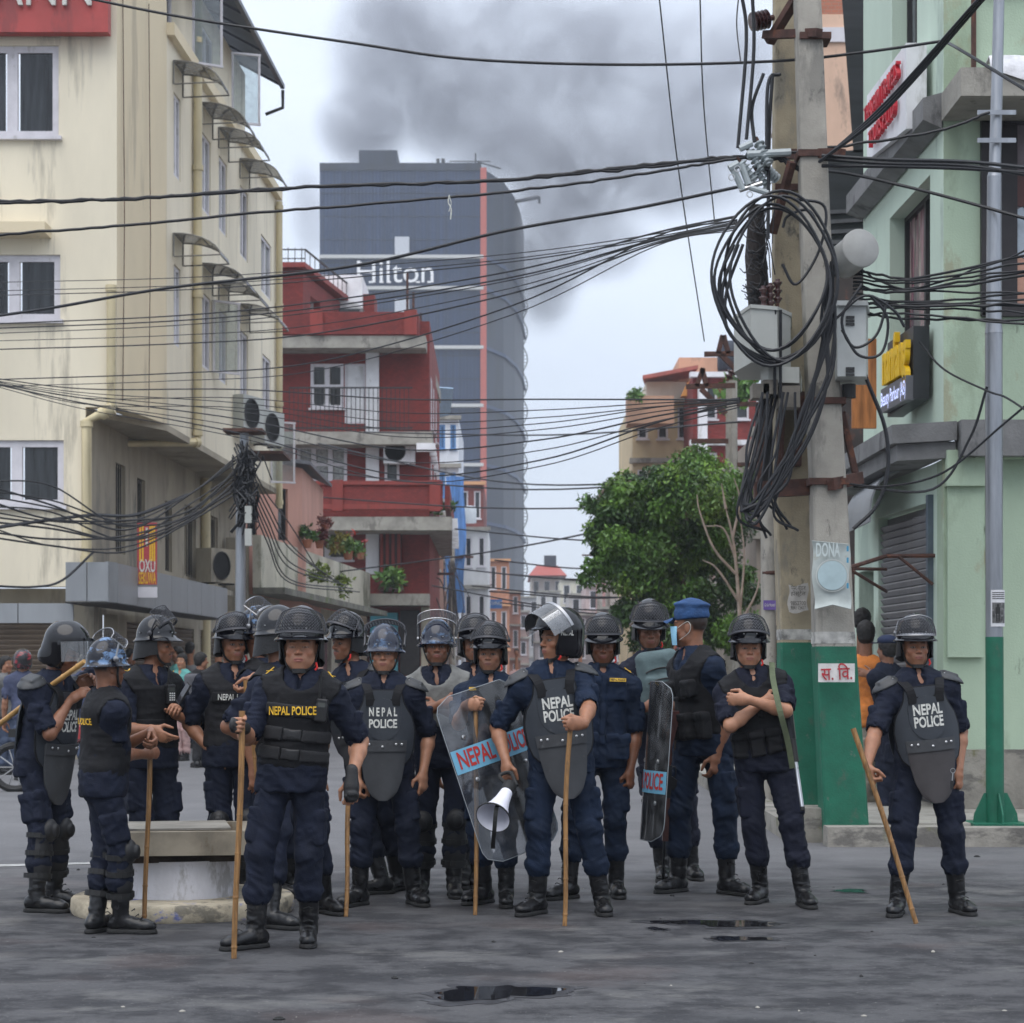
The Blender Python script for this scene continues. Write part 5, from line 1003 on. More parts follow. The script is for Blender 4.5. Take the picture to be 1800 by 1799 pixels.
b = MB(); yf = Yr - 1.15; b.box(((-8.6 + rx(735)) / 2, yf, (rz(598) + rz(562)) / 2), ((rx(735) + 8.6) / 2, .12, .35)); b.bar((rx(735) - .05, yf + .15, (rz(598) + rz(562)) / 2), (-2.92, Yr + 11, (rz(598) + rz(562)) / 2), .2, .7); b.build('roof_parapet', M_BRICK, RH_)
for px in (563, 725): MB().box((rx(px), yf - .03, (rz(598) + rz(560)) / 2), (.2, .16, .39)).build('parapet_pier', M_REDP, RH_)
yb = Yr - 1.95; bx = lambda px: (px - 900) / FPX * yb; bz = lambda y: 1.43 + (HY - y) / FPX * yb; zb0, zb1 = bz(897), bz(847)
b = MB(); b.box(((bx(470) + bx(778)) / 2, yb, (zb0 + zb1) / 2), ((bx(778) - bx(470)) / 2, .09, (zb1 - zb0) / 2 - .09)); b.bar((bx(786), yb + .1, (zb0 + zb1) / 2), (bx(786) - .22, Yr + 11, (zb0 + zb1) / 2), .16, zb1 - zb0 - .15); b.build('balcony_parapet', M_BRICK, RH_)
for z, h in ((zb1 - .05, .06), (zb0 + .1, .08)): MB().box(((bx(470) + bx(778)) / 2, yb - .02, z), ((bx(778) - bx(470)) / 2, .14, h)).build('balcony_rail', M_REDP, RH_)
for px in (532, 594, 765): MB().box((bx(px), yb - .04, (zb0 + zb1) / 2), (.17, .15, (zb1 - zb0) / 2 + .04)).build('balcony_pier', M_REDP, RH_)
b = MB(); zr0, zr1 = rz(765), rz(690); y2 = Yr - 1.05
for x in np.arange(rx(515), rx(728), .14): b.box((x, y2, (zr0 + zr1) / 2), (.012, .012, (zr1 - zr0) / 2))
for z in (zr0 + .1, zr1): b.box(((rx(515) + rx(728)) / 2, y2, z), ((rx(728) - rx(515)) / 2, .02, .025))
o = b.build('balcony_railing', M_DARKI, RH_); o['kind'] = 'stuff'
for i in range(8):
    p = V3((795 - 900) / FPX * (Yr - 2) - .03 * i, Yr - 1.4 + 1.35 * i, rz(930) - .0); MB().box(p + V3(-.35, 0, .04), (.5, .12, .18)).build('beam_end', M_WHITEP, RH_); MB().box(p + V3(-.86, .3, 2.5), (.3, .1, .13)).build('beam_end', M_WHITEP, RH_)
for px, yt in ((716, 478), (723, 500), (732, 520), (739, 532), (748, 552)): MB().tube([(rx(px), Yr + (px - 716) * .2, rz(565)), (rx(px), Yr + (px - 716) * .2, rz(yt))], .045, 6).build('starter_bar', M_RUST, RH_)
b = MB(); d2, n2 = wall(b, (-8.6, Yr + 1), (rx(527), Yr + 1), rz(565), rz(462), .25); wall(b, (rx(527), Yr + 1), (rx(527) + 1.2, Yr + 9), rz(565), rz(470), .25, [(1, 2.4, rz(565), rz(500)), (4, 6, rz(565), rz(500))]); b.build('stair_tower', M_BRICK, RH_); MB().prism([(-8.6, Yr + .7, rz(462)), (rx(532), Yr + .7, rz(462)), (rx(532) + 1.4, Yr + 9, rz(466)), (-8.6, Yr + 9, rz(466))], UPZ * .16).build('tower_slab', M_REDP, RH_)
b = MB()
for x in np.arange(-8.4, rx(532), .22): b.box((x, Yr + .8, rz(445)), (.012, .012, .34)); 
b.box((-7.7, Yr + .8, rz(430)), (.95, .02, .02)); b.box((-7.7, Yr + .8, rz(446)), (.95, .015, .015))
for k in np.linspace(0, 1, 14): b.box((rx(532) + 1.3 * k, Yr + .8 + 8 * k, rz(447)), (.012, .012, .34))
b.bar((rx(532), Yr + .8, rz(430)), (rx(532) + 1.3, Yr + 8.8, rz(432)), .05); o = b.build('roof_railing', M_DARKI, RH_); o['kind'] = 'stuff'
for x0, x1, y0, y1, nm, mm in ((668, 706, 1040, 936, 'bay_window', mat('maroon_bay', (.06, .02, .02), .5, var=.3, vs=2)), (640, 756, 1066, 1046, 'shop_canopy', M_CONC), (652, 700, 1187, 1078, 'teal_shutter', mat('teal_shutter', (.06, .24, .29), .6, var=.2, vs=2)), (704, 738, 1187, 1074, 'opening_shade_panel', mat('opening_shade', (.02, .018, .018), .8, var=.3)), (600, 646, 1187, 1070, 'brown_shutter', M_SHUTB), (741, 756, 1187, 1068, 'grey_pier', M_DINGY)): MB().box(((rx(x0) + rx(x1)) / 2, Yr - .16 - .3 * (nm == 'shop_canopy'), (rz(y0) + rz(y1)) / 2), ((rx(x1) - rx(x0)) / 2, .14 + .3 * (nm == 'shop_canopy'), (rz(y1) - rz(y0)) / 2)).build(nm, mm, RH_)  # the dark shop doorway is a solid box with shade as its colour
for x in (672, 682, 692, 702): MB().box((rx(x), Yr - .33, rz(985)), (.05, .03, .85)).build('bay_mullion', M_REDP, RH_)
ac_unit((rx(703), Yr - .3, rz(796)), 1.0, .8, .45, 'white air conditioner on the red balcony of the brick house', 0, M_WHITEP)
WH = empty('rooftop_room', (rx(600), 74, rz(560)), 'white and red rooftop room behind the parapet of the red house', 'building'); MB().box((rx(585) * 1.09, 74, rz(530) + .9), (1.0, 1.6, 1.2)).build('wall', M_WHITEP, WH); MB().prism([V3(rx(566) * 1.1, 72.2, rz(480) + .2), V3(rx(625) * 1.1, 72.2, rz(480) + .2), V3(rx(640) * 1.1, 72.2, rz(515) + .6), V3(rx(566) * 1.1, 72.2, rz(515) + .6)], (0, 3, 0)).build('roof', mat('pale_tin', (.5, .5, .5), .5, var=.1), WH); MB().box((rx(610) * 1.1, 72.1, rz(540) + .5), (.5, .1, .5)).build('window', M_GLASS, WH); MB().box((rx(640) * 1.1, 73.6, rz(530) + .7), (.35, .8, .8)).build('red_gable', M_BRICK, WH)
# ------------------------------------------------------------------ the hotel tower far behind
HT = empty('hotel_tower', (-16, 300, 0), 'tall dark clad hotel tower with white lettering and a red corner strip', 'tower')
Yh = 300.; hx = lambda px: (px - 900) / FPX * Yh; hz = lambda y: 1.43 + (HY - y) / FPX * Yh
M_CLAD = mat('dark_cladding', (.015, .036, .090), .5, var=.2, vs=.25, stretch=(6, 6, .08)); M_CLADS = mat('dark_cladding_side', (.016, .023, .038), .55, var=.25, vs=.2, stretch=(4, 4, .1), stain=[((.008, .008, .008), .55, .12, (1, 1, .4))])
b = MB(); b.prism([V3(hx(562), Yh, 0), V3(hx(846), Yh, 0), V3(hx(846), Yh, hz(293)), V3(hx(562), Yh, hz(293))], (0, 36, 0)); b.build('front_block', M_CLAD, HT)
k = MB()
for x in np.linspace(hx(566), hx(842), 46): k.box((x, Yh - .12, (hz(293)) / 2), (.06, .1, hz(293) / 2))
o = k.build('cladding_rib', M_CLAD, HT); o['kind'] = 'stuff'; k = MB(); [k.box(((hx(562) + hx(846)) / 2, Yh - .05, z), (11.8, .08, .05)) for z in np.arange(4, hz(296), 3.4)]; k.build('panel_joint', M_CLADS, HT)['kind'] = 'stuff'
side = [(hx(850), 300), ((885 - 900) / FPX * 308, 308), ((905 - 900) / FPX * 318, 318), ((916 - 900) / FPX * 330, 330), ((921 - 900) / FPX * 344, 344)]; b = MB()
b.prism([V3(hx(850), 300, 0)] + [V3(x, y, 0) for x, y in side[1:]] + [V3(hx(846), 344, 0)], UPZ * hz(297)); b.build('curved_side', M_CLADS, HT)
MB().box((hx(850), Yh - .35, hz(297) / 2), (.44, .4, hz(297) / 2)).build('red_strip', mat('red_strip_panel', (.42, .10, .07), .6, var=.08), HT)
for y in (453, 508, 612, 714, 818, 920): MB().box(((hx(562) + hx(850)) / 2, Yh - .4, hz(y)), ((hx(850) - hx(562)) / 2, .45, .24)).build('floor_band', mat('pale_band', (.5, .5, .48), .6, var=.06), HT); b = MB(); [b.bar(V3(side[i][0] + .15, side[i][1] - .3, hz(y)), V3(side[i + 1][0] + .15, side[i + 1][1] - .3, hz(y)), .4, .5) for i in range(4)]; b.build('side_band', M_CLAD, HT)
for px, y0, y1 in ((707, 418, 449), (707, 528, 560)): MB().box((hx(px), Yh - .3, (hz(y0) + hz(y1)) / 2), (1.05, .35, (hz(y0) - hz(y1)) / 2)).build('louvre_window', mat('pale_louvre', (.5, .52, .55), .5, var=.1), HT)
b = MB(); b.box(((hx(562) + hx(846)) / 2, Yh + .2, hz(294)), ((hx(846) - hx(562)) / 2, .5, .55)); b.build('roof_edge', M_CLADS, HT)
b = MB(); b.box(((hx(632) + hx(700)) / 2 * 1.02, Yh + 8, hz(276)), ((hx(700) - hx(632)) / 2, 4, 2.0)); b.build('plant_room', M_CLADS, HT); MB().lathe((hx(611), Yh + 6, hz(290)), [(1.3, 0), (1.25, .5), (.9, 1.0), (0, 1.3)], 16).build('roof_dome', M_CLADS, HT)
b = MB(); b.tube([(hx(840), Yh, hz(285)), (hx(880), Yh + 4, hz(285))], .12, 4); b.tube([(hx(836), Yh, hz(270)), (hx(836), Yh, hz(293))], .1, 4); b.tube([(hx(790), Yh, hz(284)), (hx(862), Yh, hz(284))], .08, 4)
for px in (770, 779): b.box((hx(px), Yh, hz(288)), (.25, .25, .7))
b.tube([((905 - 900) / FPX * 318, 317, hz(334) + 2.2), ((948 - 900) / FPX * 318, 317, hz(328) + 2.4)], .3, 4); b.tube([((948 - 900) / FPX * 318, 317, hz(323) + 2), ((948 - 900) / FPX * 318, 317, hz(335) + 2)], .2, 4); b.build('roof_mast', M_DARKI, HT)
b = MB()
for q, y in enumerate(np.arange(380, 1000, 52)):       # scaffold loops bulging from the burnt edge
    p = V3(*side[4], hz(y)) + V3(-.2, -6, 0); b.tube([p + V3(.75 * math.sin(math.pi * t), 0, -4.2 * t) for t in np.linspace(0, 1, 9)], .08, 4)
    for t in np.linspace(.1, .9, 7): b.tube([p + V3(0, 0, -4.2 * t), p + V3(.75 * math.sin(math.pi * t), 0, -4.2 * t)], .05, 4)
b.build('scaffold_loop', M_DARKI, HT)['kind'] = 'stuff'
LT = text('tower_lettering', 'Hilton', (hx(695), Yh - .7, hz(482)), (1, 0, 0), UPZ, 4.6, mat('sign_white', (.8, .8, .8), .5, var=0), HT, bold=.0, fit=hx(762) - hx(628), depth=.25)
b = MB()                                       # serifs of the lettering
v, f = text_geo('Hilton', .0); 
for px, yb_, w in ((633, 498, 8), (653, 498, 8), (633, 465, 8), (653, 465, 8), (671, 498, 7), (684, 498, 7), (735, 498, 7), (755, 498, 7)): b.box((hx(px), Yh - .82, hz(yb_)), (w / 2 / 12, .14, .12))
b.build('letter_serif', MATS['sign_white'], HT)
# ------------------------------------------------------------------ generic street houses
def house(px0, px1, ytop, Y, dep, m, label, cols=2, rows=3, name='street_house', roof=None, z0=0, wm=None, gm=None, side=0., shop=False, win=(.52, .55)):
    x0, x1 = (px0 - 900) / FPX * Y, (px1 - 900) / FPX * Y; zt = 1.43 + (HY - ytop) / FPX * Y; root = empty(name, ((x0 + x1) / 2, Y, 0), label, 'house'); W_ = x1 - x0; fh = (zt - z0) / rows; ops = []
    for i in range(cols):
        for j in range(rows):
            if shop and j == 0: continue
            cu = W_ * (i + .5) / cols; w = W_ / cols * win[0] / 2; ops.append((cu - w, cu + w, z0 + fh * j + fh * (.9 - win[1]), z0 + fh * j + fh * .86))
    b = MB(); d, n = wall(b, (x0, Y), (x1, Y), z0, zt, .3, ops); b.prism([V3(x0, Y + .3, z0), V3(x1, Y + .3, z0), V3(x1 + side, Y + dep, z0), V3(x0, Y + dep, z0)], UPZ * (zt - z0 - .02)); b.build('wall', m, root)
    for o in ops: window(root, (x0, Y), d, n, *o, cols=2 if o[1] - o[0] > .8 else 1, fr=.07, m=wm or M_UPVC, g=gm or M_GLASS, inset=.08)
    for j in range(1, rows + 1): MB().box(((x0 + x1) / 2, Y - .05, z0 + fh * j), (W_ / 2 + .12, .22, .09)).build('floor_slab' if j < rows else 'cornice', roof or M_CONC, root)
    return root
def plaster(nm, c, s=(.12, .11, .1)): return mat(nm, c, .88, var=.12, vs=.7, stretch=(1, 1, .4), stain=[(s, .63, .8, (1, 1, .4))])
house(700, 722, 945, 70, 6, plaster('cream_house', (.62, .57, .46)), 'narrow cream house front just behind the red balcony', 1, 3)
house(716, 770, 925, 88, 8, brick_mat('orange_brick', (.42, .19, .11), (.36, .15, .09), (.3, .2, .15), 2.5), 'orange brick house with small windows behind the red house', 2, 4)
house(768, 806, 735, 95, 10, plaster('white_blue_house', (.62, .64, .68)), 'tall white house with blue window strips', 2, 6, wm=mat('blue_frame', (.1, .25, .5), .5), gm=mat('blue_glass', (.08, .16, .3), .2))
bt = empty('blue_tarpaulin', (-3.4, 92, 5), 'long blue tarpaulin hanging down the front of the white house', 'tarpaulin'); P = [[V3((784 - 900) / FPX * 92 + v * .85 + .06 * math.sin(9 * t + 4 * v), 92 - .12 * math.sin(5 * v + 3 * t), rz_) for v in np.linspace(0, 1, 7)] for t, rz_ in ((t, 1.43 + (HY - (838 + 240 * t)) / FPX * 92) for t in np.linspace(0, 1, 14))]; MB().sheet(P, .02).build('sheet', mat('tarp_blue', (.09, .22, .5), .6, var=.25, vs=2, stretch=(3, 1, .3)), bt, True)
bt = empty('blue_roof_sheet', (-3.6, 84, 12), 'pale blue roof sheet on poles above the white house', 'roof sheet'); MB().sheet([[V3((767 - 900) / FPX * 84, 84, 1.43 + (HY - 680) / FPX * 84), V3((797 - 900) / FPX * 84, 84, 1.43 + (HY - 682) / FPX * 84)], [V3((767 - 900) / FPX * 84, 86, 1.43 + (HY - 722) / FPX * 84), V3((788 - 900) / FPX * 84, 86, 1.43 + (HY - 718) / FPX * 84)]], .04).build('sheet', mat('pale_blue_tin', (.35, .5, .68), .5, var=.1), bt)
house(806, 850, 850, 112, 12, brick_mat('maroon_brick', (.2, .06, .05), (.16, .05, .045), (.12, .05, .05), 2.5), 'maroon house with an orange slab on its roof', 2, 4, roof=plaster('orange_slab', (.55, .3, .16)))
house(812, 858, 930, 104, 10, plaster('white_low', (.6, .6, .6)), 'white house with a water tank in front of the maroon house', 2, 3)
tk = empty('water_tank', ((826 - 900) / FPX * 106, 106, 8.8), 'round pale water tank on the roof of the white house', 'tank'); MB().lathe(((826 - 900) / FPX * 106, 106, 1.43 + (HY - 930) / FPX * 106 + .3), [(.32, 0), (.34, .05), (.34, .75), (.26, .86), (.08, .9), (0, .9)], 16).build('tank_body', mat('tank_pale', (.55, .58, .6), .5, var=.05), tk, True)
house(858, 895, 985, 150, 14, plaster('orange_old', (.42, .2, .12)), 'orange roofed old house at the foot of the tower', 2, 3, roof=plaster('orange_slab', (.55, .3, .16)))
house(880, 915, 1040, 165, 14, brick_mat('brick_far', (.36, .16, .1), (.3, .13, .09), (.3, .2, .16), 2), 'far brick house below the burnt side of the tower', 2, 3)
house(933, 990, 1015, 270, 14, plaster('far_cream', (.5, .45, .4)), 'far cream house with a red roof at the end of the street', 3, 4)
rr = empty('red_roof', ((961 - 900) / FPX * 268, 268, 14), 'red hipped roof of the far cream house', 'roof'); xa, xb = (929 - 900) / FPX * 268, (996 - 900) / FPX * 268; z_ = 1.43 + (HY - 1013) / FPX * 268; b = MB(); b.add([(xa, 266, z_), (xb, 266, z_), (xb, 286, z_), (xa, 286, z_), (xa + 1.1, 272, z_ + 1.6), (xb - 1.1, 272, z_ + 1.6)], [(0, 1, 5, 4), (1, 2, 5), (2, 3, 4, 5), (3, 0, 4), (0, 3, 2, 1)]); b.build('roof_slope', mat('red_tin', (.34, .07, .05), .6, var=.1), rr); MB().box(((968 - 900) / FPX * 268, 272, z_ + 2.1), (.8, .6, .8)).build('roof_tank', M_CLADS, rr)
far = [(905, 950, 1050, 230, (.36, .36, .36)), (945, 985, 1040, 215, (.5, .49, .47)), (985, 1030, 1020, 240, (.55, .52, .42)), (1000, 1050, 1045, 190, (.42, .4, .38)), (1030, 1085, 1030, 175, (.46, .36, .34)), (1060, 1110, 1000, 140, (.4, .22, .2)), (1085, 1150, 985, 120, (.5, .42, .36))]
far += [(722, 768, 1020, 80, (.3, .16, .12)), (770, 812, 1050, 100, (.22, .2, .19)), (890, 930, 1075, 190, (.28, .2, .18)), (1010, 1060, 1080, 150, (.3, .27, .26)), (1060, 1130, 1070, 105, (.25, .2, .19)), (940, 1000, 1085, 170, (.33, .3, .3))]
far_l = ['dark brown shop house under the red balcony', 'grey shop house at the foot of the blue tarpaulin', 'brownish low house before the street end', 'dark grey low house right of the street end', 'brown shop house at the left foot of the tree', 'pale grey low house in the middle of the street end']
for i, (a, c, y, Y, cl) in enumerate(far): house(a, c, y, Y, 12, plaster('far_plaster_%s' % 'abcdefghijklmn'[i], cl), ['low grey house far down the street', 'pale far house left of the street end', 'yellowish far house under the street cables', 'grey brown far house right of the street end', 'pinkish far house beside the leaning poles', 'dull red house behind the tree, left part', 'beige house behind the tree', *far_l][i], 2, 3, gm=M_GLASS)
# right, beyond the tree: peach and red flats
PE = house(1112, 1218, 700, 78, 10, plaster('peach_flat', (.55, .44, .27)), 'peach flats with a jutting balcony and a red tiled roof above the tree', 3, 5)
Yp = 77.; px_ = lambda p: (p - 900) / FPX * Yp; pz = lambda y: 1.43 + (HY - y) / FPX * Yp
MB().box(((px_(1100) + px_(1180)) / 2, Yp - .6, (pz(752) + pz(704)) / 2), ((px_(1180) - px_(1100)) / 2, .7, (pz(704) - pz(752)) / 2)).build('jutting_balcony', plaster('peach_balcony', (.46, .28, .19)), PE)
MB().box((px_(1168) + .1, Yp + 2, (pz(702) + pz(668)) / 2), (.75, 1.5, (pz(668) - pz(702)) / 2)).build('roof_room', plaster('pale_room', (.55, .5, .42)), PE); MB().prism([V3(px_(1128), Yp - .5, pz(670)), V3(px_(1225), Yp - .5, pz(652)), V3(px_(1225), Yp + 5, pz(640)), V3(px_(1150), Yp + 5, pz(650))], UPZ * .14).build('tiled_roof', mat('red_tiles', (.36, .11, .09), .7, var=.2, vs=4), PE)
MB().box(((px_(1205) + px_(1300)) / 2, Yp + 5, (pz(650) + pz(607)) / 2), ((px_(1300) - px_(1205)) / 2, 2, (pz(607) - pz(650)) / 2)).build('top_room', plaster('peach_top', (.56, .33, .22)), PE)
b = MB(); b.prism([V3(px_(1195), Yp - .55, pz(700)), V3(px_(1205), Yp - .55, pz(678)), V3(px_(1218), Yp - .55, pz(668)), V3(px_(1218), Yp - .55, pz(860)), V3(px_(1212), Yp - .55, pz(860)), V3(px_(1212), Yp - .55, pz(700))], (0, .5, 0)); b.build('orange_frame', plaster('orange_frame', (.55, .26, .08)), PE)
RB = house(1218, 1330, 660, 74, 10, M_BRICK, 'red brick flats with white bands behind the transformer poles', 2, 5, roof=M_WHITEP); MB().box((px_(1221), 73.8, (pz(860) + pz(690)) / 2), (.16, .2, (pz(690) - pz(860)) / 2)).build('white_pier', M_WHITEP, RB)
tk = empty('roof_tank', (px_(1275), 76, pz(650)), 'dark plastic water tank on the roof of the red flats', 'tank'); MB().lathe((px_(1278), 76, pz(660)), [(.45, 0), (.47, .1), (.47, .9), (.3, 1.1), (0, 1.15)], 16).build('tank_body', M_CLADS, tk, True)
# ------------------------------------------------------------------ right: the mint green corner building
GB = empty('mint_building', (5, 20, .16), 'mint green corner building with concrete ledges and a roller shutter', 'building')
G0, G1 = V3(4.13, 19.6, 0), V3(4.049, 23.6, 0); gz = lambda y, Y=19.6: 1.43 + (HY - y) / FPX * Y; gd = unit(G0 - G1); gn = V3(-gd[1], gd[0], 0)
cu = lambda px: 4.0008 - (lambda Y: (Y - 19.6) * 1.0002)((lambda k: (4.13 + .0203 * 19.6) / (k + .0203))((px - 900) / FPX))
LC = np.linalg.norm(G0 - G1); po = [(cu(1564), cu(1635), 4.88, 6.36), (cu(1568), cu(1612), 7.5, 10.4)]
b = MB(); gd, gn = wall(b, G1, G0, 3.84, 13, .3, po); b.build('street_wall', M_MINTS, GB)
for i, o in enumerate(po): window(GB, G1, gd, gn, *o, cols=2 if i == 0 else 3, fr=.05, inset=.2, m=M_DARKI, g=mat('poster_glass', (.25, .12, .14), .15, var=.5, vs=3, stretch=(4, 4, .3), stain=[((.45, .42, .36), .52, 2.4, (3, 3, .4)), ((.05, .05, .07), .56, 1.8, (2, 2, .5))]) if i == 0 else M_GLASSP, sill=False)
b = MB(); wall(b, G0, (9.5, 19.6), 3.84, 13, .3, [(.36, 3.2, gz(556), gz(198))]); b.build('front_wall', M_MINT, GB)
b = MB(); wall(b, G0, (9.5, 19.6), .72, 3.5, .3); b.build('lower_front_wall', M_MINT, GB)
MB().box((6.85, 19.58, .44), (2.72, .14, .28)).build('plinth', M_KERB, GB)
MB().box((4.33, 19.56, gz(825)), (.19, .09, .17)).build('pilaster_block', M_MINT, GB); MB().box((4.33, 19.58, 2.6), (.17, .04, 1.0)).build('pilaster', M_MINT, GB); MB().box((7, 19.5, gz(803)), (2.6, .07, .03)).build('moulding', M_MINT, GB)
# ledges
for k, (z0, z1, o_) in enumerate(((3.66, 3.84, .0), (3.5, 3.655, .06))):
    b = MB(); b.prism([V3(4.22 + .0, 19.42 + o_, z0), V3(3.66 + o_, 19.72 + o_, z0), V3(3.6 + o_, 23.6, z0), V3(4.03, 23.6, z0), V3(4.12, 19.7, z0)], UPZ * (z1 - z0)); b.build('corner_ledge', M_LEDGE, GB)
MB().box((6.9, 19.47, 3.67), (2.66, .16, .17)).build('front_ledge', M_LEDGE, GB)
b = MB(); b.prism([G0 + V3(-.02, -.02, 6.66), G0 + V3(-.2, -.02, 6.74), G0 + V3(-.2, -.02, 6.95), G0 + V3(-.02, -.02, 7.0)], G1 - G0); b.build('sloping_band', M_LEDGE, GB)
b = MB(); b.prism([V3(4.1, 18.7, 6.72), V3(9.5, 18.7, 6.72), V3(9.5, 19.55, 6.72), V3(4.1, 19.55, 6.72)], UPZ * .26); b.build('balcony_slab', M_CONC, GB)
b = MB(); wall(b, (4.27, 18.95), (9.5, 18.95), 6.98, 7.75, .1); b.build('balcony_wall', M_MINT, GB); b = MB(); b.bar((4.26, 18.9, 6.98), (4.26, 18.9, 7.8), .04); b.bar((4.26, 18.9, 7.78), (9.5, 18.9, 7.78), .05); b.build('rusty_rail', M_RUST, GB)
MB().box((5.3, 18.9, 7.4), (.45, .02, .36)).build('blue_panel', mat('faded_blue_panel', (.22, .42, .46), .7, var=.3, vs=3, stain=[((.5, .48, .42), .6, 3, (1, 1, 1))]), GB)
cl = empty('white_cloth', (5, 18.75, 6.98), 'crumpled white cloth lying along the edge of the balcony slab', 'cloth'); P = [[V3(4.36 + 2.6 * u, 18.86 - .2 * math.sin(v * 1.6), 7.06 + .05 * math.sin(11 * u + 2 * v) - .3 * max(0, v - .45) ** 1.1 * (1 + .5 * math.sin(5 * u))) for v in np.linspace(0, 1, 7)] for u in np.linspace(0, 1, 30)]; MB().sheet(P, .012).build('sheet', mat('white_plastic_cloth', (.68, .68, .7), .7, var=.12, vs=9, bump=.5, bs=30), cl, True)
# tall picture hoarding in its dark frame
hd = empty('picture_hoarding', (5.9, 19.6, gz(556)), 'large framed salon picture hoarding on the upper mint wall, partly behind the steel pole', 'hoarding'); z0, z1 = gz(556), gz(198); x0 = 4.13 + .36
b = MB(); b.box((x0 + .06, 19.62, (z0 + z1) / 2), (.07, .08, (z1 - z0) / 2)); b.box((x0 + 1.1, 19.62, z0 + .05), (1.1, .08, .06)); b.box((x0 + 1.1, 19.62, z1 - .05), (1.1, .08, .06)); b.box((x0 + .25, 19.64, (z0 + z1) / 2), (.1, .03, (z1 - z0) / 2)); b.build('frame', mat('dark_brown_frame', (.022, .018, .02), .5, var=.2), hd)
MB().box((x0 + 1.25, 19.67, (z0 + z1) / 2), (1.0, .02, (z1 - z0) / 2 - .1)).build('picture', mat('hoarding_print', (.16, .13, .14), .45, var=.5, vs=1.6, stain=[((.34, .2, .17), .56, 1.4, (1, 1, 1)), ((.36, .46, .52), .60, 1.9, (1, 1, .7)), ((.03, .025, .03), .66, 1.2, (1, 1, .6))]), hd)
hp = lambda pts, nm, c: MB().prism([at(x, y, 19.64) for x, y in pts], (0, .012, 0)).build(nm, mat('print_' + nm, c, .5, var=.15, vs=5), hd)
hp([(1763, 330), (1776, 312), (1800, 306), (1840, 316), (1852, 360), (1800, 366), (1772, 356)], 'printed_hair', (.10, .035, .03)); hp([(1782, 372), (1800, 362), (1850, 362), (1850, 470), (1790, 450), (1776, 420)], 'printed_shape', (.40, .46, .52)); hp([(1764, 440), (1790, 452), (1850, 472), (1850, 550), (1762, 548)], 'printed_skin', (.46, .25, .18))
# shutter, hood, corner pillar and dark shop on the street side
C0, C1 = (3.99, 22.3), (4.13, 20.15); b = MB(); wall(b, (3.95, 23.6), C0, .16, 3.5, .25, [(.25, 1.05, .16, 2.6)]); wall(b, (C1[0], C1[1] + .0), (4.13, 19.902), .16, 3.5, .25); wall(b, C0, C1, 3.14, 3.5, .25); b.build('street_lower_wall', M_MINTS, GB)
shutter(GB, C0, C1, .16, 3.12, .078, M_SHUT); MB().box((4.105, 20.12, 1.7), (.03, .05, 1.5)).build('shutter_rail', mat('blue_grey_steel', (.1, .13, .16), .5, var=.1), GB)
b = MB(); P = [[V3(3.98 - .03 * v - .30 * math.sin(t * 1.7), 22.6 - 2.2 * v * .8, 3.5 - .55 * (1 - math.cos(t * 1.5))) for v in (0, 1)] for t in np.linspace(0, 1, 8)]; b.sheet(P, .02); b.build('shutter_hood', M_FASC, GB, True)
MB().box((4.32, 23.1, 1.4), (.1, .46, 1.2)).build('interior_shade_box', mat('interior_shade', (.015, .014, .014), .9, var=.2), GB)  # solid box behind the doorway, the unlit shop's darkness put into its colour
b = MB(); pS = [at(1494, 998, 19.3), at(1557, 978, 20.2), at(1645, 977, 20.0)]; b.tube(pS, .022, 6); b.tube([at(1494, 1000, 19.3), at(1557, 1001, 20.2)], .018, 6); b.tube([at(1497, 1003, 19.3), at(1558, 1040, 20.3)], .016, 6); b.tube([at(1580, 979, 20.1), at(1640, 1028, 20.0)], .018, 6); aw = empty('awning_bracket', at(1560, 1000, 20), 'rusty folded awning bracket in front of the roller shutter', 'bracket'); b.build('tube_frame', M_RUST, aw, True)
# signs on the street side
sg = empty('travel_sign', (3.9, 21, 6.9), 'white travel agency sign board with raised red letters on the mint wall', 'sign'); s0, s1 = V3(3.86, 20.05, 0), V3(3.83, 22.1, 0); sdir = unit(s0 - s1); sn_ = V3(-sdir[1], sdir[0], 0)
b = MB(); b.prism([s1 + UPZ * 6.98, s0 + UPZ * 6.78, s0 + UPZ * 7.62, s1 + UPZ * 7.68], sn_ * .2); b.build('board', M_WHITEP, sg)
for body, z, u, fit in (('THASHIM TRAVELS', 7.40, .5, 1.75), ('TOURS P.LTD', 7.08, .52, 1.35)): text('lettering', body, s1 + (s0 - s1) * u + UPZ * z - sn_ * .02, sdir, UPZ, .25, mat('sign_letter_red', (.5, .015, .03), .45, var=.05), sg, bold=.0, fit=fit, depth=.045)
sg = empty('parlour_sign', (3.8, 20.8, 4.0), 'yellow and black beauty parlour sign box sticking out of the mint wall', 'sign'); s0, s1 = V3(3.92, 20.0, 0), V3(3.86, 21.05, 0); sdir = unit(s0 - s1); sn_ = V3(-sdir[1], sdir[0], 0)
b = MB(); b.prism([s1 + UPZ * 4.08, s0 + UPZ * 4.13, s0 + UPZ * 4.84, s1 + UPZ * 4.84], sn_ * .16); b.build('case', mat('sign_case_black', (.02, .022, .025), .4, var=.1), sg); MB().box((s0 + s1) / 2 + UPZ * 4.24 - sn_ * .03, (.52, .04, .12), np.stack([sdir, sn_, UPZ], 1)).build('lower_box', mat('sign_case_grey', (.1, .1, .11), .4), sg)
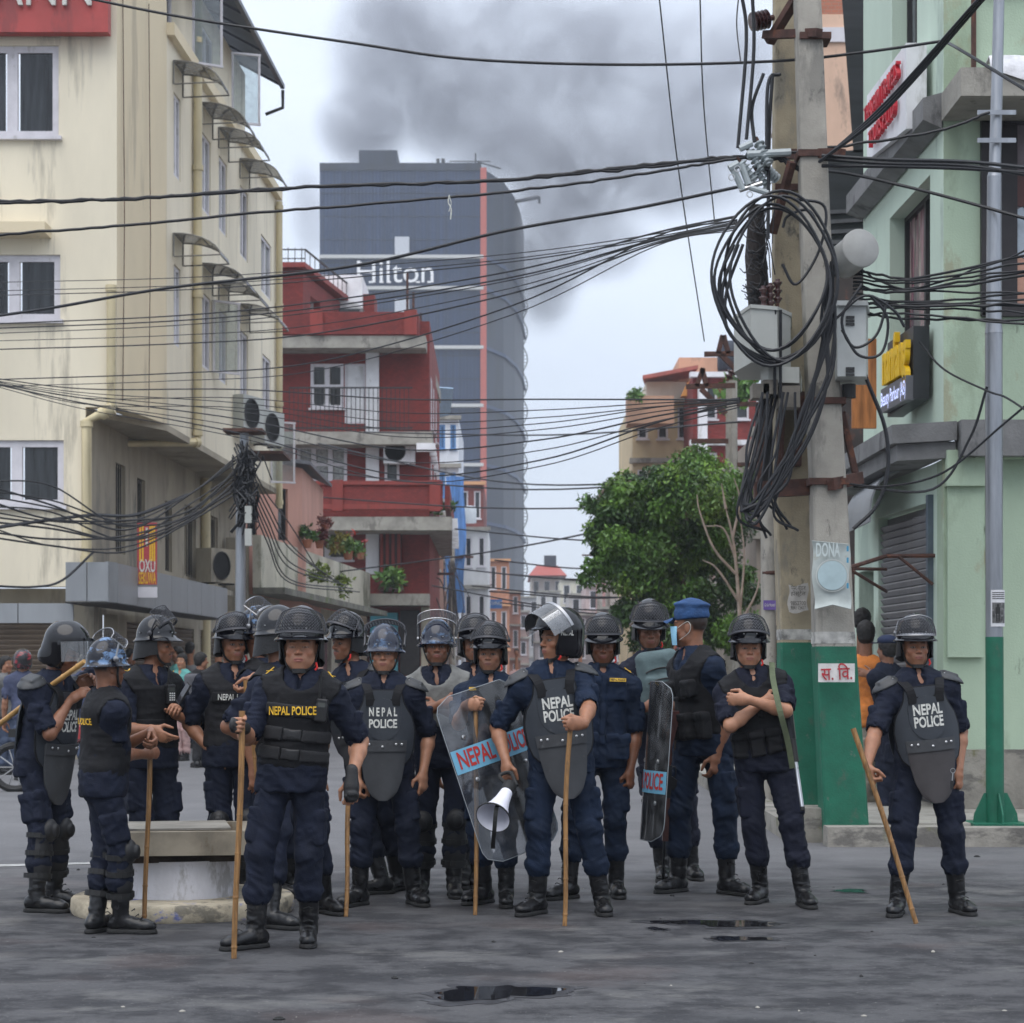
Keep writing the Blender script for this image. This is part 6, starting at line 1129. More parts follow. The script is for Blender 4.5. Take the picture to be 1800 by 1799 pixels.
text('lettering', 'nanfang', (s0 + s1) / 2 + UPZ * 4.6 - sn_ * .02, sdir, UPZ, .62, mat('sign_yellow', (.75, .46, .0), .5, var=.04), sg, bold=.03, fit=.98, depth=.05); text('lettering', 'Beauty Parlour (AS)', (s0 + s1) / 2 + UPZ * 4.24 - sn_ * .075, sdir, UPZ, .2, mat('lit_letters', (.6, .65, .9), .4, var=0, emit=((.55, .62, 1.), .9)), sg, fit=1.0, bold=.01)
ob = empty('orange_board', (3.9, 22.4, 4), 'stained orange wooden board behind the transformer poles', 'board'); MB().box((3.78, 22.0, gz(675, 22)), (.13, .03, .48)).build('board_panel', mat('orange_wood', (.42, .16, .05), .6, var=.3, vs=4, stretch=(3, 3, .4)), ob)
PB = empty('peach_building', (5.6, 34, 0), 'peach building with a brick topped wall behind the concrete poles', 'building'); y_ = 34.; x0, x1 = (1438 - 900) / FPX * y_, (1560 - 900) / FPX * y_; MB().box(((x0 + x1) / 2, y_ + 3, 6.2), ((x1 - x0) / 2, 3, 6.2)).build('wall', plaster('peach_wall', (.62, .42, .31)), PB); MB().box(((x0 + x1) / 2, y_ + 3, 12.05), ((x1 - x0) / 2 + .05, 3.05, .12)).build('coping', M_UPVC, PB); MB().box(((x0 + x1) / 2, y_ + 3, 13.2), ((x1 - x0) / 2, 2.95, 1.0)).build('brick_top', brick_mat('brick_orange', (.42, .16, .1), (.36, .14, .09), (.3, .2, .15)), PB)
BK = empty('black_clad_building', (4.6, 27, 0), 'black louvred facade with a slanting edge between the poles and the mint wall', 'building'); y_ = 27.5; q = lambda px, y: at(px, y, y_); M_BLK = mat('black_facade', (.018, .019, .022), .35, var=.2, vs=1.5, stretch=(.3, 1, 6))
MB().prism([q(1477, -40), q(1540, -40), q(1540, 268), q(1500, 268)], (.85, 4, 0)).build('slanting_panel', M_BLK, BK); MB().prism([q(1440, 268), q(1540, 262), q(1540, 480), q(1440, 480)], (0, 4, 0)).build('lower_panel', M_BLK, BK)
MB().prism([q(1440, 482), q(1540, 482), q(1540, 1180), q(1440, 1180)], (0, 4, 0)).build('ground_wall', mat('shop_gloom', (.035, .028, .026), .8, var=.4, vs=1.2, stain=[((.16, .06, .04), .6, 2, (1, 1, .6)), ((.03, .07, .13), .62, 1.3, (1, 1, .3))]), BK)  # gloom of the shops is put into this wall's dark colour
for y in (375, 392, 410, 428): MB().bar(q(1455, y) - V3(0, .04, 0), q(1518, y - 4) - V3(0, .04, 0), .04, .05).build('louvre_bar', mat('louvre_grey', (.07, .07, .075), .4), BK)
for i, (a, c, yt, Y, cl) in enumerate(((1330, 1440, 760, 44, (.3, .26, .22)), (1255, 1345, 905, 58, (.28, .2, .17)))): house(a, c, yt, Y, 9, plaster('street_right_%s' % 'ab'[i], cl), ['brown house behind the concrete poles', 'brown low house behind the tree trunk'][i], 2, 3)
# ------------------------------------------------------------------ poles, equipment and cables
def square_pole(pts, label, mtop, paint_y, name='utility_pole'):
    """pts: (centre px, py, width px) from the ground up at depth Y"""
    root = None; P = []
    for (px, py, w, Y) in pts: c = at(px, py, Y); P.append((c, w / 2 / FPX * Y))
    root = empty(name, P[0][0], label, 'pole')
    def piece(nm, t0, t1, m, grow=0.):
        zs = [t0] + [i for i in np.linspace(0, len(P) - 1, 3 * len(P)) if t0 < i < t1] + [t1]; rings = []
        for t in zs:
            i = min(int(t), len(P) - 2); f = t - i; c = P[i][0] + (P[i + 1][0] - P[i][0]) * f; h = P[i][1] + (P[i + 1][1] - P[i][1]) * f + grow; bv = h * .1
            rings.append([c + V3(x * h - sx * bv * (1 if k == 0 else 0), y * h * .9 - sy * bv * (1 if k == 1 else 0), 0) for (x, y, sx, sy, k) in ((-1, -1, -1, 0, 0), (1, -1, 1, 0, 0), (1, -1, 0, -1, 1), (1, 1, 0, 1, 1), (1, 1, 1, 0, 0), (-1, 1, -1, 0, 0), (-1, 1, 0, 1, 1), (-1, -1, 0, -1, 1))])
        b = MB(); o = len(b.v); 
        for r in rings: b.v += [tuple(p) for p in r]
        for i in range(len(rings) - 1):
            for k in range(8): b.f.append((i * 8 + k, i * 8 + (k + 1) % 8, (i + 1) * 8 + (k + 1) % 8, (i + 1) * 8 + k))
        b.f += [tuple(range(8)), tuple(range((len(rings) - 1) * 8, len(rings) * 8))]; return b.build(nm, m, root)
    piece('shaft', 0, len(P) - 1, mtop); piece('painted_base', .02, paint_y, M_GREENP, .004); piece('whitewash', paint_y + .02, paint_y + .10 + .0, mat('worn_whitewash', (.42, .41, .38), .9, var=.25, vs=9, stain=[((.1, .1, .095), .56, 7, (1, 1, 1))]), .003); return root, P
PA, _ = square_pole([(1485, 1484, 77, 17.5), (1465, 1137, 69, 17.5), (1456, 882, 60, 17.5), (1434, 450, 50, 17.5), (1419, 0, 44, 17.5), (1405, -320, 40, 17.5)], 'nearer square concrete pole with green painted foot and a white sign, hung with coiled cable', M_POLE, 1.0)
PBp, _ = square_pole([(1409, 1452, 72, 18.1), (1400, 1130, 62, 18.1), (1392, 900, 60, 18.1), (1384, 450, 50, 18.1), (1380, 0, 40, 18.1), (1377, -320, 34, 18.1)], 'farther square concrete pole with green painted foot, left of its twin', mat('pole_concrete_warm', (.32, .27, .185), .9, var=.14, vs=2.2, bump=.35, bs=70, stain=[((.2, .185, .15), .56, 3, (1, 1, .3)), ((.05, .048, .045), .655, 5.5, (1, 1, .55))]), 1.0)
b = MB(); b.box(at(1425, 1452, 17.62) + V3(0, .1, 0), (.12, .25, .16)); b.build('base_block', M_KERB, PBp)
PC = empty('round_pole', at(1351, 1420, 21.5), 'thin round concrete pole with a purple sticker behind the square ones', 'pole'); MB().tube([at(1352, 1425, 21.5), at(1350, 880, 21.5), at(1347, 690, 21.5)], [.082, .078, .075], 12).build('shaft', M_POLE, PC, True); MB().box(at(1353, 1064, 21.41), (.066, .005, .05)).build('sticker', mat('purple_sticker', (.14, .09, .3), .6, var=.1), PC); text('lettering', 'Girls Hostel', at(1353, 1064, 21.395), (1, 0, 0), UPZ, .05, M_WHITE, PC, fit=.11)
MB().lathe(at(1352, 1011, 21.5), [(.08, 0), (.088, .01), (.088, .03), (.08, .04)], 12).build('band', M_RUST, PC, True)
sgn = MB(); ps = at(1471, 1183, 17.14); sgn.box(ps + V3(0, .02, 0), (.152, .012, .078)); so_ = sgn.build('number_plate', mat('painted_white_patch', (.6, .58, .56), .85, var=.1, vs=12, stain=[((.3, .28, .26), .66, 8, (1, 1, 1))]), PA)
text('lettering', '\u0938. \u093f\u0935.', ps + V3(0, -.006, -.012), (1, 0, .04), UPZ, .15, mat('stencil_red', (.36, .03, .04), .85, var=.25, vs=40), so_, fit=.26, bold=.012)
pp = empty('torn_poster', at(1462, 1070, 17.1), 'curled pale blue poster tied to the nearer concrete pole', 'poster'); P = [[at(1427 + 4 * v + u * (66 - 2 * v) + 2 * math.sin(9 * v), 951 + 120 * v + 6 * u * (1 - v) - (8 * v * (1 - abs(2 * u - 1))), 17.13 - .03 * math.sin(u * 3.1) - .03 * (v > .93) - .02 * (v < .05)) for v in np.linspace(0, 1, 14)] for u in np.linspace(0, 1, 9)]
MB().sheet(P, .006).build('sheet', mat('poster_paper', (.42, .46, .44), .7, var=.1, vs=5, stain=[((.36, .35, .28), .64, 5, (1, 1, 1))]), pp, True); MB().lathe(at(1463, 1012, 17.07), [(0, 0), (.122, 0), (.122, .003), (.0, .003)], 28, np.array([[1, 0, 0], [0, 0, 1], [0, 1, 0]]).T).build('printed_disc', mat('poster_blue', (.36, .46, .48), .7, var=.08), pp); MB().lathe(at(1463, 1012, 17.075), [(.13, 0), (.137, 0), (.137, .003), (.13, .003)], 28, np.array([[1, 0, 0], [0, 0, 1], [0, 1, 0]]).T, caps=False).build('printed_ring', mat('poster_pale', (.5, .52, .5), .7, var=0), pp)
text('lettering', 'DONA', at(1455, 968, 17.06), (1, 0, 0), UPZ, .16, mat('poster_faint', (.48, .54, .53), .7, var=0), pp, fit=.2, bold=.02)
for k, y in enumerate((965, 985, 1030)): MB().box(at(1490, y, 17.06), (.008, .003, .022)).build('blue_tape', mat('tape_blue', (.05, .25, .4), .6, var=0), pp)
pw = empty('paper_notice', at(1402, 1080, 17.7), 'small torn white notice on the farther concrete pole', 'poster'); P = [[at(1386 + 34 * u + 2 * math.sin(7 * v), 1028 + 48 * v + 3 * math.sin(5 * u), 17.78 - .004 * math.sin(6 * u)) for v in np.linspace(0, 1, 8)] for u in np.linspace(0, 1, 6)]; MB().sheet(P, .003).build('sheet', mat('notice_paper', (.42, .40, .37), .9, var=.12, vs=14), pw, True)
for k, (tx, y) in enumerate((('\u092a\u0947\u092f\u0930 \u0935\u094b\u0907\u091c', 1034), ('\u0939\u094b\u0938\u094d\u091f\u0947\u0932', 1044), ('9852700', 1061), ('9841 15417', 1069))): text('lettering', tx, at(1403, y, 17.755), (1, 0, 0), UPZ, .05, mat('notice_ink', (.06, .055, .05), .9, var=0), pw, fit=.13)
def hoop(par, c, h, w, m=M_RUST, nm='clamp_band'): MB().box(c, (w, w * .95, h)).build(nm, m, par)
for (px, py, wp, par, Y) in ((1450, 708, 60, PA, 17.5), (1453, 849, 65, PA, 17.5), (1388, 335, 52, PBp, 18.1), (1428, 275, 52, PA, 17.5), (1430, 70, 50, PA, 17.5)): hoop(par, at(px, py, Y), .028, wp / 2 / FPX * Y + .012)
b = MB(); b.bar(at(1366, 272, 17.9), at(1480, 270, 17.2), .08, .08); b.build('cross_arm', M_RUST, PA); b = MB(); b.bar(at(1352, 75, 17.9), at(1398, 0, 17.6), .08, .06); b.bar(at(1345, 62, 17.9), at(1440, 58, 17.3), .07, .07); b.bar(at(1398, 0, 17.6), at(1420, -60, 17.6), .08); b.build('top_brace', M_RUST, PA)
b = MB(); b.bar(at(1358, 410, 17.8), at(1392, 285, 17.5), .06, .06); b.build('slanting_brace', M_RUST, PBp); b = MB(); b.bar(at(1480, 725, 17.6), at(1504, 835, 17.6), .07, .05); b.bar(at(1460, 852, 17.3), at(1512, 840, 17.6), .07, .1); b.build('rusty_bracket', M_RUST, PA)
M_PORC = mat('brown_porcelain', (.055, .02, .02), .25, var=.1, coat=.4); M_GRPC = mat('grey_porcelain', (.33, .37, .38), .3, var=.08, coat=.2)
def insulator(a, c, r, k, m, label, group='insulators on the pole'):
    a, c = nv(a), nv(c); ax = unit(c - a); L_ = np.linalg.norm(c - a); x = unit(np.cross(ax, V3(.3, 1, .1))); prof = [(r * .45, 0)]
    for i in range(k): t = (i + .5) / k; h = L_ / k; prof += [(r * .5, L_ * t - h * .4), (r, L_ * t), (r * .95, L_ * t + h * .12), (r * .5, L_ * t + h * .2)]
    prof += [(r * .45, L_), (0, L_)]; root = empty('insulator', a, label, 'insulator', group); MB().lathe(a, prof, 14, np.stack([x, np.cross(ax, x), ax], 1)).build('porcelain', m, root, True); MB().tube([a - ax * .05, a], r * .3, 8).build('pin', M_RUST, root); return root
for i, (px, py) in enumerate(((1342, 545), (1354, 540), (1367, 533))): insulator(at(px, py, 17.55 + .04 * i), at(px, py - 42, 17.55 + .04 * i), .042, 3, M_PORC, 'brown porcelain bushing standing on the transformer cabinet')
insulator(at(1351, 33, 17.8), at(1320, 40, 17.75), .085, 5, M_PORC, 'big brown porcelain insulator at the top of the farther pole'); insulator(at(1280, 666, 40), at(1288, 652, 40), .1, 2, M_PORC, 'small brown insulator on the cross arm of a distant pole')
for i, (a, c) in enumerate((((1333, 250), (1352, 290)), ((1316, 265), (1340, 300)), ((1302, 285), (1328, 318)), ((1330, 300), (1350, 330)), ((1345, 296), (1366, 316)))): insulator(at(*a, 17.6), at(*c, 17.5 + .05 * i), .05, 5, M_GRPC, 'grey ribbed insulator in the switch cluster left of the poles', 'grey insulators of the switch cluster')
sw = empty('fuse_switch', at(1320, 330, 17.6), 'grey fuse switch cluster with rods and rings left of the poles', 'switch')
for a, c, r in (((1290, 300), (1306, 335), .03), ((1303, 290), (1316, 325), .03), ((1318, 330), (1350, 340), .025), ((1300, 335), (1340, 322), .02), ((1282, 297), (1298, 288), .035), ((1300, 262), (1322, 252), .03), ((1313, 272), (1390, 268), .035)): MB().tube([at(*a, 17.55), at(*c, 17.55)], r, 8).build('fuse_rod', M_GRPC if r > .022 else M_STEEL, sw, True)
for px, py in ((1286, 312), (1318, 342), (1296, 297)): MB().tube([at(px, py, 17.5) + V3(.025 * math.cos(t), 0, .025 * math.sin(t)) for t in np.linspace(0, 6.3, 13)], .005, 5).build('pull_ring', M_STEEL, sw)
# transformer cabinet, control cabinet, drum lamp
TC = empty('transformer_cabinet', at(1345, 660, 17.4), 'grey steel transformer cabinet hung on the left of the concrete poles', 'cabinet'); p = [at(1290, 556, 17.4), at(1319, 545, 17.05), at(1382, 545, 17.3), at(1384, 640, 17.3), at(1322, 640, 17.05), at(1294, 657, 17.4)]
q = lambda px, Y: V3((px - 900) / FPX * Y, Y, 0); foot = [q(1290, 17.55), q(1320, 17.0), q(1366, 17.1), q(1390, 17.4), q(1390, 18.0), q(1300, 18.0)]; z0, z1 = at(0, 641, 17.1)[2], at(0, 546, 17.1)[2]; MB().prism([f + UPZ * z0 for f in foot], UPZ * (z1 - z0)).build('case', M_BOX, TC); MB().prism([V3(0, 0, 0) + f + (f - V3(2.15, 17.5, 0)) * .04 + UPZ * z1 for f in foot], UPZ * .03).build('lid', M_BOX, TC)
foot2 = [q(1337, 17.35), q(1350, 17.2), q(1405, 17.25), q(1410, 18.0), q(1340, 18.0)]; MB().prism([f + UPZ * at(0, 672, 17.2)[2] for f in foot2], UPZ * (z0 - at(0, 672, 17.2)[2])).build('lower_case', M_BOX, TC)
for px in (1362, 1372): MB().tube([at(px, 700, 17.2), at(px, 545, 17.1)], .014, 6).build('conduit', M_CABLE, TC)
for px, py, w, h in ((1335, 690, .07, .06), (1352, 683, .06, .06), (1385, 700, .09, .09)): MB().box(at(px, py, 17.3), (w, .1, h)).build('junction_box', mat('old_box', (.2, .18, .15), .7, var=.15), TC)
for px, y0, y1 in ((1340, 700, 858), (1375, 690, 852), (1408, 690, 820)): MB().bar(at(px, y0, 17.9), at(px - 6, y1, 17.9), .12, .05).build('support_channel', M_RUST, TC)
MB().bar(at(1325, 862, 17.6), at(1430, 856, 17.6), .1, .14).build('support_shelf', M_RUST, TC); MB().box(at(1376, 780, 18.3), (.24, .05, .35)).build('dark_backing', mat('dark_back', (.012, .012, .014), .8, var=0), TC)
CCb = empty('control_cabinet', at(1495, 675, 17.4), 'pale grey control cabinet with louvres on the right of the nearer pole', 'cabinet'); MB().prism([q(1468, 17.32) + UPZ * at(0, 668, 17.3)[2], q(1472, 17.1) + UPZ * at(0, 668, 17.3)[2], q(1522, 17.1) + UPZ * at(0, 668, 17.3)[2], q(1526, 17.6) + UPZ * at(0, 668, 17.3)[2], q(1468, 17.6) + UPZ * at(0, 668, 17.3)[2]], UPZ * .59).build('case', mat('pale_cabinet', (.45, .47, .46), .45, var=.05), CCb); MB().prism([q(1465, 17.2) + UPZ * at(0, 546, 17.3)[2], q(1472, 17.06) + UPZ * at(0, 546, 17.3)[2], q(1525, 17.06) + UPZ * at(0, 546, 17.3)[2], q(1530, 17.65) + UPZ * at(0, 546, 17.3)[2], q(1466, 17.65) + UPZ * at(0, 546, 17.3)[2]], UPZ * .04).build('lid', MATS['pale_cabinet'], CCb)
for y in (558, 564, 570, 648, 653, 659): MB().bar(at(1487, y, 17.09), at(1502, y, 17.09), .012, .02).build('louvre', M_DARKI, CCb)
MB().tube([at(1492, 676, 17.4), at(1492, 700, 17.4)], .06, 12).build('cable_gland', M_DARKI, CCb, True)
LD = empty('drum_lamp', at(1494, 458, 17.2), 'round white drum shaped lamp beside the nearer concrete pole', 'lamp'); ax = unit(V3(.25, -1, .12)); xx = unit(np.cross(ax, UPZ)); MB().lathe(at(1480, 462, 17.6), [(.0, 0), (.13, 0), (.15, .04), (.15, .36), (.165, .37), (.165, .40), (.15, .41), (0, .415)], 24, np.stack([xx, np.cross(ax, xx), ax], 1)).build('drum', mat('lamp_white', (.31, .31, .295), .5, var=.06), LD, True)
# ---- cables: every one a thing of its own
def cable(pts, r, label, n=8, name='power_cable', group='cables strung over the street', cat='cable', wob=0.):
    P = spline(pts, n) if len(pts) > 2 else [nv(p) for p in pts]
    if wob: P = [P[0]] + [p + RNG.normal(0, wob, 3) * V3(1, 0, 1) for p in P[1:-1]] + [P[-1]]
    b = MB(); b.tube(P, r, 6); o = b.build(name, M_CABLE, None, True, loc=P[0]); tag(o, label, cat, group); return o
A_ = lambda Y, *xy: [at(x, y, Y) for x, y in xy]
def lerpY(Y0, Y1, *xy): return [at(x, y, Y0 + (Y1 - Y0) * i / (len(xy) - 1)) for i, (x, y) in enumerate(xy)]
cable(lerpY(19, 17.3, (100, -14), (330, 32), (620, 76), (820, 104), (1090, 114), (1360, 108), (1520, 92), (1660, 72)), .013, 'thin topmost cable sagging across the sky in front of the smoke'); cable(lerpY(17.3, 15, (1660, 72), (1700, 95), (1830, 175)), .013, 'cable dropping from the mint wall past the steel pole')
for k in range(3): cable(lerpY(18, 17.4, (-20, 355 + 2 * k), (240, 349), (540, 329 + (k - 1) * 1.5), (850, 319), (1100, 296 + (k - 1) * 2), (1300, 276 + k), (1392, 285 + 3 * k), (1430, 350), (1470, 470 + 8 * k)), .013, 'strand of the thick twisted cable in front of the tower', wob=.006, n=14, group='strands of the thick twisted cable')
cable(lerpY(18, 17.4, (-20, 414), (200, 398), (480, 372), (700, 355), (950, 331), (1150, 303), (1300, 278), (1440, 262), (1640, 232), (1740, 198)), .013, 'slim twisted cable just below the thick one, running on to the steel pole', wob=.003, n=12)
cable(lerpY(22, 17.4, (-20, 558), (100, 540), (300, 506), (620, 468), (890, 406), (1120, 366), (1330, 322), (1440, 300), (1600, 330), (1830, 392)), .016, 'heavy cable crossing over the tower lettering and on to the right', n=10)
i_ = -1; ORD = 'first second third fourth fifth sixth seventh eighth ninth tenth'.split()
for y0, ym, y1, r in ((497, 478, 390, .008), (512, 490, 395, .008), (520, 497, 398, .01), (570, 535, 388, .013), (578, 545, 400, .013), (587, 552, 402, .009), (600, 575, 405, .008), (615, 590, 408, .013), (668, 640, 395, .012), (680, 655, 412, .008)):
    i_ += 1; cable(lerpY(30, 17.8, (-20, y0), (300, (y0 * .6 + ym * .4)), (560, ym - 4), (900, ym * .55 + y1 * .45 + 8), (1150, y1 + 22), (1295, y1 - 8)), r * .72, ORD[i_] + ' cable from the top in the middle bundle from the yellow facade to the poles', group='cables of the middle bundle')
for k, (y0, ym, y1) in enumerate(((664, 702, 703), (668, 742, 704), (670, 768, 706), (672, 790, 708), (668, 726, 702), (674, 812, 712), (672, 835, 706), (670, 756, 700), (676, 846, 716))):
    cable(lerpY(31, 20, (-20, y0), (150, y0 + 20 + 3 * k), (420, y0 * .45 + ym * .55), (700, ym), (950, ym * .8 + y1 * .2), (1150, ym * .3 + y1 * .7), (1300, y1)), .0065 + .003 * (k % 3 == 0), ORD[sorted((702, 742, 768, 790, 726, 812, 835, 756, 846)).index(ym)] + ' cable from the top in the low fan from the left edge to the poles', group='cables of the low fan')
for k in range(12): y0 = 845 + 9 * k; cable(lerpY(30, 31.5, (-20, y0), (90, y0 + 18 + RNG.normal(0, 6)), (220, 905 + 5 * k + RNG.normal(0, 14)), (330, 880 + 4 * k + RNG.normal(0, 12)), (425, 795 + 6 * k)), .012 + .006 * RNG.random(), 'drooping cable gathered at the metal pole by the yellow building', group='drooping cables gathered at the metal pole')
for k in range(7): cable(lerpY(31.5, 46, (432, 800 + 9 * k), (470, 870 + 14 * k), (510, 930 + 16 * k + RNG.normal(0, 6)), (560 + 12 * k, 1005 + 6 * k)), .014, 'cable falling from the metal pole across the cream terrace wall', group='cables falling across the terrace wall')
cable(lerpY(29, 33.6, (-20, 930), (60, 918), (160, 906), (240, 905), (330, 870)), .028, 'thick dark cable bundle drooping under the yellow windows'); cable(lerpY(31, 33, (-20, 1030), (60, 1032), (110, 1020), (165, 970)), .02, 'loop of cable above the left shop canopy')
for k, (x0, y0, x1, y1) in enumerate(((1157, -20, 1238, 600), (1230, -20, 1256, 390), (1300, -20, 1302, 110))): cable([at(x0, y0, 19), at((x0 + x1) / 2 - 6, (y0 + y1) / 2, 21), at(x1, y1, 24)], .007, ['thin wire slanting down the sky, leftmost of three', 'thin wire slanting down the sky, middle of three', 'short thin wire at the top beside the poles'][k])
for k, (a, c, m) in enumerate((((500, 870), (1200, 890), 893), ((870, 985), (1200, 975), 1000), ((800, 1000), (1180, 1012), 1018), ((830, 1030), (1190, 1050), 1048), ((760, 1030), (1230, 1065), 1070), ((880, 1060), (1240, 1078), 1080), ((480, 820), (1300, 840), 860), ((560, 1010), (1190, 905), 968), ((640, 760), (1300, 742), 765), ((800, 930), (1180, 955), 948), ((560, 780), (1180, 850), 846), ((900, 1010), (1300, 1000), 1025), ((860, 1040), (1250, 1030), 1052))): cable([at(*a, 60), at((a[0] + c[0]) / 2, m, 52), at(*c, 42)], .022, 'far thin cable crossing the street before the tower', group='far cables crossing the street')
for k in range(3): cable([at(1440 + 6 * k, 285 - 4 * k, 17.2), at(1560, 190 - 6 * k, 16.4), at(1750 - 8 * k, -25 + 4 * k, 15.0)], .014, 'dark cable rising from the poles to the upper right corner', group='cables rising to the upper right corner')
for k, (y0, ym, y1) in enumerate(((282, 285, 298), (288, 292, 312), (300, 297, 306))): cable([at(1445, y0 - 8, 17.2), at(1560, ym - 4, 16.9), at(1700, ym, 16.3), at(1830, y1, 15.8)], .016, 'cable with clamps running right from the pole cross arm', group='cables running right from the cross arm')
for k in range(14): cable([at(1500, 470 + 6.5 * k, 17.6), at(1600 + RNG.normal(0, 10), 490 + 5 * k + RNG.normal(0, 6), 17.2), at(1830, 440 + 14 * k * .75 + RNG.normal(0, 8), 16.6)], .008 + .005 * RNG.random(), 'cable of the crowded bunch passing behind the steel pole', group='cables of the crowded bunch behind the steel pole', wob=.006)
cable(lerpY(17.4, 16.5, (1615, 600), (1660, 650), (1737, 688), (1770, 700), (1830, 740)), .009, 'thin wire sagging across the mint wall to the steel pole'); cable(lerpY(17.2, 17.6, (1735, 680), (1705, 770), (1640, 860), (1500, 855)), .012, 'wire curling down from the steel pole to the rusty bracket'); cable(lerpY(16.6, 17.4, (1830, 690), (1765, 745), (1660, 830), (1560, 855), (1480, 850)), .010, 'second wire curling down behind the steel pole')
cable(lerpY(17.3, 17.3, (1500, 520), (1515, 640), (1555, 750), (1560, 830), (1540, 890), (1500, 930)), .018, 'fat black cable looping down right of the nearer pole')
cc = empty('cable_coil', at(1365, 500, 16.95), 'big coil of black cable hung on the nearer concrete pole', 'coil')
for k in range(5):
    rx_, ry_ = 88 + 4 * k + RNG.normal(0, 4), 122 + 6 * k + RNG.normal(0, 7); ox, oy = 1362 + RNG.normal(0, 6), 496 + RNG.normal(0, 6); P = []
    for t in np.linspace(0, 2 * math.pi, 45): P.append(at(ox + rx_ * math.cos(t) * (1 + .05 * math.sin(2 * t + k)), oy - ry_ * math.sin(t) + 8 * math.sin(3 * t), 16.92 - .03 * (k % 4) + .05 * math.sin(t)))
    MB().tube(P, .0135, 6, caps=False).build('cable_turn', M_CABLE, cc, True)
for k in range(3):
    P = spline([at(1290 + 8 * k, 430, 16.9), at(1264 + 6 * k, 500 + 10 * k, 16.9), at(1285, 590, 16.85), at(1360, 632 + 5 * k, 16.85), at(1430, 600, 16.9), at(1462, 540, 16.9)], 7); MB().tube(P, .015, 6).build('cable_turn', M_CABLE, cc, True)
for k in range(8): cable([at(1462 + RNG.normal(0, 6), 440 + 10 * k, 16.95), at(1458 + RNG.normal(0, 7), 560, 16.93), at(1440 + RNG.normal(0, 10), 660, 16.92), at(1405 + RNG.normal(0, 10), 760, 16.95), at(1360 + RNG.normal(0, 12), 850, 17.0), at(1322 + RNG.normal(0, 9), 905 + RNG.normal(0, 10), 17.05), at(1300 + 2 * k, 885, 17.1)] + ([at(1318 + 4 * k, 780, 17.2), at(1345 + 3 * k, 690, 17.3)] if k % 2 else []), .015, 'black cable of the hanging bundle that droops left of the poles', group='cables of the hanging bundle left of the poles', n=6)
for k in range(7): x = 1335 + RNG.random() * 80; cable([at(x, 690, 17.15), at(x - 14 + RNG.normal(0, 14), 790, 17.1), at(x - 26 + RNG.normal(0, 16), 880 + RNG.normal(0, 18), 17.1), at(x + 6, 900 + RNG.random() * 50, 17.2)], .012, 'loose cable end dangling under the transformer cabinet', group='loose cable ends under the transformer cabinet')
for k, pts in enumerate((((1515, 500), (1480, 560), (1500, 610), (1540, 590), (1560, 530)), ((1530, 520), (1560, 560), (1550, 620), (1510, 625), (1480, 580)), ((1470, 560), (1520, 520), (1570, 545), (1590, 575)), ((1400, 350), (1450, 365), (1440, 440), (1400, 500), (1375, 465)), ((1376, 400), (1385, 380), (1420, 370), (1440, 400)))): cable([at(x, y, 17.0) for x, y in pts], .013, 'short loose cable curl beside the control cabinet', group='short cable curls around the poles', n=7)
for k, (a, m, c) in enumerate((((1302, -20), (1312, 70), (1297, 260)), ((1322, -20), (1325, 90), (1312, 245)), ((1342, 130), (1322, 190), (1326, 250)), ((1372, 130), (1350, 150), (1348, 300)), ((1358, 130), (1352, 240), (1350, 420)))): cable([at(*a, 17.6), at(*m, 17.6), at(*c, 17.55)], .017, 'dropper cable from the pole top to the switch cluster', group='dropper cables at the switch cluster')
tr = empty('cable_riser', at(1330, 545, 17.7), 'dark riser wrapped in torn cables left of the farther pole', 'cable riser'); MB().tube([at(1336, 548, 17.8), at(1328, 450, 17.8), at(1330, 362, 17.8)], [.10, .095, .065], 10).build('core', mat('riser_brown', (.03, .024, .022), .9, var=.3, vs=12, bump=.5), tr, True); b = MB()
for k in range(40): x, y = 1328 + RNG.normal(0, 6), 365 + 170 * RNG.random(); b.tube(spline([at(x - 14, y, 17.68), at(x + RNG.normal(0, 6), y + 10 + RNG.normal(0, 9), 17.62), at(x + 16, y + RNG.normal(0, 16), 17.7), at(x + 30 * RNG.random(), y + 30, 17.72)], 4), .005, 4)
b.build('torn_wires', M_CABLE, tr)['kind'] = 'stuff'
mh = empty('string_litter', at(790, 380, 17.8), 'pale string litter hanging from the cable before the tower', 'string'); MB().tube(spline([at(790, 343, 17.75), at(788, 356, 17.75), at(793, 368, 17.75), at(792, 386, 17.75)], 6), .006, 4).build('strand', M_WHITE, mh); MB().tube(spline([at(790, 346, 17.75), at(793, 358, 17.75), at(789, 372, 17.75)], 6), .004, 4).build('strand', M_WHITE, mh)
# ---- metal pole with its knot of cables at the yellow building
LP = empty('metal_pole', at(424, 1330, 31.5), 'grey metal pole with a dark knot of cables beside the yellow building', 'pole'); MB().tube([V3(*at(422, 1187, 31.5)[:2], 0), at(423, 900, 31.5), at(430, 755, 31.5)], [.085, .08, .07], 12).build('shaft', M_GALV, LP, True); MB().box(at(430, 759, 31.5), (.3, .25, .025)).build('platform', M_RUST, LP); b = MB()
for k in range(60): x, y = 430 + RNG.normal(0, 7), 775 + 120 * RNG.random(); b.tube(spline([at(x - 8, y, 31.4), at(x + RNG.normal(0, 8), y + 22, 31.3 + RNG.normal(0, .05)), at(x + 8 + RNG.normal(0, 6), y + 34 * RNG.random(), 31.3), at(x + RNG.normal(0, 10), y + 55, 31.4)], 4), .013, 4)
b.build('cable_knot', M_CABLE, LP)['kind'] = 'stuff'
for py in (905, 945): MB().box(at(437, py, 31.3), (.05, .06, .13)).build('meter_box', M_BOX, LP)
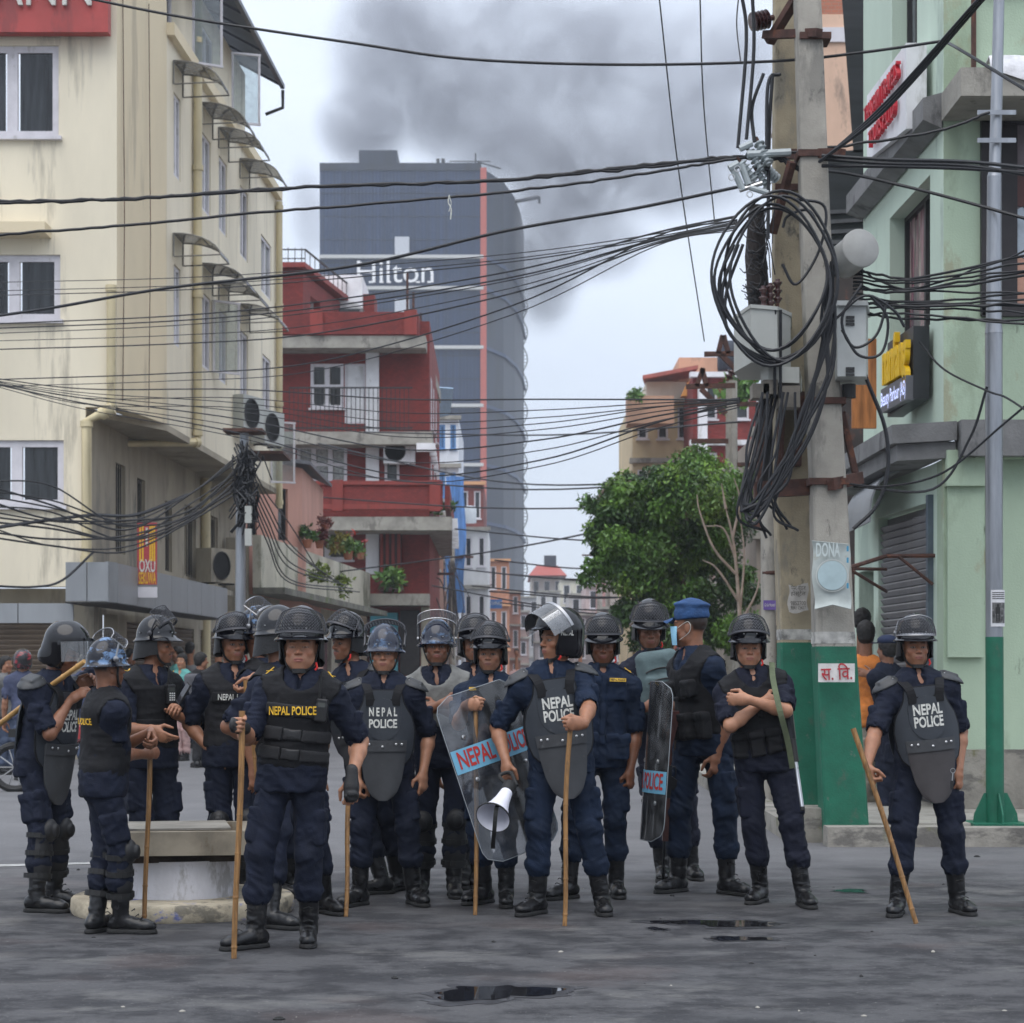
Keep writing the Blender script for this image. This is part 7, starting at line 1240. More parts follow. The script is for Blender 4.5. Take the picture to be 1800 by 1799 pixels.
# ---- steel lamp pole on the pavement
SP = empty('steel_pole', at(1750, 1447, 17.7), 'slim galvanised steel pole with a green painted foot on the pavement', 'pole'); Yq = 17.7; MB().tube([at(1749, 1447, Yq), at(1748, 1120, Yq)], .077, 18).build('painted_foot', M_GREENP, SP, True); MB().tube([at(1748, 1122, Yq), at(1747, 700, Yq), at(1747, 585, Yq)], .075, 18).build('lower_shaft', M_GALV, SP, True); MB().tube([at(1747, 587, Yq), at(1747, 570, Yq), at(1748, 310, Yq)], [.078, .068, .062], 18).build('middle_shaft', M_GALV, SP, True); MB().tube([at(1748, 312, Yq), at(1749, 300, Yq), at(1757, -40, Yq)], [.064, .053, .046], 16).build('upper_shaft', M_GALV, SP, True)
c = at(1750, 1447, Yq); MB().box(c + V3(0, 0, -.006), (.24, .24, .014)).build('base_plate', M_GREENP, SP)
for a in (0, 90, 180, 270): dd = V3(math.cos(rad(a + 8)), math.sin(rad(a + 8)), 0); MB().prism([c + dd * .06, c + dd * .2, c + dd * .19 + UPZ * .08, c + dd * .1 + UPZ * .26, c + dd * .06 + UPZ * .26], np.cross(dd, UPZ) * .014).build('gusset', M_GREENP, SP)
for y in (198, 247): MB().bar(at(1718, y, 17.62), at(1786, y, 17.62), .01, .04).build('clamp_bar', M_GALV, SP)
pf = empty('photo_flyer', at(1747, 1100, 17.6), 'printed flyer with a dark figure photo taped round the steel pole', 'poster'); fl = lambda u, v: c + V3(.079 * math.sin(u), -.079 * math.cos(u) - .003, 0) + UPZ * ((1447 - v) / FPX * Yq); MB().sheet([[fl(u, v) for v in (1102, 1038)] for u in np.linspace(-.75, 1.0, 8)], .002).build('sheet', mat('flyer_paper', (.66, .66, .68), .7, var=.03), pf); MB().sheet([[fl(u, v) + V3(.002 * math.sin(u), -.004, 0) for v in (1096, 1060)] for u in np.linspace(-.6, .9, 8)], .001).build('photo', mat('flyer_photo', (.11, .11, .11), .6, var=.5, vs=18, stain=[((.35, .35, .35), .56, 26, (1, 1, 1))]), pf)
b = MB(); [b.sheet([[fl(u, v) + V3(.003 * math.sin(u), -.0065, 0) for v in (1060 + y0, 1060 + y1)] for u in np.linspace(u0, u1, 4)], .001) for u0, u1, y0, y1 in ((-.12, .12, 3, 8), (-.25, .25, 8, 20), (-.2, -.05, 20, 33), (.05, .2, 20, 33))]; b.build('printed_figure', mat('flyer_ink', (.02, .02, .02), .7, var=0), pf)
b = MB(); [b.sheet([[fl(u, v) + V3(.003 * math.sin(u), -.0045, 0) for v in (y, y + 1.3)] for u in np.linspace(-.6, .85, 6)], .001) for y in (1042, 1045.5, 1049, 1052.5)]; b.build('printed_lines', MATS['flyer_ink'], pf)
# ---- poles down the street
def far_pole(px, ytop, Y, label, arms=2):
    root = empty('street_pole', at(px, 1187, Y) * V3(1, 1, 0), label, 'pole', 'concrete poles down the street'); top = at(px, ytop, Y); MB().tube([V3(top[0], Y, 0), top], [.17, .12], 8).build('shaft', M_POLE, root, True)
    for k in range(arms): z = top - UPZ * (.5 + 1.3 * k); MB().bar(z - V3(.95, 0, 0), z + V3(.95, 0, 0), .09, .09).build('cross_arm', M_RUST, root)
    return root
far_pole(1286, 670, 44, 'concrete pole with rusty iron arms in front of the red flats', 3); far_pole(1054, 960, 110, 'leaning pole with arms at the edge of the tree, nearer of the pair'); far_pole(1068, 975, 128, 'pole beside the leaning one, farther down the right side', 1); far_pole(752, 985, 75, 'cable laden pole under the red balcony', 1); far_pole(795, 960, 92, 'cable laden pole by the blue tarpaulin', 1); far_pole(838, 1015, 130, 'small pole by the red banner far down the left side', 1)
b = MB(); pa_ = at(1286, 640, 43.5); [b.bar(p0, p1, .1) for p0, p1 in ((at(1262, 622, 43), at(1270, 590, 43)), (at(1280, 622, 43), at(1272, 590, 43)), (at(1238, 623, 43), at(1300, 622, 43)), (at(1268, 625, 43), at(1300, 655, 43)), (at(1224, 680, 43), at(1236, 648, 43)), (at(1242, 680, 43), at(1234, 648, 43)), (at(1206, 680, 43), at(1292, 678, 43)), (at(1232, 684, 43), at(1276, 728, 43)), (at(1215, 776, 43), at(1280, 776, 43)))]; o = b.build('iron_frame', M_RUST, None, loc=at(1260, 700, 43)); tag(o, 'rusty iron frame for wires on the pole before the red flats', 'iron frame')
for i, (px, y0, y1, Y, k, sd_) in enumerate(((752, 1010, 1150, 74, 26, 14), (795, 985, 1160, 90, 22, 12))):
    b = MB()
    for q_ in range(k): x = px + RNG.normal(0, sd_); b.tube(spline([at(px + RNG.normal(0, 4), y0 + RNG.random() * 20, Y), at(x, (y0 + y1) / 2 + RNG.normal(0, 20), Y - .3), at(x + RNG.normal(0, 16), y1 - 40 * RNG.random(), Y)], 4), .02, 4)
    o = b.build('cable_tangle', mat('dusty_cable', (.06, .055, .055), .8, var=.3), None, loc=at(px, y1, Y)); tag(o, ['curtain of tangled cables on the pole under the red balcony', 'curtain of tangled cables by the blue tarpaulin'][i], 'cable tangle', None, 'stuff')
bn = empty('red_banner', at(852, 1065, 120), 'vertical red banner with white marks far down the street', 'banner'); MB().box(at(853, 1042, 120), (.28, .05, .8)).build('cloth', mat('banner_red', (.5, .03, .06), .7, var=.1), bn); text('lettering', 'HOTEL'[0:1] + '\nT\nI', at(853, 1042, 119.9), (1, 0, 0), UPZ, .5, M_WHITE, bn); bs = empty('blue_sign', at(870, 1072, 120), 'blue sign board with white lettering next to the red banner', 'sign'); MB().box(at(870, 1062, 120.2), (.42, .05, .26)).build('board', mat('sign_blue', (.05, .17, .42), .6, var=.05), bs); text('lettering', 'LIVING', at(871, 1061, 120.1), (1, 0, 0), UPZ, .3, M_WHITE, bs, fit=.7)
# ------------------------------------------------------------------ the tree right of the middle, terrace plants
def leaves(clumps, n, size, cols, name, parent, droop=.2):
    P, F, C_ = [], [], []; o = 0
    for (c, r, w) in clumps:
        k = int(n * w); u = RNG.normal(size=(k, 3)); u /= np.linalg.norm(u, axis=1)[:, None]; R3 = r * RNG.random(k)[:, None] ** .42; p = c + u * R3 * V3(1, 1, .85); a = RNG.normal(size=(k, 3)); a[:, 2] -= droop * 2; a /= np.linalg.norm(a, axis=1)[:, None]; s = np.cross(a, RNG.normal(size=(k, 3))); s /= np.linalg.norm(s, axis=1)[:, None]; L_ = (size * (.6 + .8 * RNG.random(k)))[:, None]; W_ = L_ * .42
        nn = np.cross(a, s); q = np.stack([p, p + a * L_ * .5 + s * W_ * .5 + nn * L_ * .08, p + a * L_, p + a * L_ * .5 - s * W_ * .5 + nn * L_ * .08], 1); P.append(q.reshape(-1, 3)); F.append(np.arange(o, o + 4 * k).reshape(-1, 4)); o += 4 * k
        base = nv(cols[RNG.integers(len(cols))]); C_.append(np.repeat(base * (1 + RNG.normal(0, .2, (k, 1))), 4, 0))
    P = np.concatenate(P); me = np_mesh(name, P - base_of(parent), np.concatenate(F), np.clip(np.concatenate(C_), .004, 1)); return link(name, me, M_LEAF, parent)
GREENS = [(.055, .125, .02), (.09, .19, .028), (.14, .25, .04), (.035, .08, .018), (.07, .155, .026)]
TE = empty('tree', V3(3.6, 42, .16), 'leafy green tree with drooping left branches behind the officers', 'tree'); cl = []
for k in range(150):
    px, py = RNG.uniform(1050, 1330), RNG.uniform(800, 1150); e = ((px - 1195) / 150) ** 2 + ((py - 985) / 185) ** 2
    if e > 1 + .15 * RNG.normal() or (px < 1090 and py > 1010) or (px > 1240 and py < 830): continue
    cl.append((at(px, py, 40.5 + RNG.uniform(-1.6, 2.0)), RNG.uniform(.26, .55), RNG.uniform(.7, 1.3)))
for k in range(46): t = RNG.random(); cl.append((at(1112 - 70 * t + RNG.normal(0, 9), 850 + 160 * t * RNG.random() + RNG.normal(0, 14) + 20 * t, 40 + RNG.uniform(-.8, .8)), RNG.uniform(.12, .24), .35))
leaves(cl, 560, .105, GREENS, 'crown', TE, .45)
MB().tube([V3(3.6, 42, .1), V3(3.5, 41.8, 1.6), V3(3.3, 41.4, 3.0)], [.24, .2, .16], 10).build('trunk', M_BARK, TE, True)
for pts, r in (((V3(3.3, 41.4, 3), at(1150, 880, 40.6), at(1080, 850, 40.2), at(1035, 900, 40)), .09), ((V3(3.4, 41.6, 2.6), at(1210, 900, 41), at(1250, 830, 41)), .1), ((V3(3.3, 41.4, 2.4), at(1130, 1000, 40.8), at(1075, 960, 40.4)), .07)):
    p = spline(pts, 5); MB().tube(p, [r * (1 - .8 * i / (len(p) - 1)) for i in range(len(p))], 7).build('limb', M_BARK, TE, True)
BT = empty('bare_tree', at(1305, 1187, 38) * V3(1, 1, 0), 'pale bare branched small tree in front of the leafy tree', 'tree'); tb = [(at(1312, 1150, 38) * V3(1, 1, 0) + V3(0, 0, .1), at(1300, 1080, 38), at(1290, 960, 38), at(1275, 890, 38)), (at(1300, 1080, 38), at(1308, 980, 38), at(1300, 900, 38)), (at(1294, 1010, 38), at(1255, 965, 37.8), at(1230, 900, 37.8), at(1225, 870, 37.8)), (at(1292, 980, 38), at(1272, 930, 37.9), at(1240, 925, 37.8)), (at(1300, 1060, 38), at(1260, 1000, 37.8), at(1235, 985, 37.8)), (at(1288, 945, 38), at(1300, 880, 38), at(1290, 840, 38)), (at(1276, 895, 38), at(1268, 850, 38)), (at(1305, 1090, 38), at(1330, 1040, 38), at(1335, 1000, 38))]
for i, pts in enumerate(tb): p = spline(pts, 5); r = .055 if i == 0 else .03; MB().tube(p, [r * (1 - .75 * j / (len(p) - 1)) for j in range(len(p))], 6).build('trunk' if i == 0 else 'branch', mat('pale_bark', (.3, .25, .21), .9, var=.2), BT, True)
def pot_plant(px, py, Y, r, cols, label, n=260, flowers=None, pot=True):
    r *= .66 if pot else .95; c = at(px, py, Y); root = empty('potted_plant' if pot else 'creeper', c - UPZ * r, label, 'plant', 'plants on the terrace'); leaves([(c + RNG.normal(0, r * .4, 3), r * .6, .25) for _ in range(4)], n, r * .5, cols, 'foliage', root, -.1)
    if flowers: leaves([(c + RNG.normal(0, r * .4, 3) + UPZ * r * .4, r * .5, .5)], 40, r * .3, [flowers], 'blossom', root)
    if pot: MB().lathe(c - UPZ * r * 1.3, [(r * .35, 0), (r * .5, r * .7), (r * .54, r * .7), (r * .54, r * .8), (0, r * .8)], 12).build('pot', mat('terracotta', (.3, .12, .07), .8, var=.15), root, True)
for q_ in ((540, 940, 52, .4, GREENS, 'dark leafy pot plant at the near end of the terrace'), (562, 942, 53, .38, [(.14, .02, .03), (.09, .02, .02)], 'dark red leaved pot plant on the terrace'), (572, 915, 54, .35, [(.16, .05, .04)], 'tall rusty red cordyline on the terrace'), (588, 945, 55, .4, [(.2, .18, .03), (.1, .15, .03)], 'yellow green croton on the terrace'), (612, 960, 57, .45, [(.12, .2, .03), (.07, .15, .02)], 'light green bush with red flowers on the terrace', 260, (.5, .05, .04)), (634, 965, 60, .35, GREENS, 'small green pot plant at the far end of the terrace', 200, (.5, .05, .05)), (690, 1030, 64, .5, GREENS, 'green creeper spilling under the red balcony', 300, None, False), (600, 1020, 55, .3, [(.14, .19, .03)], 'mossy creeper on the terrace ledge', 220, None, False), (560, 1008, 52, .3, [(.14, .19, .03)], 'low mossy weeds along the near terrace ledge', 200, None, False), (782, 890, 66, .35, GREENS, 'weeds growing from the red balcony corner', 200, None, False), (1113, 696, 75, .4, GREENS, 'roof plants on the peach flats balcony', 200, None, False), (1298, 680, 60, .7, GREENS, 'bush on the roof between the flats and the poles', 300, None, False)): pot_plant(*q_)
# ------------------------------------------------------------------ traffic island with its broken box
TI = empty('traffic_island', gnd(322, 1600), 'round concrete traffic island with a white drum and a broken concrete tray', 'traffic island'); c = V3(*gnd(322, 1601)[:2], 0); rr_ = [(.66, 0), (.672, .03), (.668, .085), (.655, .1), (0, .1)]; MB().lathe(c, rr_, 48).build('base_disc', mat('chipped_painted_concrete', (.40, .35, .26), .9, var=.2, vs=5, bump=.6, bs=30, stain=[((.03, .09, .42), .645, 5, (1, 1, 2.2)), ((.1, .095, .08), .58, 4, (1, 1, 1.6))]), TI, True)
MB().lathe(c + V3(-.02, 0, .1), [(.345, 0), (.345, .05), (.34, .20), (.345, .225), (0, .225)], 40).build('drum', mat('grubby_white_paint', (.58, .58, .62), .8, var=.1, vs=4, stretch=(1, 1, .4), bump=.3, bs=40, stain=[((.3, .29, .28), .60, 5, (1, 1, .4)), ((.1, .095, .09), .70, 7, (1, 1, .7)), ((.04, .1, .4), .76, 6, (1, 1, 2))]), TI, True)
MB().box(c + V3(-.02, 0, .345), (.31, .31, .025), basis(14)).build('gap_shade_block', mat('gap_shade', (.03, .022, .018), .9, var=.4, vs=12), TI); TB = basis(8); M_TRAY = mat('tray_concrete', (.27, .235, .18), .85, var=.2, vs=4, stain=[((.12, .08, .05), .60, 4, (1, 1, .5))])  # gap below the tray: its shade is put into this block's colour
for (x, y, hx_, hy_) in ((0, .40, .44, .03), (0, -.40, .44, .03), (.41, 0, .03, .37), (-.41, 0, .03, .37)): MB().box(c + TB @ V3(x, y, 0) + V3(-.03, 0, .44), (hx_, hy_, .07), TB).build('tray_side', M_TRAY, TI)
MB().box(c + V3(-.03, 0, .39), (.4, .39, .02), TB).build('tray_floor', M_TRAY, TI); MB().box(c + V3(-.03, 0, .517), (.30, .32, .006), TB @ basis(3)).build('loose_frame', M_KERB, TI)
# debris on the road
for k in range(46):
    px, py = RNG.uniform(20, 1780), RNG.uniform(1500, 1795); s_ = RNG.uniform(.004, .012) * (1.6 if RNG.random() < .12 else 1); o = MB(); g = gnd(px, py); o.lathe(g - UPZ * .002, [(s_, 0), (s_ * 1.1, s_ * .4), (s_ * .5, s_ * .9), (0, s_)], 6, basis(RNG.uniform(0, 360)), 1.4, .8); oo = o.build('stone_chip', M_CONC if RNG.random() < .25 else M_SOLE, None, loc=g); tag(oo, 'small chip of stone or soot lying on the asphalt', 'stone chip', 'stone chips scattered on the road')
# ------------------------------------------------------------------ the officers, from the picture's left to its right
DOWN = V3(0, 0, -1); UP = V3(0, 0, 1)
REST = [.22, .3, .36, .42]
# 1: far left, bent over something, cane under the arm
P1 = person(label='police officer at the far left bowing his head, cane tucked under his arm', top=(104, 1083), feet=[(64, 1604, 78), (95, 1592, 70)], hip=72, neck=78, tor=62, hipyaw=70, head=(75, -28, 0), lean=.06, skin='c', hs=1.02, sleeve=.84,
  arms=[dict(h=(138, 1222, -.12), fd=(.8, -.1, .5), ts=(-.2, .5, .8), curl=.5, pole=(-.3, -.6, -1)), dict(h=(150, 1200, .1), fd=(.8, .1, .5), ts=(-.2, -.3, .9), curl=.5)], hy=.03)
K = P1; K['pivot'] = M_SHELL; K['band'] = M_SHELL; helmet(K, 'full', 'half', guard=False, strap=False); hard_armour(K); shin_guards(K)
stick(at(-14, 1283, 12.62), at(147, 1163, 12.24), .0165, 'pale cane held under the arm of the officer at the far left', M_BAMBOO2)
# 2: camouflaged helmet, seen from behind, both hands on a cane
c2 = [nv(at(263, 1290, 11.62)), nv(gnd(255, 1634))]; stick(*c2, .0145, 'bamboo cane under both hands of the officer in the blue camouflaged helmet')
P2 = person(label='police officer in blue camouflaged helmet seen from behind, both hands on a cane', top=(186, 1120), feet=[(212, 1641, 84), (168, 1640, 150)], hip=182, neck=186, tor=118, hipyaw=105, head=(128, 0, 0), skin='c', hel=.06, hs=1.0, belly=.012,
  arms=[dict(grip=(*c2, .10), fd=(.5, .75, .05), ts=UP, curl=.95, pole=(-.5, -.5, -1)), dict(h=(270, 1300, .14), fd=(.3, -.5, -.5), ts=(-.1, .1, 1), curl=.6)], sleeve=.8)
helmet(P2, 'steel', 'high', M_CAMO, guard=False, vrim=M_MESHR, red=False); soft_vest(P2, .009); shin_guards(P2)
text('lettering', 'NEPAL POLICE', P2['chest'] + P2['up'] * .05 - P2['RC'][:, 1] * .2, P2['RC'][:, 0], UP, .05, M_YEL, P2['vest'], bold=.02, bvh=P2['bvh'], lift=.015, fit=.23)
# 3: profile, raised mesh visor, radio on the chest
P3 = person(label='police officer in profile with raised flat visor, radio clipped to his vest', top=(273, 1080), feet=[(252, 1578, 30), (288, 1574, 50)], hip=262, neck=262, tor=42, head=(82, 0, 0), skin='b', face=dict(tache=.9, stubble=.6), sleeve=1.15,
  arms=[dict(h=(281, 1292, -.42), fd=(.75, -.25, -.45), ts=(.3, -.3, .9), curl=[.2, .3, .4, .45], pole=(-.6, .2, -1)), dict(h=(309, 1247, -.1), fd=(.2, -.7, .45), ts=(-.8, -.2, .5), curl=.55, pole=(.6, 0, -1))])
helmet(P3, 'riot', 'high', tilt=-14, guard=True, red=False); soft_vest(P3, .009)
vest_band(P3, 'name_panel', M_VEST, .05, .2, -.19, .19, .04)
# 4: facing the camera behind the traffic island
P4 = person(label='police officer in lettered grey vest behind the traffic island', top=(408, 1075), feet=[(393, 1574, 0), (432, 1576, 20)], hip=408, neck=410, tor=16, head=(28, -2, 0), skin='b', face=dict(tache=.35, stubble=.35),
  arms=[dict(h=(372, 1340, -.08), curl=REST), dict(h=(437, 1206, -.36), fd=(-.45, -.3, -.75), ts=(-.2, -.9, .2), curl=[.5, .55, .6, .6], pole=(1, .2, -.6))])
helmet(P4, 'riot', 'up'); soft_vest(P4, .009, mat('charcoal_nylon', (.011, .011, .013), .7, var=.2, vs=14, bump=.4, bs=260, spec=.3)); shin_guards(P4)
vest_band(P4, 'name_panel', M_VEST, .29, .36, -.15, .15, .04)
text('lettering', 'NEPAL POLICE', P4['hipC'] + P4['up'] * .325 * P4['s'] + P4['RC'][:, 1] * .2, -P4['RC'][:, 0], UP, .055, M_WHITE, P4['vest'], bold=.02, bvh=P4['bvh'], lift=.024, fit=.235)
stick(at(433, 1196, 12.75), at(451, 1376, 12.75), .015, 'dark bamboo cane tilted under the hand of the officer behind the traffic island')
# 5: two helmets behind the commander
P5 = person(label='police officer with blue patched helmet hidden behind the bare dark helmet', top=(452, 1064), feet=[(478, 1577, 60), (508, 1572, 70)], hip=478, neck=462, tor=70, head=(70, 0, 0), skin='c', h=.012)
helmet(P5, 'steel', 'high', M_CAMO, guard=False, vrim=M_MESHR, red=False); soft_vest(P5, .012)
P5b = person(label='police officer in plain dark helmet turned away behind the commander', top=(489, 1063), feet=[(474, 1632, 60), (570, 1606, 40)], hip=505, neck=490, tor=62, head=(98, 2, 0), skin='c', h=.012, arms=[dict(h=(470, 1330, -.05), curl=.4), None])
helmet(P5b, 'riot', None, red=False); soft_vest(P5b, .012)
# 6: the commander
cs = [nv(at(425, 1250, 10.40)), nv(gnd(413, 1685))]; stick(*cs, .0155, 'longest bamboo cane, upright in the gloved fist of the front officer')
P6 = person(label='front police officer with yellow lettered black vest and fingerless gloves', top=(530, 1064), feet=[(449, 1667, -52), (543, 1660, 4)], hip=514, neck=531, tor=-2, head=(-2, 3, 0), hs=1.12, hel=.095, belly=.012, nk=1.372, skin='a', fat=1.12, h=.008,
  arms=[dict(grip=(*cs, .06), fd=(-.3, -.9, .15), ts=UP, curl=.95, pole=(-.15, .9, -.6)), dict(h=(618, 1392, -.1), curl=[.5, .55, .6, .6], fd=(.0, -.15, -1), ts=(-1, -.25, 0))], face=dict(stubble=.12, open=.42, lip=(.3, .1, .085)))
helmet(P6, 'riot', 'brow', cells=(22, 8)); soft_vest(P6, .008)
for z0, z1 in ((.155, .225), (.05, .12)):
    vest_band(P6, 'velcro_band', mat('velcro_black', (.010, .010, .0115), .75, var=.15, vs=20, bump=.4, bs=200), z0, z1, .055, .19, .042); vest_band(P6, 'velcro_band', MATS['velcro_black'], z0 + .004, z1 - .004, -.19, -.05, .042); vest_band(P6, 'velcro_patch', M_LEATH, z0 + .004, z1 - .004, -.05, .055, .037)
vest_band(P6, 'name_panel', MATS['velcro_black'], .285, .35, -.165, .165, .042)
text('lettering', 'NEPAL POLICE', P6['hipC'] + P6['up'] * .318 * P6['s'] + V3(-.02, -.2, 0), (1, 0, 0), UP, .062, M_YEL, P6['vest'], bold=.02, bvh=P6['bvh'], lift=.026, fit=.25)
# 7: looking left, moustache
P7 = person(label='moustached police officer looking left behind the front officer', top=(612, 1074), feet=[(672, 1572, -70), (700, 1566, -30)], hip=650, neck=622, tor=-18, head=(-48, -2, 0), skin='b', face=dict(tache=1., stubble=.5), h=.0095, arms=[None, dict(h=(655, 1400, 0))])
helmet(P7, 'riot', 'up', tilt=14); hard_armour(P7, lettering=False)
stick(at(648, 1440, 13.3), gnd(678, 1568), .014, 'bamboo cane slanting between the legs behind the short officer')
# 8: smooth steel helmet, grey plate armour
P8 = person(label='young police officer in smooth steel helmet and grey plate armour', top=(676, 1096), feet=[(632, 1592, -35), (727, 1590, 25)], hip=676, neck=676, tor=0, head=(-2, 0, 0), skin='a', hel=.07, hs=1.04, h=.0085, arms=[dict(h=(628, 1392, -.12), curl=.8), dict(h=(744, 1376, -.02), curl=REST)], sleeve=.9, face=dict(stubble=.05, open=.8))
helmet(P8, 'steel', 'back', M_STEELB, guard=False, vrim=M_MESHV, red=False, cells=(20, 9)); hard_armour(P8, spaced=True)
stick(at(614, 1392, 12.3), gnd(607, 1612), .0145, 'bamboo cane standing beside the right boot of the young officer')
# 9: grey bag across the chest, arms folded
P9 = person(label='police officer with folded arms and a pale grey bag across his chest', top=(768, 1087), feet=[(742, 1572, -10), (797, 1576, 8)], hip=778, neck=768, tor=2, head=(2, 3, 0), skin='c', hel=.07, face=dict(tache=.6, stubble=.45), belly=.012,
  arms=[dict(h=(796, 1236, -.3), fd=(1, -.1, .1), ts=UP, curl=.4, pole=(-1, -.3, -1)), dict(h=(752, 1244, -.24), fd=(-1, -.1, .1), ts=UP, curl=.4, pole=(1, -.3, -1))])
helmet(P9, 'steel', 'high', M_STEELB, guard=False, vrim=M_MESHR, red=False); soft_vest(P9, .009, M_GREY, hem=.16); shin_guards(P9)
# 10
P10 = person(label='police officer half hidden between the grey bag and the clear shield', top=(834, 1078), feet=[(815, 1560, 0), (836, 1558, 0)], hip=832, neck=834, tor=-4, head=(6, 0, 0), skin='b', face=dict(tache=.8, stubble=.4), h=.012)
helmet(P10, 'riot', 'up')
# 11: behind the clear shield
c11 = [nv(at(838, 1226, 12.35)), nv(gnd(835, 1609))]; stick(*c11, .0145, 'bamboo cane gripped behind the clear riot shield')
P11 = person(label='police officer standing behind a clear riot shield', top=(862, 1091), feet=[(852, 1588, -40), (890, 1592, 0)], hip=866, neck=866, tor=-8, head=(-8, -2, 0), skin='a', pockets=True, cloth=(M_NAVY3, M_NAVY3), face=dict(stubble=.5, lip=(.22, .09, .08)),
  arms=[dict(grip=(*c11, .035), fd=(.7, -.6, .1), ts=UP, curl=.95, pole=(-.3, .1, -1)), dict(h=(930, 1330, -.15))])
helmet(P11, 'riot', 'up', tilt=2)
# 12: megaphone
c12 = [nv(at(1004, 1262, 11.78)), nv(gnd(989, 1628))]; stick(*c12, .0145, 'bamboo cane with a slight bend in front of the officer with the megaphone', bend=.012)
P12 = person(label='police officer in closed lettered helmet holding a megaphone, looking left', top=(984, 1064), feet=[(945, 1607, -35), (1058, 1606, 5)], hip=985, neck=968, tor=5, head=(-58, 0, 0), skin='b', hel=.08, hs=1.06, cloth=(M_NAVY3, M_NAVY3), h=.008, face=dict(stubble=.15),
  arms=[dict(h=(888, 1358, -.12), fd=(-.05, -.3, -1), ts=(.5, -1, 0), curl=.85), dict(grip=(*c12, .03), fd=(-.75, -.6, .0), ts=UP, curl=.95, pole=(1, .2, -.8))])
K = P12; helmet(K, 'full', 'up', guard=False); hard_armour(K)
RH = K['RH']; text('lettering', 'NEPAL', at(1000, 1113, 12.1), V3(1, .18, 0), UP, .042, M_WHITE, K['helmet'], bold=.03, bvh=K['helm_bvh'], lift=.004, fit=.08)
# 13: eyes closed, name tape
P13 = person(label='police officer with closed eyes and yellow name tape on a blue shirt', top=(1060, 1076), feet=[(1000, 1580, -50), (1083, 1576, 5)], hip=1054, neck=1058, tor=4, head=(-2, -9, 0), skin='e', pockets=True, cloth=(M_NAVY3, M_NAVY3), face=dict(shut=1, stubble=.3), arms=[dict(h=(1010, 1380, 0)), dict(h=(1108, 1372, -.06), curl=.9)], sleeve=.88)
helmet(P13, 'riot', 'brow', tilt=6)
# 14: tall, chest pack
P14 = person(label='tallest police officer with a grey green pack strapped to his chest', top=(1141, 1052), feet=[(1165, 1548, -5), (1216, 1545, 10)], hip=1165, neck=1145, tor=8, head=(4, -10, 0), skin='c', cloth=(M_NAVY2, M_NAVY2), face=dict(shut=1, stubble=.3), sleeve=1.8,
  arms=[dict(h=(1150, 1240, -.36), fd=(.7, -.6, .2), ts=UP, curl=.8), dict(h=(1172, 1222, -.36), fd=(-.6, -.6, .2), ts=UP, curl=.8)])
helmet(P14, 'riot', 'brow', tilt=4)
# 15: blue cap, turned away
P15 = person(label='police officer in a blue cap and face mask turned away, hand in pocket', top=(1216, 1058), feet=[(1192, 1568, -48), (1278, 1572, 38)], hip=1236, neck=1222, tor=-62, hipyaw=-25, head=(-112, 2, 0), skin='c', hel=.03, cloth=(M_NAVY3, M_NAVY3), sleeve=.95, hs=1.05, face=dict(stubble=.3),
  arms=[dict(h=(1186, 1250, .22), curl=.6), dict(h=(1258, 1345, -.14), fd=(-.15, -.1, -1), ts=(-.8, -.5, 0), curl=.4, pole=(1, .3, -.3))])
soft_vest(P15, .009, kind='tac')
# 16: crossed arms
P16 = person(label='police officer with crossed bare forearms over a black pouch vest', top=(1316, 1079), feet=[(1337, 1586, -28), (1412, 1593, 8)], hip=1342, neck=1322, tor=2, head=(-2, -2, 0), skin='a', hs=1.03, fat=1.12, cloth=(M_NAVY2, M_NAVY2), h=.0085, face=dict(stubble=.1, open=.65, lip=(.3, .11, .09)), sleeve=.8, belly=.01,
  arms=[dict(h=(1360, 1232, -.17), fd=(1, .15, .12), ts=(-.2, -.2, 1), curl=.5, pole=(-1, -.5, -1)), dict(h=(1296, 1230, -.29), fd=(-1, .2, .02), ts=(.1, -.1, 1), curl=.55, pole=(1, -.5, -.8))])
helmet(P16, 'riot', 'up', tilt=2); soft_vest(P16, .0085, kind='tac', hem=-.01)
# 17: far right
c17 = [nv(at(1501, 1281, 11.95)), nv(gnd(1612, 1624))]; stick(*c17, .0155, 'pale bamboo cane slanting across the boots of the rightmost officer')
P17 = person(label='rightmost police officer in grey plate armour, cane slanting from his fist', top=(1608, 1077), feet=[(1578, 1608, -20), (1683, 1605, 15)], hip=1626, neck=1612, tor=4, head=(2, 0, 0), skin='b', h=.0085, face=dict(stubble=.25, open=.8),
  arms=[dict(grip=(*c17, .30), curl=.9, fd=(.3, -.3, -.9), ts=(.1, -.9, -.3)), dict(h=(1686, 1372, -.05), curl=.6)])
helmet(P17, 'riot', 'brow', vrim=M_MESHR); hard_armour(P17, groin=M_PLATEN)

# ---- worn details: gloves, badges, tapes, radios, cap and mask
M_GLOVE = mat('glove_black', (.014, .014, .015), .55, var=.2, vs=30, bump=.3, bs=120)
glove(P6, 0, M_GLOVE); glove(P6, 1, M_GLOVE); rank(P6, M_YEL); rank(P13, M_YEL); rank(P3, M_YEL)
radio(P6, -.135, .335, 'black handheld radio clipped to the front officer\'s vest'); radio(P3, -.06, .36, 'handheld radio with pale keypad on the vest of the officer in profile', True)
M_TAPE = mat('tape_yellow', (.6, .38, .05), .8, var=.15, vs=60); M_INK = mat('tape_ink', (.02, .02, .03), .8, var=0)
tape(P13, -.085, .445, .105, .022, M_TAPE, 0, 'NEPAL POLICE', M_INK); tape(P11, -.075, .44, .105, .022, M_TAPE, 0, 'NEPAL POLICE', M_INK); tape(P11, .085, .44, .09, .022, M_TAPE, 0)
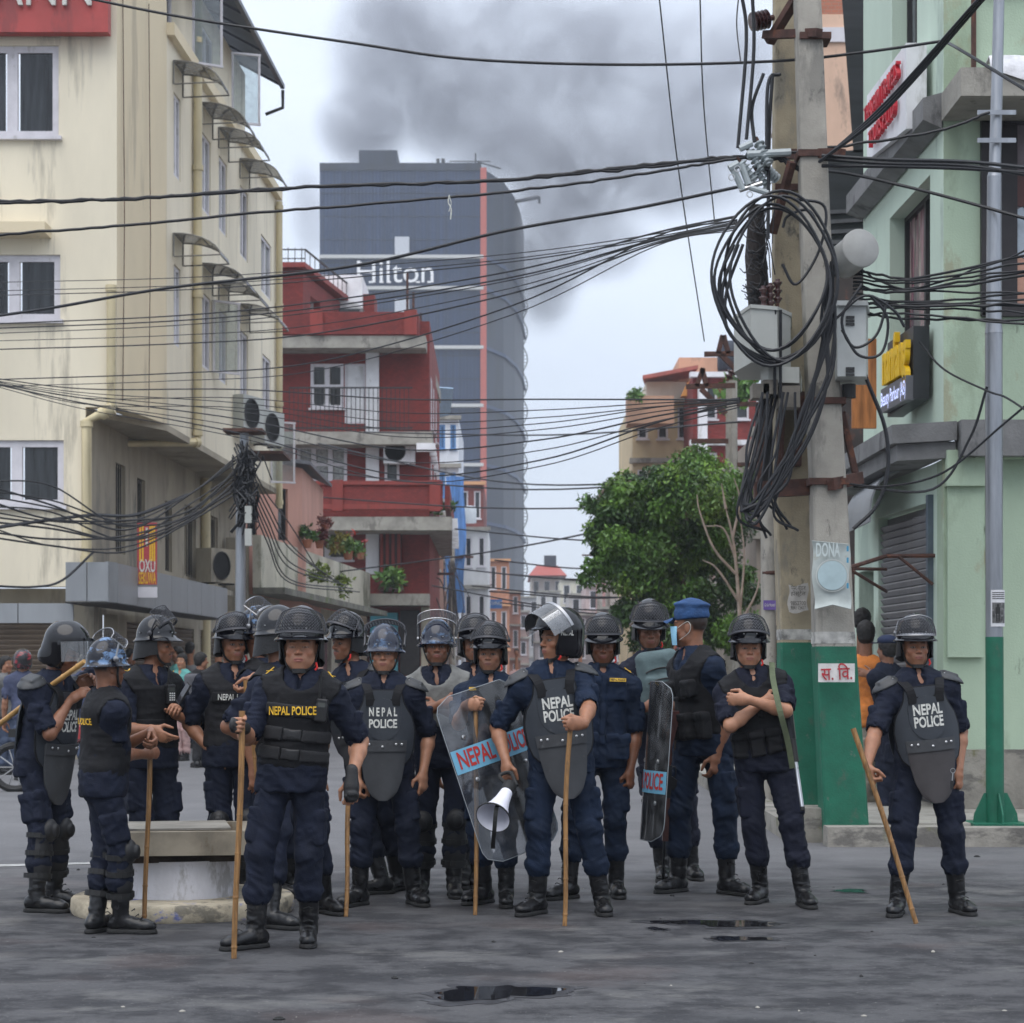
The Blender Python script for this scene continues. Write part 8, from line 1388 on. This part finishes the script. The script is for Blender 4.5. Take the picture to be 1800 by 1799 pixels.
K = P15; R_, C_, h_ = K['RH'], K['headC'], K['hs']; Ph = lambda x, y, z: C_ + R_ @ V3(x, y, z) * h_
F = Field(C_ - .2, C_ + .2, .006); F.ell(Ph(0, -.008, .075), nv((.086, .107, .066)) * h_, R_, 0); F.cone(Ph(0, -.008, .055), Ph(0, -.008, .08), .092 * h_, k=.02); F.ell(Ph(0, -.008, .132), nv((.09, .11, .022)) * h_, R_, .03); F.plane(Ph(0, 0, .046), R_ @ V3(0, -.12, -1), .004)
cap, _ = sdf_obj(F, 'cap', M_CAP, K['root'], lambda p: .002 * ridg(p, (40, 40, 60), 2))
b = MB(); b.sheet([[Ph(.078 * math.sin(a) * (1 - .12 * t), .07 + .028 * math.cos(a) + .062 * t * math.cos(a * .8), .052 - .024 * t - .012 * abs(a)) for t in (0, .35, .7, 1)] for a in np.linspace(-1.15, 1.15, 13)], .005); b.build('cap_peak', M_CAP, cap, True)
b = MB(); b.sheet([[Ph((.05 + .006 * math.sin(v * 3.1)) * math.sin(a) * 1.25, .045 + .072 * math.cos(a) * (1 - .25 * v), .0 - .11 * v) for v in np.linspace(0, 1, 6)] for a in np.linspace(-1.35, 1.35, 13)], .004); mk = b.build('face_mask', M_MASK, K['root'], True)
b = MB()
for x in (-1, 1):
    b.tube(spline([Ph(x * .062, .06, -.012), Ph(x * .08, .025, .012), Ph(x * .087, -.012, .03), Ph(x * .086, -.03, .005), Ph(x * .082, -.018, -.035), Ph(x * .06, .045, -.08)], 4), .002, 5)
b.build('ear_loop', M_WHITE, mk)
# ------------------------------------------------------------------ things the officers carry
def shield(c, up, right, w, h, label, curve, name='riot_shield', stripe=None, bodytxt='NEPAL POLICE', mirror=1):
    c, up, right = nv(c), unit(up), unit(right); right = unit(right - up * (right @ up)); n = np.cross(right, up)      # n points to the viewer's side
    root = empty(name, c - up * h / 2, label, 'riot shield', 'clear riot shields'); Rd = .11
    def S(x, y): return c + right * x + up * y + n * (-curve * x * x)
    P = []
    for y in np.linspace(-h / 2, h / 2, 25):
        e = max(0, abs(y) - (h / 2 - Rd)); wf = w / 2 - (Rd - math.sqrt(max(0, Rd * Rd - e * e))); P.append([S(x * wf, y) for x in np.linspace(-1, 1, 15)])
    MB().sheet(P, .004, n).build('clear_panel', M_SHIELD, root, True)
    edge = [P[i][0] for i in range(25)] + [P[-1][j] for j in range(1, 15)] + [P[i][-1] for i in range(23, -1, -1)] + [P[0][j] for j in range(13, 0, -1)]
    e_ = MB(); e_.tube([p + n * .002 for p in edge + [edge[0]]], .0024, 5, caps=False); e_.build('edge', mat('polycarbonate_edge', (.30, .33, .35), .25, var=0), root, True)
    y0, y1 = stripe; b = MB(); b.sheet([[S(x, y) + n * .006 for x in np.linspace(-w / 2 + .004, w / 2 - .004, 17)] for y in (y0, y1)], .002, n); st = b.build('name_band', mat('band_blue', (.15, .38, .54), .5, var=.06), root, True)
    v, f = text_geo(bodytxt, .02); kx = w * .9 / np.ptp(v[:, 0]); ky = (y1 - y0) * 1.02; Q = [S(p[0] * kx, (y0 + y1) / 2 + p[1] * ky) + n * .011 for p in v]; MB().add(Q, f).build('lettering', mat('band_red', (.42, .03, .025), .6, var=.08), st)
    for x in (-.32, .32):
        for y in (y1 + .06, y0 - .06): MB().lathe(S(x * w, y) + n * .004, [(.014, 0), (.014, .005), (.006, .009), (0, .009)], 10, np.stack([right, up, n], 1)).build('bolt', M_STEEL, root, True)
    b = MB(); b.tube(spline([S(-.1, .05) - n * .01, S(-.07, .05) - n * .06, S(.07, .05) - n * .06, S(.1, .05) - n * .01], 4), .012, 8); b.build('handle', M_RUBBER, root, True); return root
tl, tr, br, bl = nv(at(770, 1243, 12.16)), nv(at(905, 1186, 12.62)), nv(at(996, 1462, 12.62)), nv(at(862, 1518, 12.16))
shield((tl + tr + br + bl) / 4, (tl + tr) - (bl + br), (tr + br) - (tl + bl), .66, 1.04, 'tilted clear riot shield with a pale blue lettered band in front of an officer', .45, stripe=(.055, .20))
shield(at(1138, 1337, 12.9), (.07, .02, 1), (.17, -1, 0), .52, 1.0, 'clear riot shield seen nearly edge on beside the officer with closed eyes', 1.1, stripe=(-.2, -.06))
def megaphone():
    tip, mouth = nv(at(893, 1388, 12.0)), nv(at(867, 1437, 11.78)); ax = unit(mouth - tip); root = empty('megaphone', mouth, 'white megaphone with black mouth rim hanging from the hand of an officer', 'megaphone')
    x = unit(np.cross(ax, V3(0, 0, 1))); B = np.stack([x, np.cross(ax, x), ax], 1); L = np.linalg.norm(mouth - tip)
    MB().lathe(tip, [(.036, .0), (.037, .04), (.045, L * .4), (.06, L * .65), (.083, L * .88), (.101, L), (.098, L - .002), (.08, L * .87), (.055, L * .62), (.02, L * .4), (0, L * .4)], 28, B).build('horn', mat('megaphone_white', (.72, .72, .8), .4, var=.04), root, True)
    MB().lathe(tip + ax * (L - .006), [(.102, 0), (.105, .004), (.103, .01), (.099, .01)], 28, B, caps=False).build('mouth_rim', M_RUBBER, root, True)
    MB().lathe(tip - ax * .055, [(.0, 0), (.03, .0), (.041, .012), (.043, .05), (.041, .085), (.037, .088)], 20, B).build('back_housing', M_RUBBER, root, True)
    MB().lathe(tip + ax * L * .35, [(.0, 0), (.022, .0), (.03, .03), (.012, .06), (0, .065)], 16, B).build('reflex_core', mat('megaphone_white', (.7, .7, .72), .4), root, True)
    h = nv(at(887, 1362, 12.08)); b = MB(); b.tube(spline([tip - ax * .03, h + V3(-.03, 0, -.01), h + V3(.035, .02, .01), tip + V3(.05, .02, .02)], 5), .012, 8); b.build('pistol_grip', M_RUBBER, root, True)
    b = MB(); p = spline([tip + ax * .1 - V3(0, .05, 0), nv(at(873, 1420, 11.75)), nv(at(869, 1460, 11.75)), nv(at(866, 1492, 11.85))], 5)
    for i in range(len(p) - 1): b.bar(p[i], p[i + 1], .024, .003, up=(0, -1, 0))
    b.build('carry_strap', M_RUBBER, root)
megaphone()
M_WOOD = mat('rifle_wood', (.055, .014, .010), .35, var=.3, vs=30, stretch=(1, 1, .2), coat=.3); M_GUN = mat('gun_metal', (.025, .026, .028), .35, metal=.7, var=.2)
def rifle():
    mz, bt = nv(at(1166, 1556, 13.5)), nv(at(1176, 1250, 13.35)); mz[2] = .01; ax = unit(mz - bt); L = np.linalg.norm(mz - bt); root = empty('rifle', mz, 'long wooden rifle standing muzzle down beside the officer in the cap', 'rifle'); s = V3(1, 0, 0); s = unit(s - ax * (s @ ax)); t = np.cross(ax, s)
    P = lambda a, b, c=0: bt + ax * a * L + s * b + t * c
    MB().prism([P(0, -.03, -.018), P(0, .065, -.018), P(.03, .07, -.018), P(.2, .025, -.018), P(.27, .03, -.018), P(.3, .02, -.018), P(.3, -.022, -.018), P(.2, -.022, -.018)], t * .036).build('stock', M_WOOD, root)
    MB().prism([P(.3, -.022, -.018), P(.3, .03, -.018), P(.46, .03, -.018), P(.48, .018, -.018), P(.48, -.024, -.018)], t * .036).build('receiver', M_GUN, root)
    MB().prism([P(.48, -.02, -.02), P(.48, .024, -.02), P(.72, .02, -.017), P(.72, -.018, -.017)], t * .038).build('fore_end', M_WOOD, root)
    b = MB(); b.tube([P(.46, -.004), P(.9, -.004)], .009, 8).tube([P(.9, -.004), P(.995, -.004)], .0115, 8); b.tube([P(.93, -.004), P(.93, -.035)], .005, 6); b.build('barrel', M_GUN, root, True)
    MB().prism([P(.36, .03, -.012), P(.43, .03, -.012), P(.47, .13, -.012), P(.42, .14, -.012)], t * .024).build('magazine', M_GUN, root)
    b = MB(); b.tube(spline([P(.31, .028), P(.31, .055), P(.36, .055), P(.37, .03)], 3), .004, 6); b.build('trigger_guard', M_GUN, root)
    p = spline([P(.08, .06), P(.2, .06, -.05), P(.45, .05, -.05), P(.7, .02, -.01)], 5); b = MB()
    for i in range(len(p) - 1): b.bar(p[i], p[i + 1], .03, .004, up=(0, -1, 0))
    b.build('sling', mat('brown_webbing', (.09, .07, .055), .8, var=.2), root)
rifle()
def shotgun():
    a, b_ = nv(at(1393, 1300, 12.62)), nv(at(1411, 1425, 12.5)); root = empty('shotgun', b_, 'short gun with a bright barrel slung at the hip of the officer with crossed arms', 'gun'); ax = unit(b_ - a); L = np.linalg.norm(b_ - a)
    MB().tube([a, a + ax * L * .32], .021, 10).build('pump_grip', M_RUBBER, root, True); MB().tube([a + ax * L * .3, a + ax * L * .97], .0125, 10).build('barrel', mat('bright_steel', (.55, .56, .58), .3, metal=.8, var=.1), root, True)
    MB().tube([a + ax * L * .95, b_], .015, 10).build('muzzle', M_RUBBER, root, True); MB().tube([a - ax * .2, a], [.03, .024], 8).build('receiver', M_GUN, root, True)
    p = spline([at(1357, 1165, 12.7), at(1359, 1195, 12.55), at(1371, 1250, 12.42), at(1384, 1300, 12.46), at(1393, 1350, 12.5)], 6); b = MB()
    for i in range(len(p) - 1): b.bar(p[i], p[i + 1] + (p[i + 1] - p[i]) * .1, .035, .004, up=(0, -1, .2))
    b.build('sling', M_OLIVE, root)
shotgun()
def launcher():
    a, b_ = nv(at(1150, 1216, 13.9)), nv(at(1198, 1190, 13.9)); root = empty('tear_gas_gun', a, 'black wide barrelled gun held across the pack of the tallest officer', 'gun'); MB().tube([nv(at(1166, 1236, 13.9)), nv(at(1199, 1188, 13.9))], [.032, .03], 12).build('barrel', M_GUN, root, True); MB().bar(at(1146, 1212, 13.9), at(1180, 1240, 13.9), .035, .05).build('receiver', M_GUN, root)
    MB().bar(at(1180, 1236, 13.9), at(1186, 1268, 13.92), .03, .04).build('grip', M_RUBBER, root)
    p = spline([at(1170, 1252, 13.88), at(1163, 1290, 13.9), at(1156, 1330, 13.94), at(1160, 1290, 13.89), at(1172, 1250, 13.88)], 4); b = MB()
    for i in range(len(p) - 1): b.bar(p[i], p[i + 1], .04, .004, up=(0, -1, 0))
    b.build('sling', M_OLIVE, root)
launcher()
def chest_pack(K):
    s, U, R, hc = K['s'], K['up'], K['RC'], K['hipC']; c = hc + (U * .33 + R[:, 1] * .17) * s; root = empty('backpack', c - U * .2, 'grey green backpack worn on the chest of the tallest officer', 'backpack'); m = mat('pack_grey_green', (.085, .125, .13), .8, var=.15, vs=12, bump=.4, bs=150)
    F = Field(c - .32, c + .32, .008); F.rbox(c, nv((.135, .075, .2)) * s, R, .06); F.rbox(c + (R[:, 1] * .05 - U * .06) * s, nv((.11, .05, .11)) * s, R, .04, .012); sdf_obj(F, 'pack_body', m, root, lambda p: .005 * ridg(p, (12, 12, 16), 3))
    for x in (-1, 1):
        p = spline([c + (U * .17 + R[:, 0] * x * .08) * s, K['sh'][0 if x > 0 else 1] - K['out'][0 if x > 0 else 1] * .05 + U * .06 + R[:, 1] * .05, K['sh'][0 if x > 0 else 1] - K['out'][0 if x > 0 else 1] * .05 + U * .085 - R[:, 1] * .03], 4); b = MB()
        for i in range(len(p) - 1): b.bar(p[i], p[i + 1] + (p[i + 1] - p[i]) * .1, .06, .012, up=R[:, 1] + U)
        b.build('pack_strap', mat('pack_strap_grey', (.2, .22, .2), .8, var=.15), root)
    for z in (.07, -.0): MB().tube([c + (R[:, 0] * u + U * (z + .02 * (1 - (u / .1) ** 2)) + R[:, 1] * (.082 if z > .05 else .105)) * s for u in np.linspace(-.1, .1, 9)], .005, 6).build('zip', M_RUBBER, root)
chest_pack(P14)
def phone(c, up, n, label):
    up, n = unit(up), unit(n); n = unit(n - up * (n @ up)); r = np.cross(up, n); c = nv(c); root = empty('mobile_phone', c - up * .07, label, 'phone'); B = np.stack([r, n, up], 1); MB().box(c, (.035, .0045, .072), B).build('phone_body', M_RUBBER, root); MB().box(c + n * .005, (.031, .001, .064), B).build('screen', mat('phone_glass', (.02, .02, .025), .08, var=0), root)
phone(at(323, 1219, 12.82), (.5, -.1, .8), (-.7, -.5, .4), 'dark mobile phone raised in the hand of the officer in profile')
b = MB(); kx = nv(at(1675, 1355, 12.05)); kr = empty('key_ring', kx - V3(0, 0, .12), 'bunch of keys dangling from the left hand of the rightmost officer', 'keys')
MB().tube([kx + V3(.014 * math.cos(a), 0, .014 * math.sin(a)) for a in np.linspace(0, 6.28, 13)], .002, 5).build('ring', M_STEEL, kr); MB().tube([kx - V3(0, 0, .014), kx - V3(.004, 0, .06)], .003, 5).build('chain', M_STEEL, kr); MB().box(kx - V3(.006, 0, .085), (.008, .004, .026)).build('key', M_RUBBER, kr)
# ------------------------------------------------------------------ bystanders
def cloth(nm, c): return mat('cloth_' + nm, c, .85, var=.15, vs=9, bump=.3, bs=120)
def civ(label, top, fy, yaw, shirt, trou, skin='b', head=None, long=0., arms=(None, None), hat=None, group='bystanders behind the officers', sleeve=.75, hel=.02, hres=.008, fx=None, Ymul=1):
    fx = fx or top[0]; K = person(label=label, cat='bystander', group=group, top=top, feet=[(fx - 7, fy, yaw), (fx + 7, fy - .5, yaw)], hip=fx, neck=top[0], tor=yaw, head=(yaw if head is None else head, 0, 0), skin=skin, hel=hel, h=.015, hres=hres, cloth=(shirt, trou), sleeve=sleeve, bootz=.13, arms=arms); K['hemlow'] = 1
    if hat is None: hair(K, .011, long=long)
    return K
GL = 'bystanders on the left side of the street'; BLK, WHT, BLU, PNK, GRY, TEAL, ORG, RED, JN = [cloth(a, c) for a, c in (('black', (.012, .012, .014)), ('pale', (.5, .48, .45)), ('slate', (.05, .06, .11)), ('pink', (.5, .33, .31)), ('grey', (.13, .13, .13)), ('teal', (.12, .36, .33)), ('orange', (.58, .19, .04)), ('red', (.45, .03, .06)), ('denim', (.06, .08, .13)))]
civ('woman with tied hair in pale pink trousers looking towards the camera', (320, 1148), 1338, -20, TEAL, PNK, 'd', group=GL); civ('man in black shorts and t-shirt with a grey backpack', (353, 1146), 1350, -150, BLK, BLK, 'b', group=GL, head=120, arms=(dict(h=(330, 1228, 0)), None)); civ('dark haired man behind the woman in pink trousers', (312, 1136), 1322, -60, TEAL, JN, 'b', group=GL, fx=306); civ('man in black standing behind the backpack wearer', (384, 1132), 1325, 150, BLK, BLK, 'b', group=GL)
K = civ('seated rider in a slate shirt with a red and black helmet', (40, 1140), 1372, -160, BLU, JN, 'b', group=GL, hat=1, hel=.06); helmet(K, 'full', None, mat('red_black_helmet', (.012, .012, .014), .25, var=.1, coat=.3, stain=[((.4, .015, .03), .54, 6, (1, 1, 2))]), guard=False, strap=False)
civ('man in a grey shirt at the left edge looking right', (10, 1152), 1362, 60, GRY, JN, 'b', group=GL); civ('dark haired man between the helmet rider and the shutters', (86, 1117), 1318, 170, BLK, JN, 'b', group=GL); civ('smiling man facing left near the shutters', (108, 1116), 1316, -60, BLU, JN, 'a', group=GL); civ('man in navy bending behind the officer with the cane', (150, 1150), 1345, 30, BLU, JN, 'b', group=GL); civ('man in a pale shirt far left by the shutters', (-6, 1140), 1330, 20, WHT, GRY, 'b', group=GL); civ('person in dark clothes beside the island officers', (228, 1140), 1330, 80, BLK, GRY, 'b', group=GL)
for x_, ty, fy_, yw, sh_, tr_, lb in ((28, 1128, 1322, 40, GRY, JN, 'man in grey behind the helmet rider'), (62, 1136, 1330, -30, WHT, JN, 'man in a pale top between the rider and the leftmost officer'), (132, 1126, 1322, 10, RED, JN, 'person in red close to the shutters'), (172, 1134, 1326, -40, BLK, JN, 'man in black between the two left helmets'), (246, 1130, 1318, -10, TEAL, GRY, 'person in teal behind the profile officer'), (334, 1128, 1316, 160, GRY, JN, 'man in grey seen between the woman in pink and the backpack wearer')): civ(lb, (x_, ty), fy_, yw, sh_, tr_, 'b', group=GL, hres=.012)
bp = empty('grey_backpack', at(346, 1240, 31.2), 'grey backpack on the back of the man in black shorts', 'backpack'); F = Field(at(345, 1215, 31) - .4, at(345, 1215, 31) + .4, .02); F.rbox(at(343, 1212, 31.0), (.16, .1, .24), basis(-150), .06); sdf_obj(F, 'bag_body', cloth('bag', (.09, .09, .1)), bp)
mo = empty('motorbike', V3(*gnd(115, 1392)[:2], 0), 'parked motorbike half hidden behind the officer at the far left', 'motorbike')
for dx in (-.62, .62):
    w = V3(mo.location.x + dx, mo.location.y, .3); MB().tube([w + V3(.27 * math.cos(t), 0, .27 * math.sin(t)) for t in np.linspace(0, 6.284, 29)], .045, 8, caps=False).build('wheel', M_RUBBER, mo, True)
    b = MB(); [b.tube([w, w + V3(.25 * math.cos(t), 0, .25 * math.sin(t))], .008, 5) for t in np.linspace(0, 6.28, 11)]; b.build('spokes', M_STEEL, mo)['kind'] = 'stuff'
mx_ = V3(*mo.location); b = MB(); b.tube([mx_ + V3(-.62, 0, .3), mx_ + V3(-.3, 0, .62), mx_ + V3(.3, 0, .62), mx_ + V3(.62, 0, .3)], .04, 8); b.build('frame', M_DARKI, mo, True); MB().lathe(mx_ + V3(.1, 0, .6), [(.05, 0), (.16, .05), (.15, .2), (0, .24)], 14, np.eye(3), 1.6, .8).build('tank', mat('bike_red', (.3, .02, .02), .25, coat=.5), mo, True); MB().box(mx_ + V3(-.35, 0, .72), (.32, .12, .05)).build('seat', M_RUBBER, mo); MB().tube([mx_ + V3(.42, -.3, .95), mx_ + V3(.45, 0, .9), mx_ + V3(.42, .3, .95)], .015, 6).build('handlebar', M_DARKI, mo)
GR = 'bystanders beside the mint building'
K = civ('man in a bright orange shirt seen from behind next to the concrete pole', (1522, 1090), 1438, 172, ORG, cloth('khaki', (.3, .27, .22)), 'c', group=GR, fx=1520, sleeve=.9); civ('dark haired man behind the man in orange', (1516, 1068), 1418, 150, BLK, JN, 'c', group=GR); civ('dark haired man against the roller shutter', (1574, 1070), 1420, 175, GRY, JN, 'c', group=GR)
K = civ('policeman in a navy cap pushing the man in the orange shirt', (1560, 1114), 1445, -140, M_NAVY, M_NAVY, 'c', group=GR, hat=1, hel=.025, head=-150, arms=(None, dict(h=(1523, 1185, .05), fd=(-.9, .2, .3), ts=(0, .2, 1), curl=.1)), fx=1565, sleeve=1.6); hair(K, .011, cut=.05); F = Field(K['headC'] - .2, K['headC'] + .2, .009); R_, C_ = K['RH'], K['headC']; F.ell(C_ + R_ @ V3(0, -.01, .085), (.09, .11, .055), R_, 0); F.rbox(C_ + R_ @ V3(0, .12, .06), (.06, .05, .006), R_, .004, .01); sdf_obj(F, 'cap', cloth('cap_navy', (.02, .03, .07)), K['root'])
civ('man in a dark shirt half hidden between the crossed arms officer and the pole', (1357, 1098), 1420, -30, BLK, JN, 'c', group=GR)
GC = 'far bystanders in the street'; civ('far person in a red shirt and face mask down the street', (1020, 1117), 1262, 0, RED, JN, 'b', group=GC, hres=.014); K = civ('woman in glasses and a black red helmet behind the capped officer', (1202, 1128), 1362, -10, GRY, JN, 'a', group=GC, hat=1, hel=.06); helmet(K, 'full', None, MATS['red_black_helmet'], guard=False, strap=False); civ('far person in pink beside the red shirted one', (908, 1140), 1255, 0, PNK, JN, 'b', group=GC, hres=.014); civ('far person in dark clothes near the street end', (1190, 1120), 1330, 20, BLK, JN, 'b', group=GC, hres=.014); civ('far person in a red top behind the folded arms officer', (722, 1145), 1262, 0, RED, JN, 'b', group=GC, hres=.014)
WP = person(label='man leaning out of a window of the yellow building', cat='bystander', group=None, top=(100, 1100), feet=[(90, 1300, 40), (100, 1300, 40)], hip=95, tor=60, head=(50, -10, 0), hel=.02, h=.015, hres=.012, cloth=(WHT, GRY)); hair(WP, .012)
tgt = B0 + sd * 4.9 + V3(-.55, 0, 0); WP['root'].location = (tgt[0], tgt[1], 6.82)
# ------------------------------------------------------------------ smoke over the tower, haze in the air
def volume_box(name, lo, hi):
    b = MB(); lo, hi = nv(lo), nv(hi); b.box((lo + hi) / 2, (hi - lo) / 2); m = bpy.data.materials.new(name + '_volume'); m.use_nodes = True; t = m.node_tree; t.nodes.remove(t.nodes['Principled BSDF']); v = N(t, 'ShaderNodeVolumePrincipled'); t.links.new(v.outputs[0], t.nodes['Material Output'].inputs['Volume'])
    o = b.build(name, m); tag(o, kind='stuff'); return o, t, v
sm, t, v = volume_box('smoke', (-40, 302, 46), (52, 372, 122)); L = t.links.new; tc = N(t, 'ShaderNodeTexCoord'); O = tc.outputs['Object']
sm['label'] = 'dark smoke rising from the tower and drifting right'
Ys = 335.; tot = None
for (px, py, rx_, ry_, w, dy) in ((705, 110, 140, 175, 1., 0), (640, 235, 90, 60, 1., -4), (900, 270, 120, 60, .9, -2), (800, 190, 130, 120, .7, 0), (1010, 310, 170, 110, 1., 0), (1180, 280, 210, 110, .8, 2), (955, 450, 80, 140, 1., -6), (1040, 430, 120, 70, .5, 0), (960, 110, 340, 190, .62, 6), (1230, 150, 240, 170, .5, 6), (545, 380, 40, 90, .35, 0)):
    c = at(px, py, Ys + dy); mp = N(t, 'ShaderNodeMapping'); k = 1 / FPX * Ys; S = V3(1 / (rx_ * k), 1 / 22., 1 / (ry_ * k)); mp.inputs['Scale'].default_value = tuple(S); mp.inputs['Location'].default_value = tuple(-c * S); L(O, mp.inputs[0])
    ln = N(t, 'ShaderNodeVectorMath', operation='LENGTH'); L(mp.outputs[0], ln.inputs[0]); r = N(t, 'ShaderNodeMapRange'); r.interpolation_type = 'SMOOTHSTEP'; r.inputs['From Min'].default_value = 1.1; r.inputs['From Max'].default_value = .25; r.inputs['To Max'].default_value = w; L(ln.outputs['Value'], r.inputs['Value'])
    if tot is None: tot = r.outputs[0]
    else: a = N(t, 'ShaderNodeMath', operation='MAXIMUM'); L(tot, a.inputs[0]); L(r.outputs[0], a.inputs[1]); tot = a.outputs[0]
n = N(t, 'ShaderNodeTexNoise'); n.inputs['Scale'].default_value = .085; n.inputs['Detail'].default_value = 8; n.inputs['Roughness'].default_value = .62; n.inputs['Distortion'].default_value = 1.1; L(O, n.inputs['Vector'])
r = N(t, 'ShaderNodeMapRange'); r.inputs['From Min'].default_value = .40; r.inputs['From Max'].default_value = .60; r.inputs['To Min'].default_value = .1; r.inputs['To Max'].default_value = 1.; L(n.outputs['Fac'], r.inputs['Value'])
m1 = N(t, 'ShaderNodeMath', operation='MULTIPLY'); L(tot, m1.inputs[0]); L(r.outputs[0], m1.inputs[1]); m2 = N(t, 'ShaderNodeMath', operation='MULTIPLY'); L(m1.outputs[0], m2.inputs[0]); m2.inputs[1].default_value = .175; L(m2.outputs[0], v.inputs['Density'])
v.inputs['Color'].default_value = (.42, .43, .47, 1); v.inputs['Anisotropy'].default_value = .2
hz_, t, v = volume_box('haze', (-410, -22, -1.2), (410, 910, 126)); v.inputs['Density'].default_value = .0005; v.inputs['Color'].default_value = (.86, .92, 1., 1)
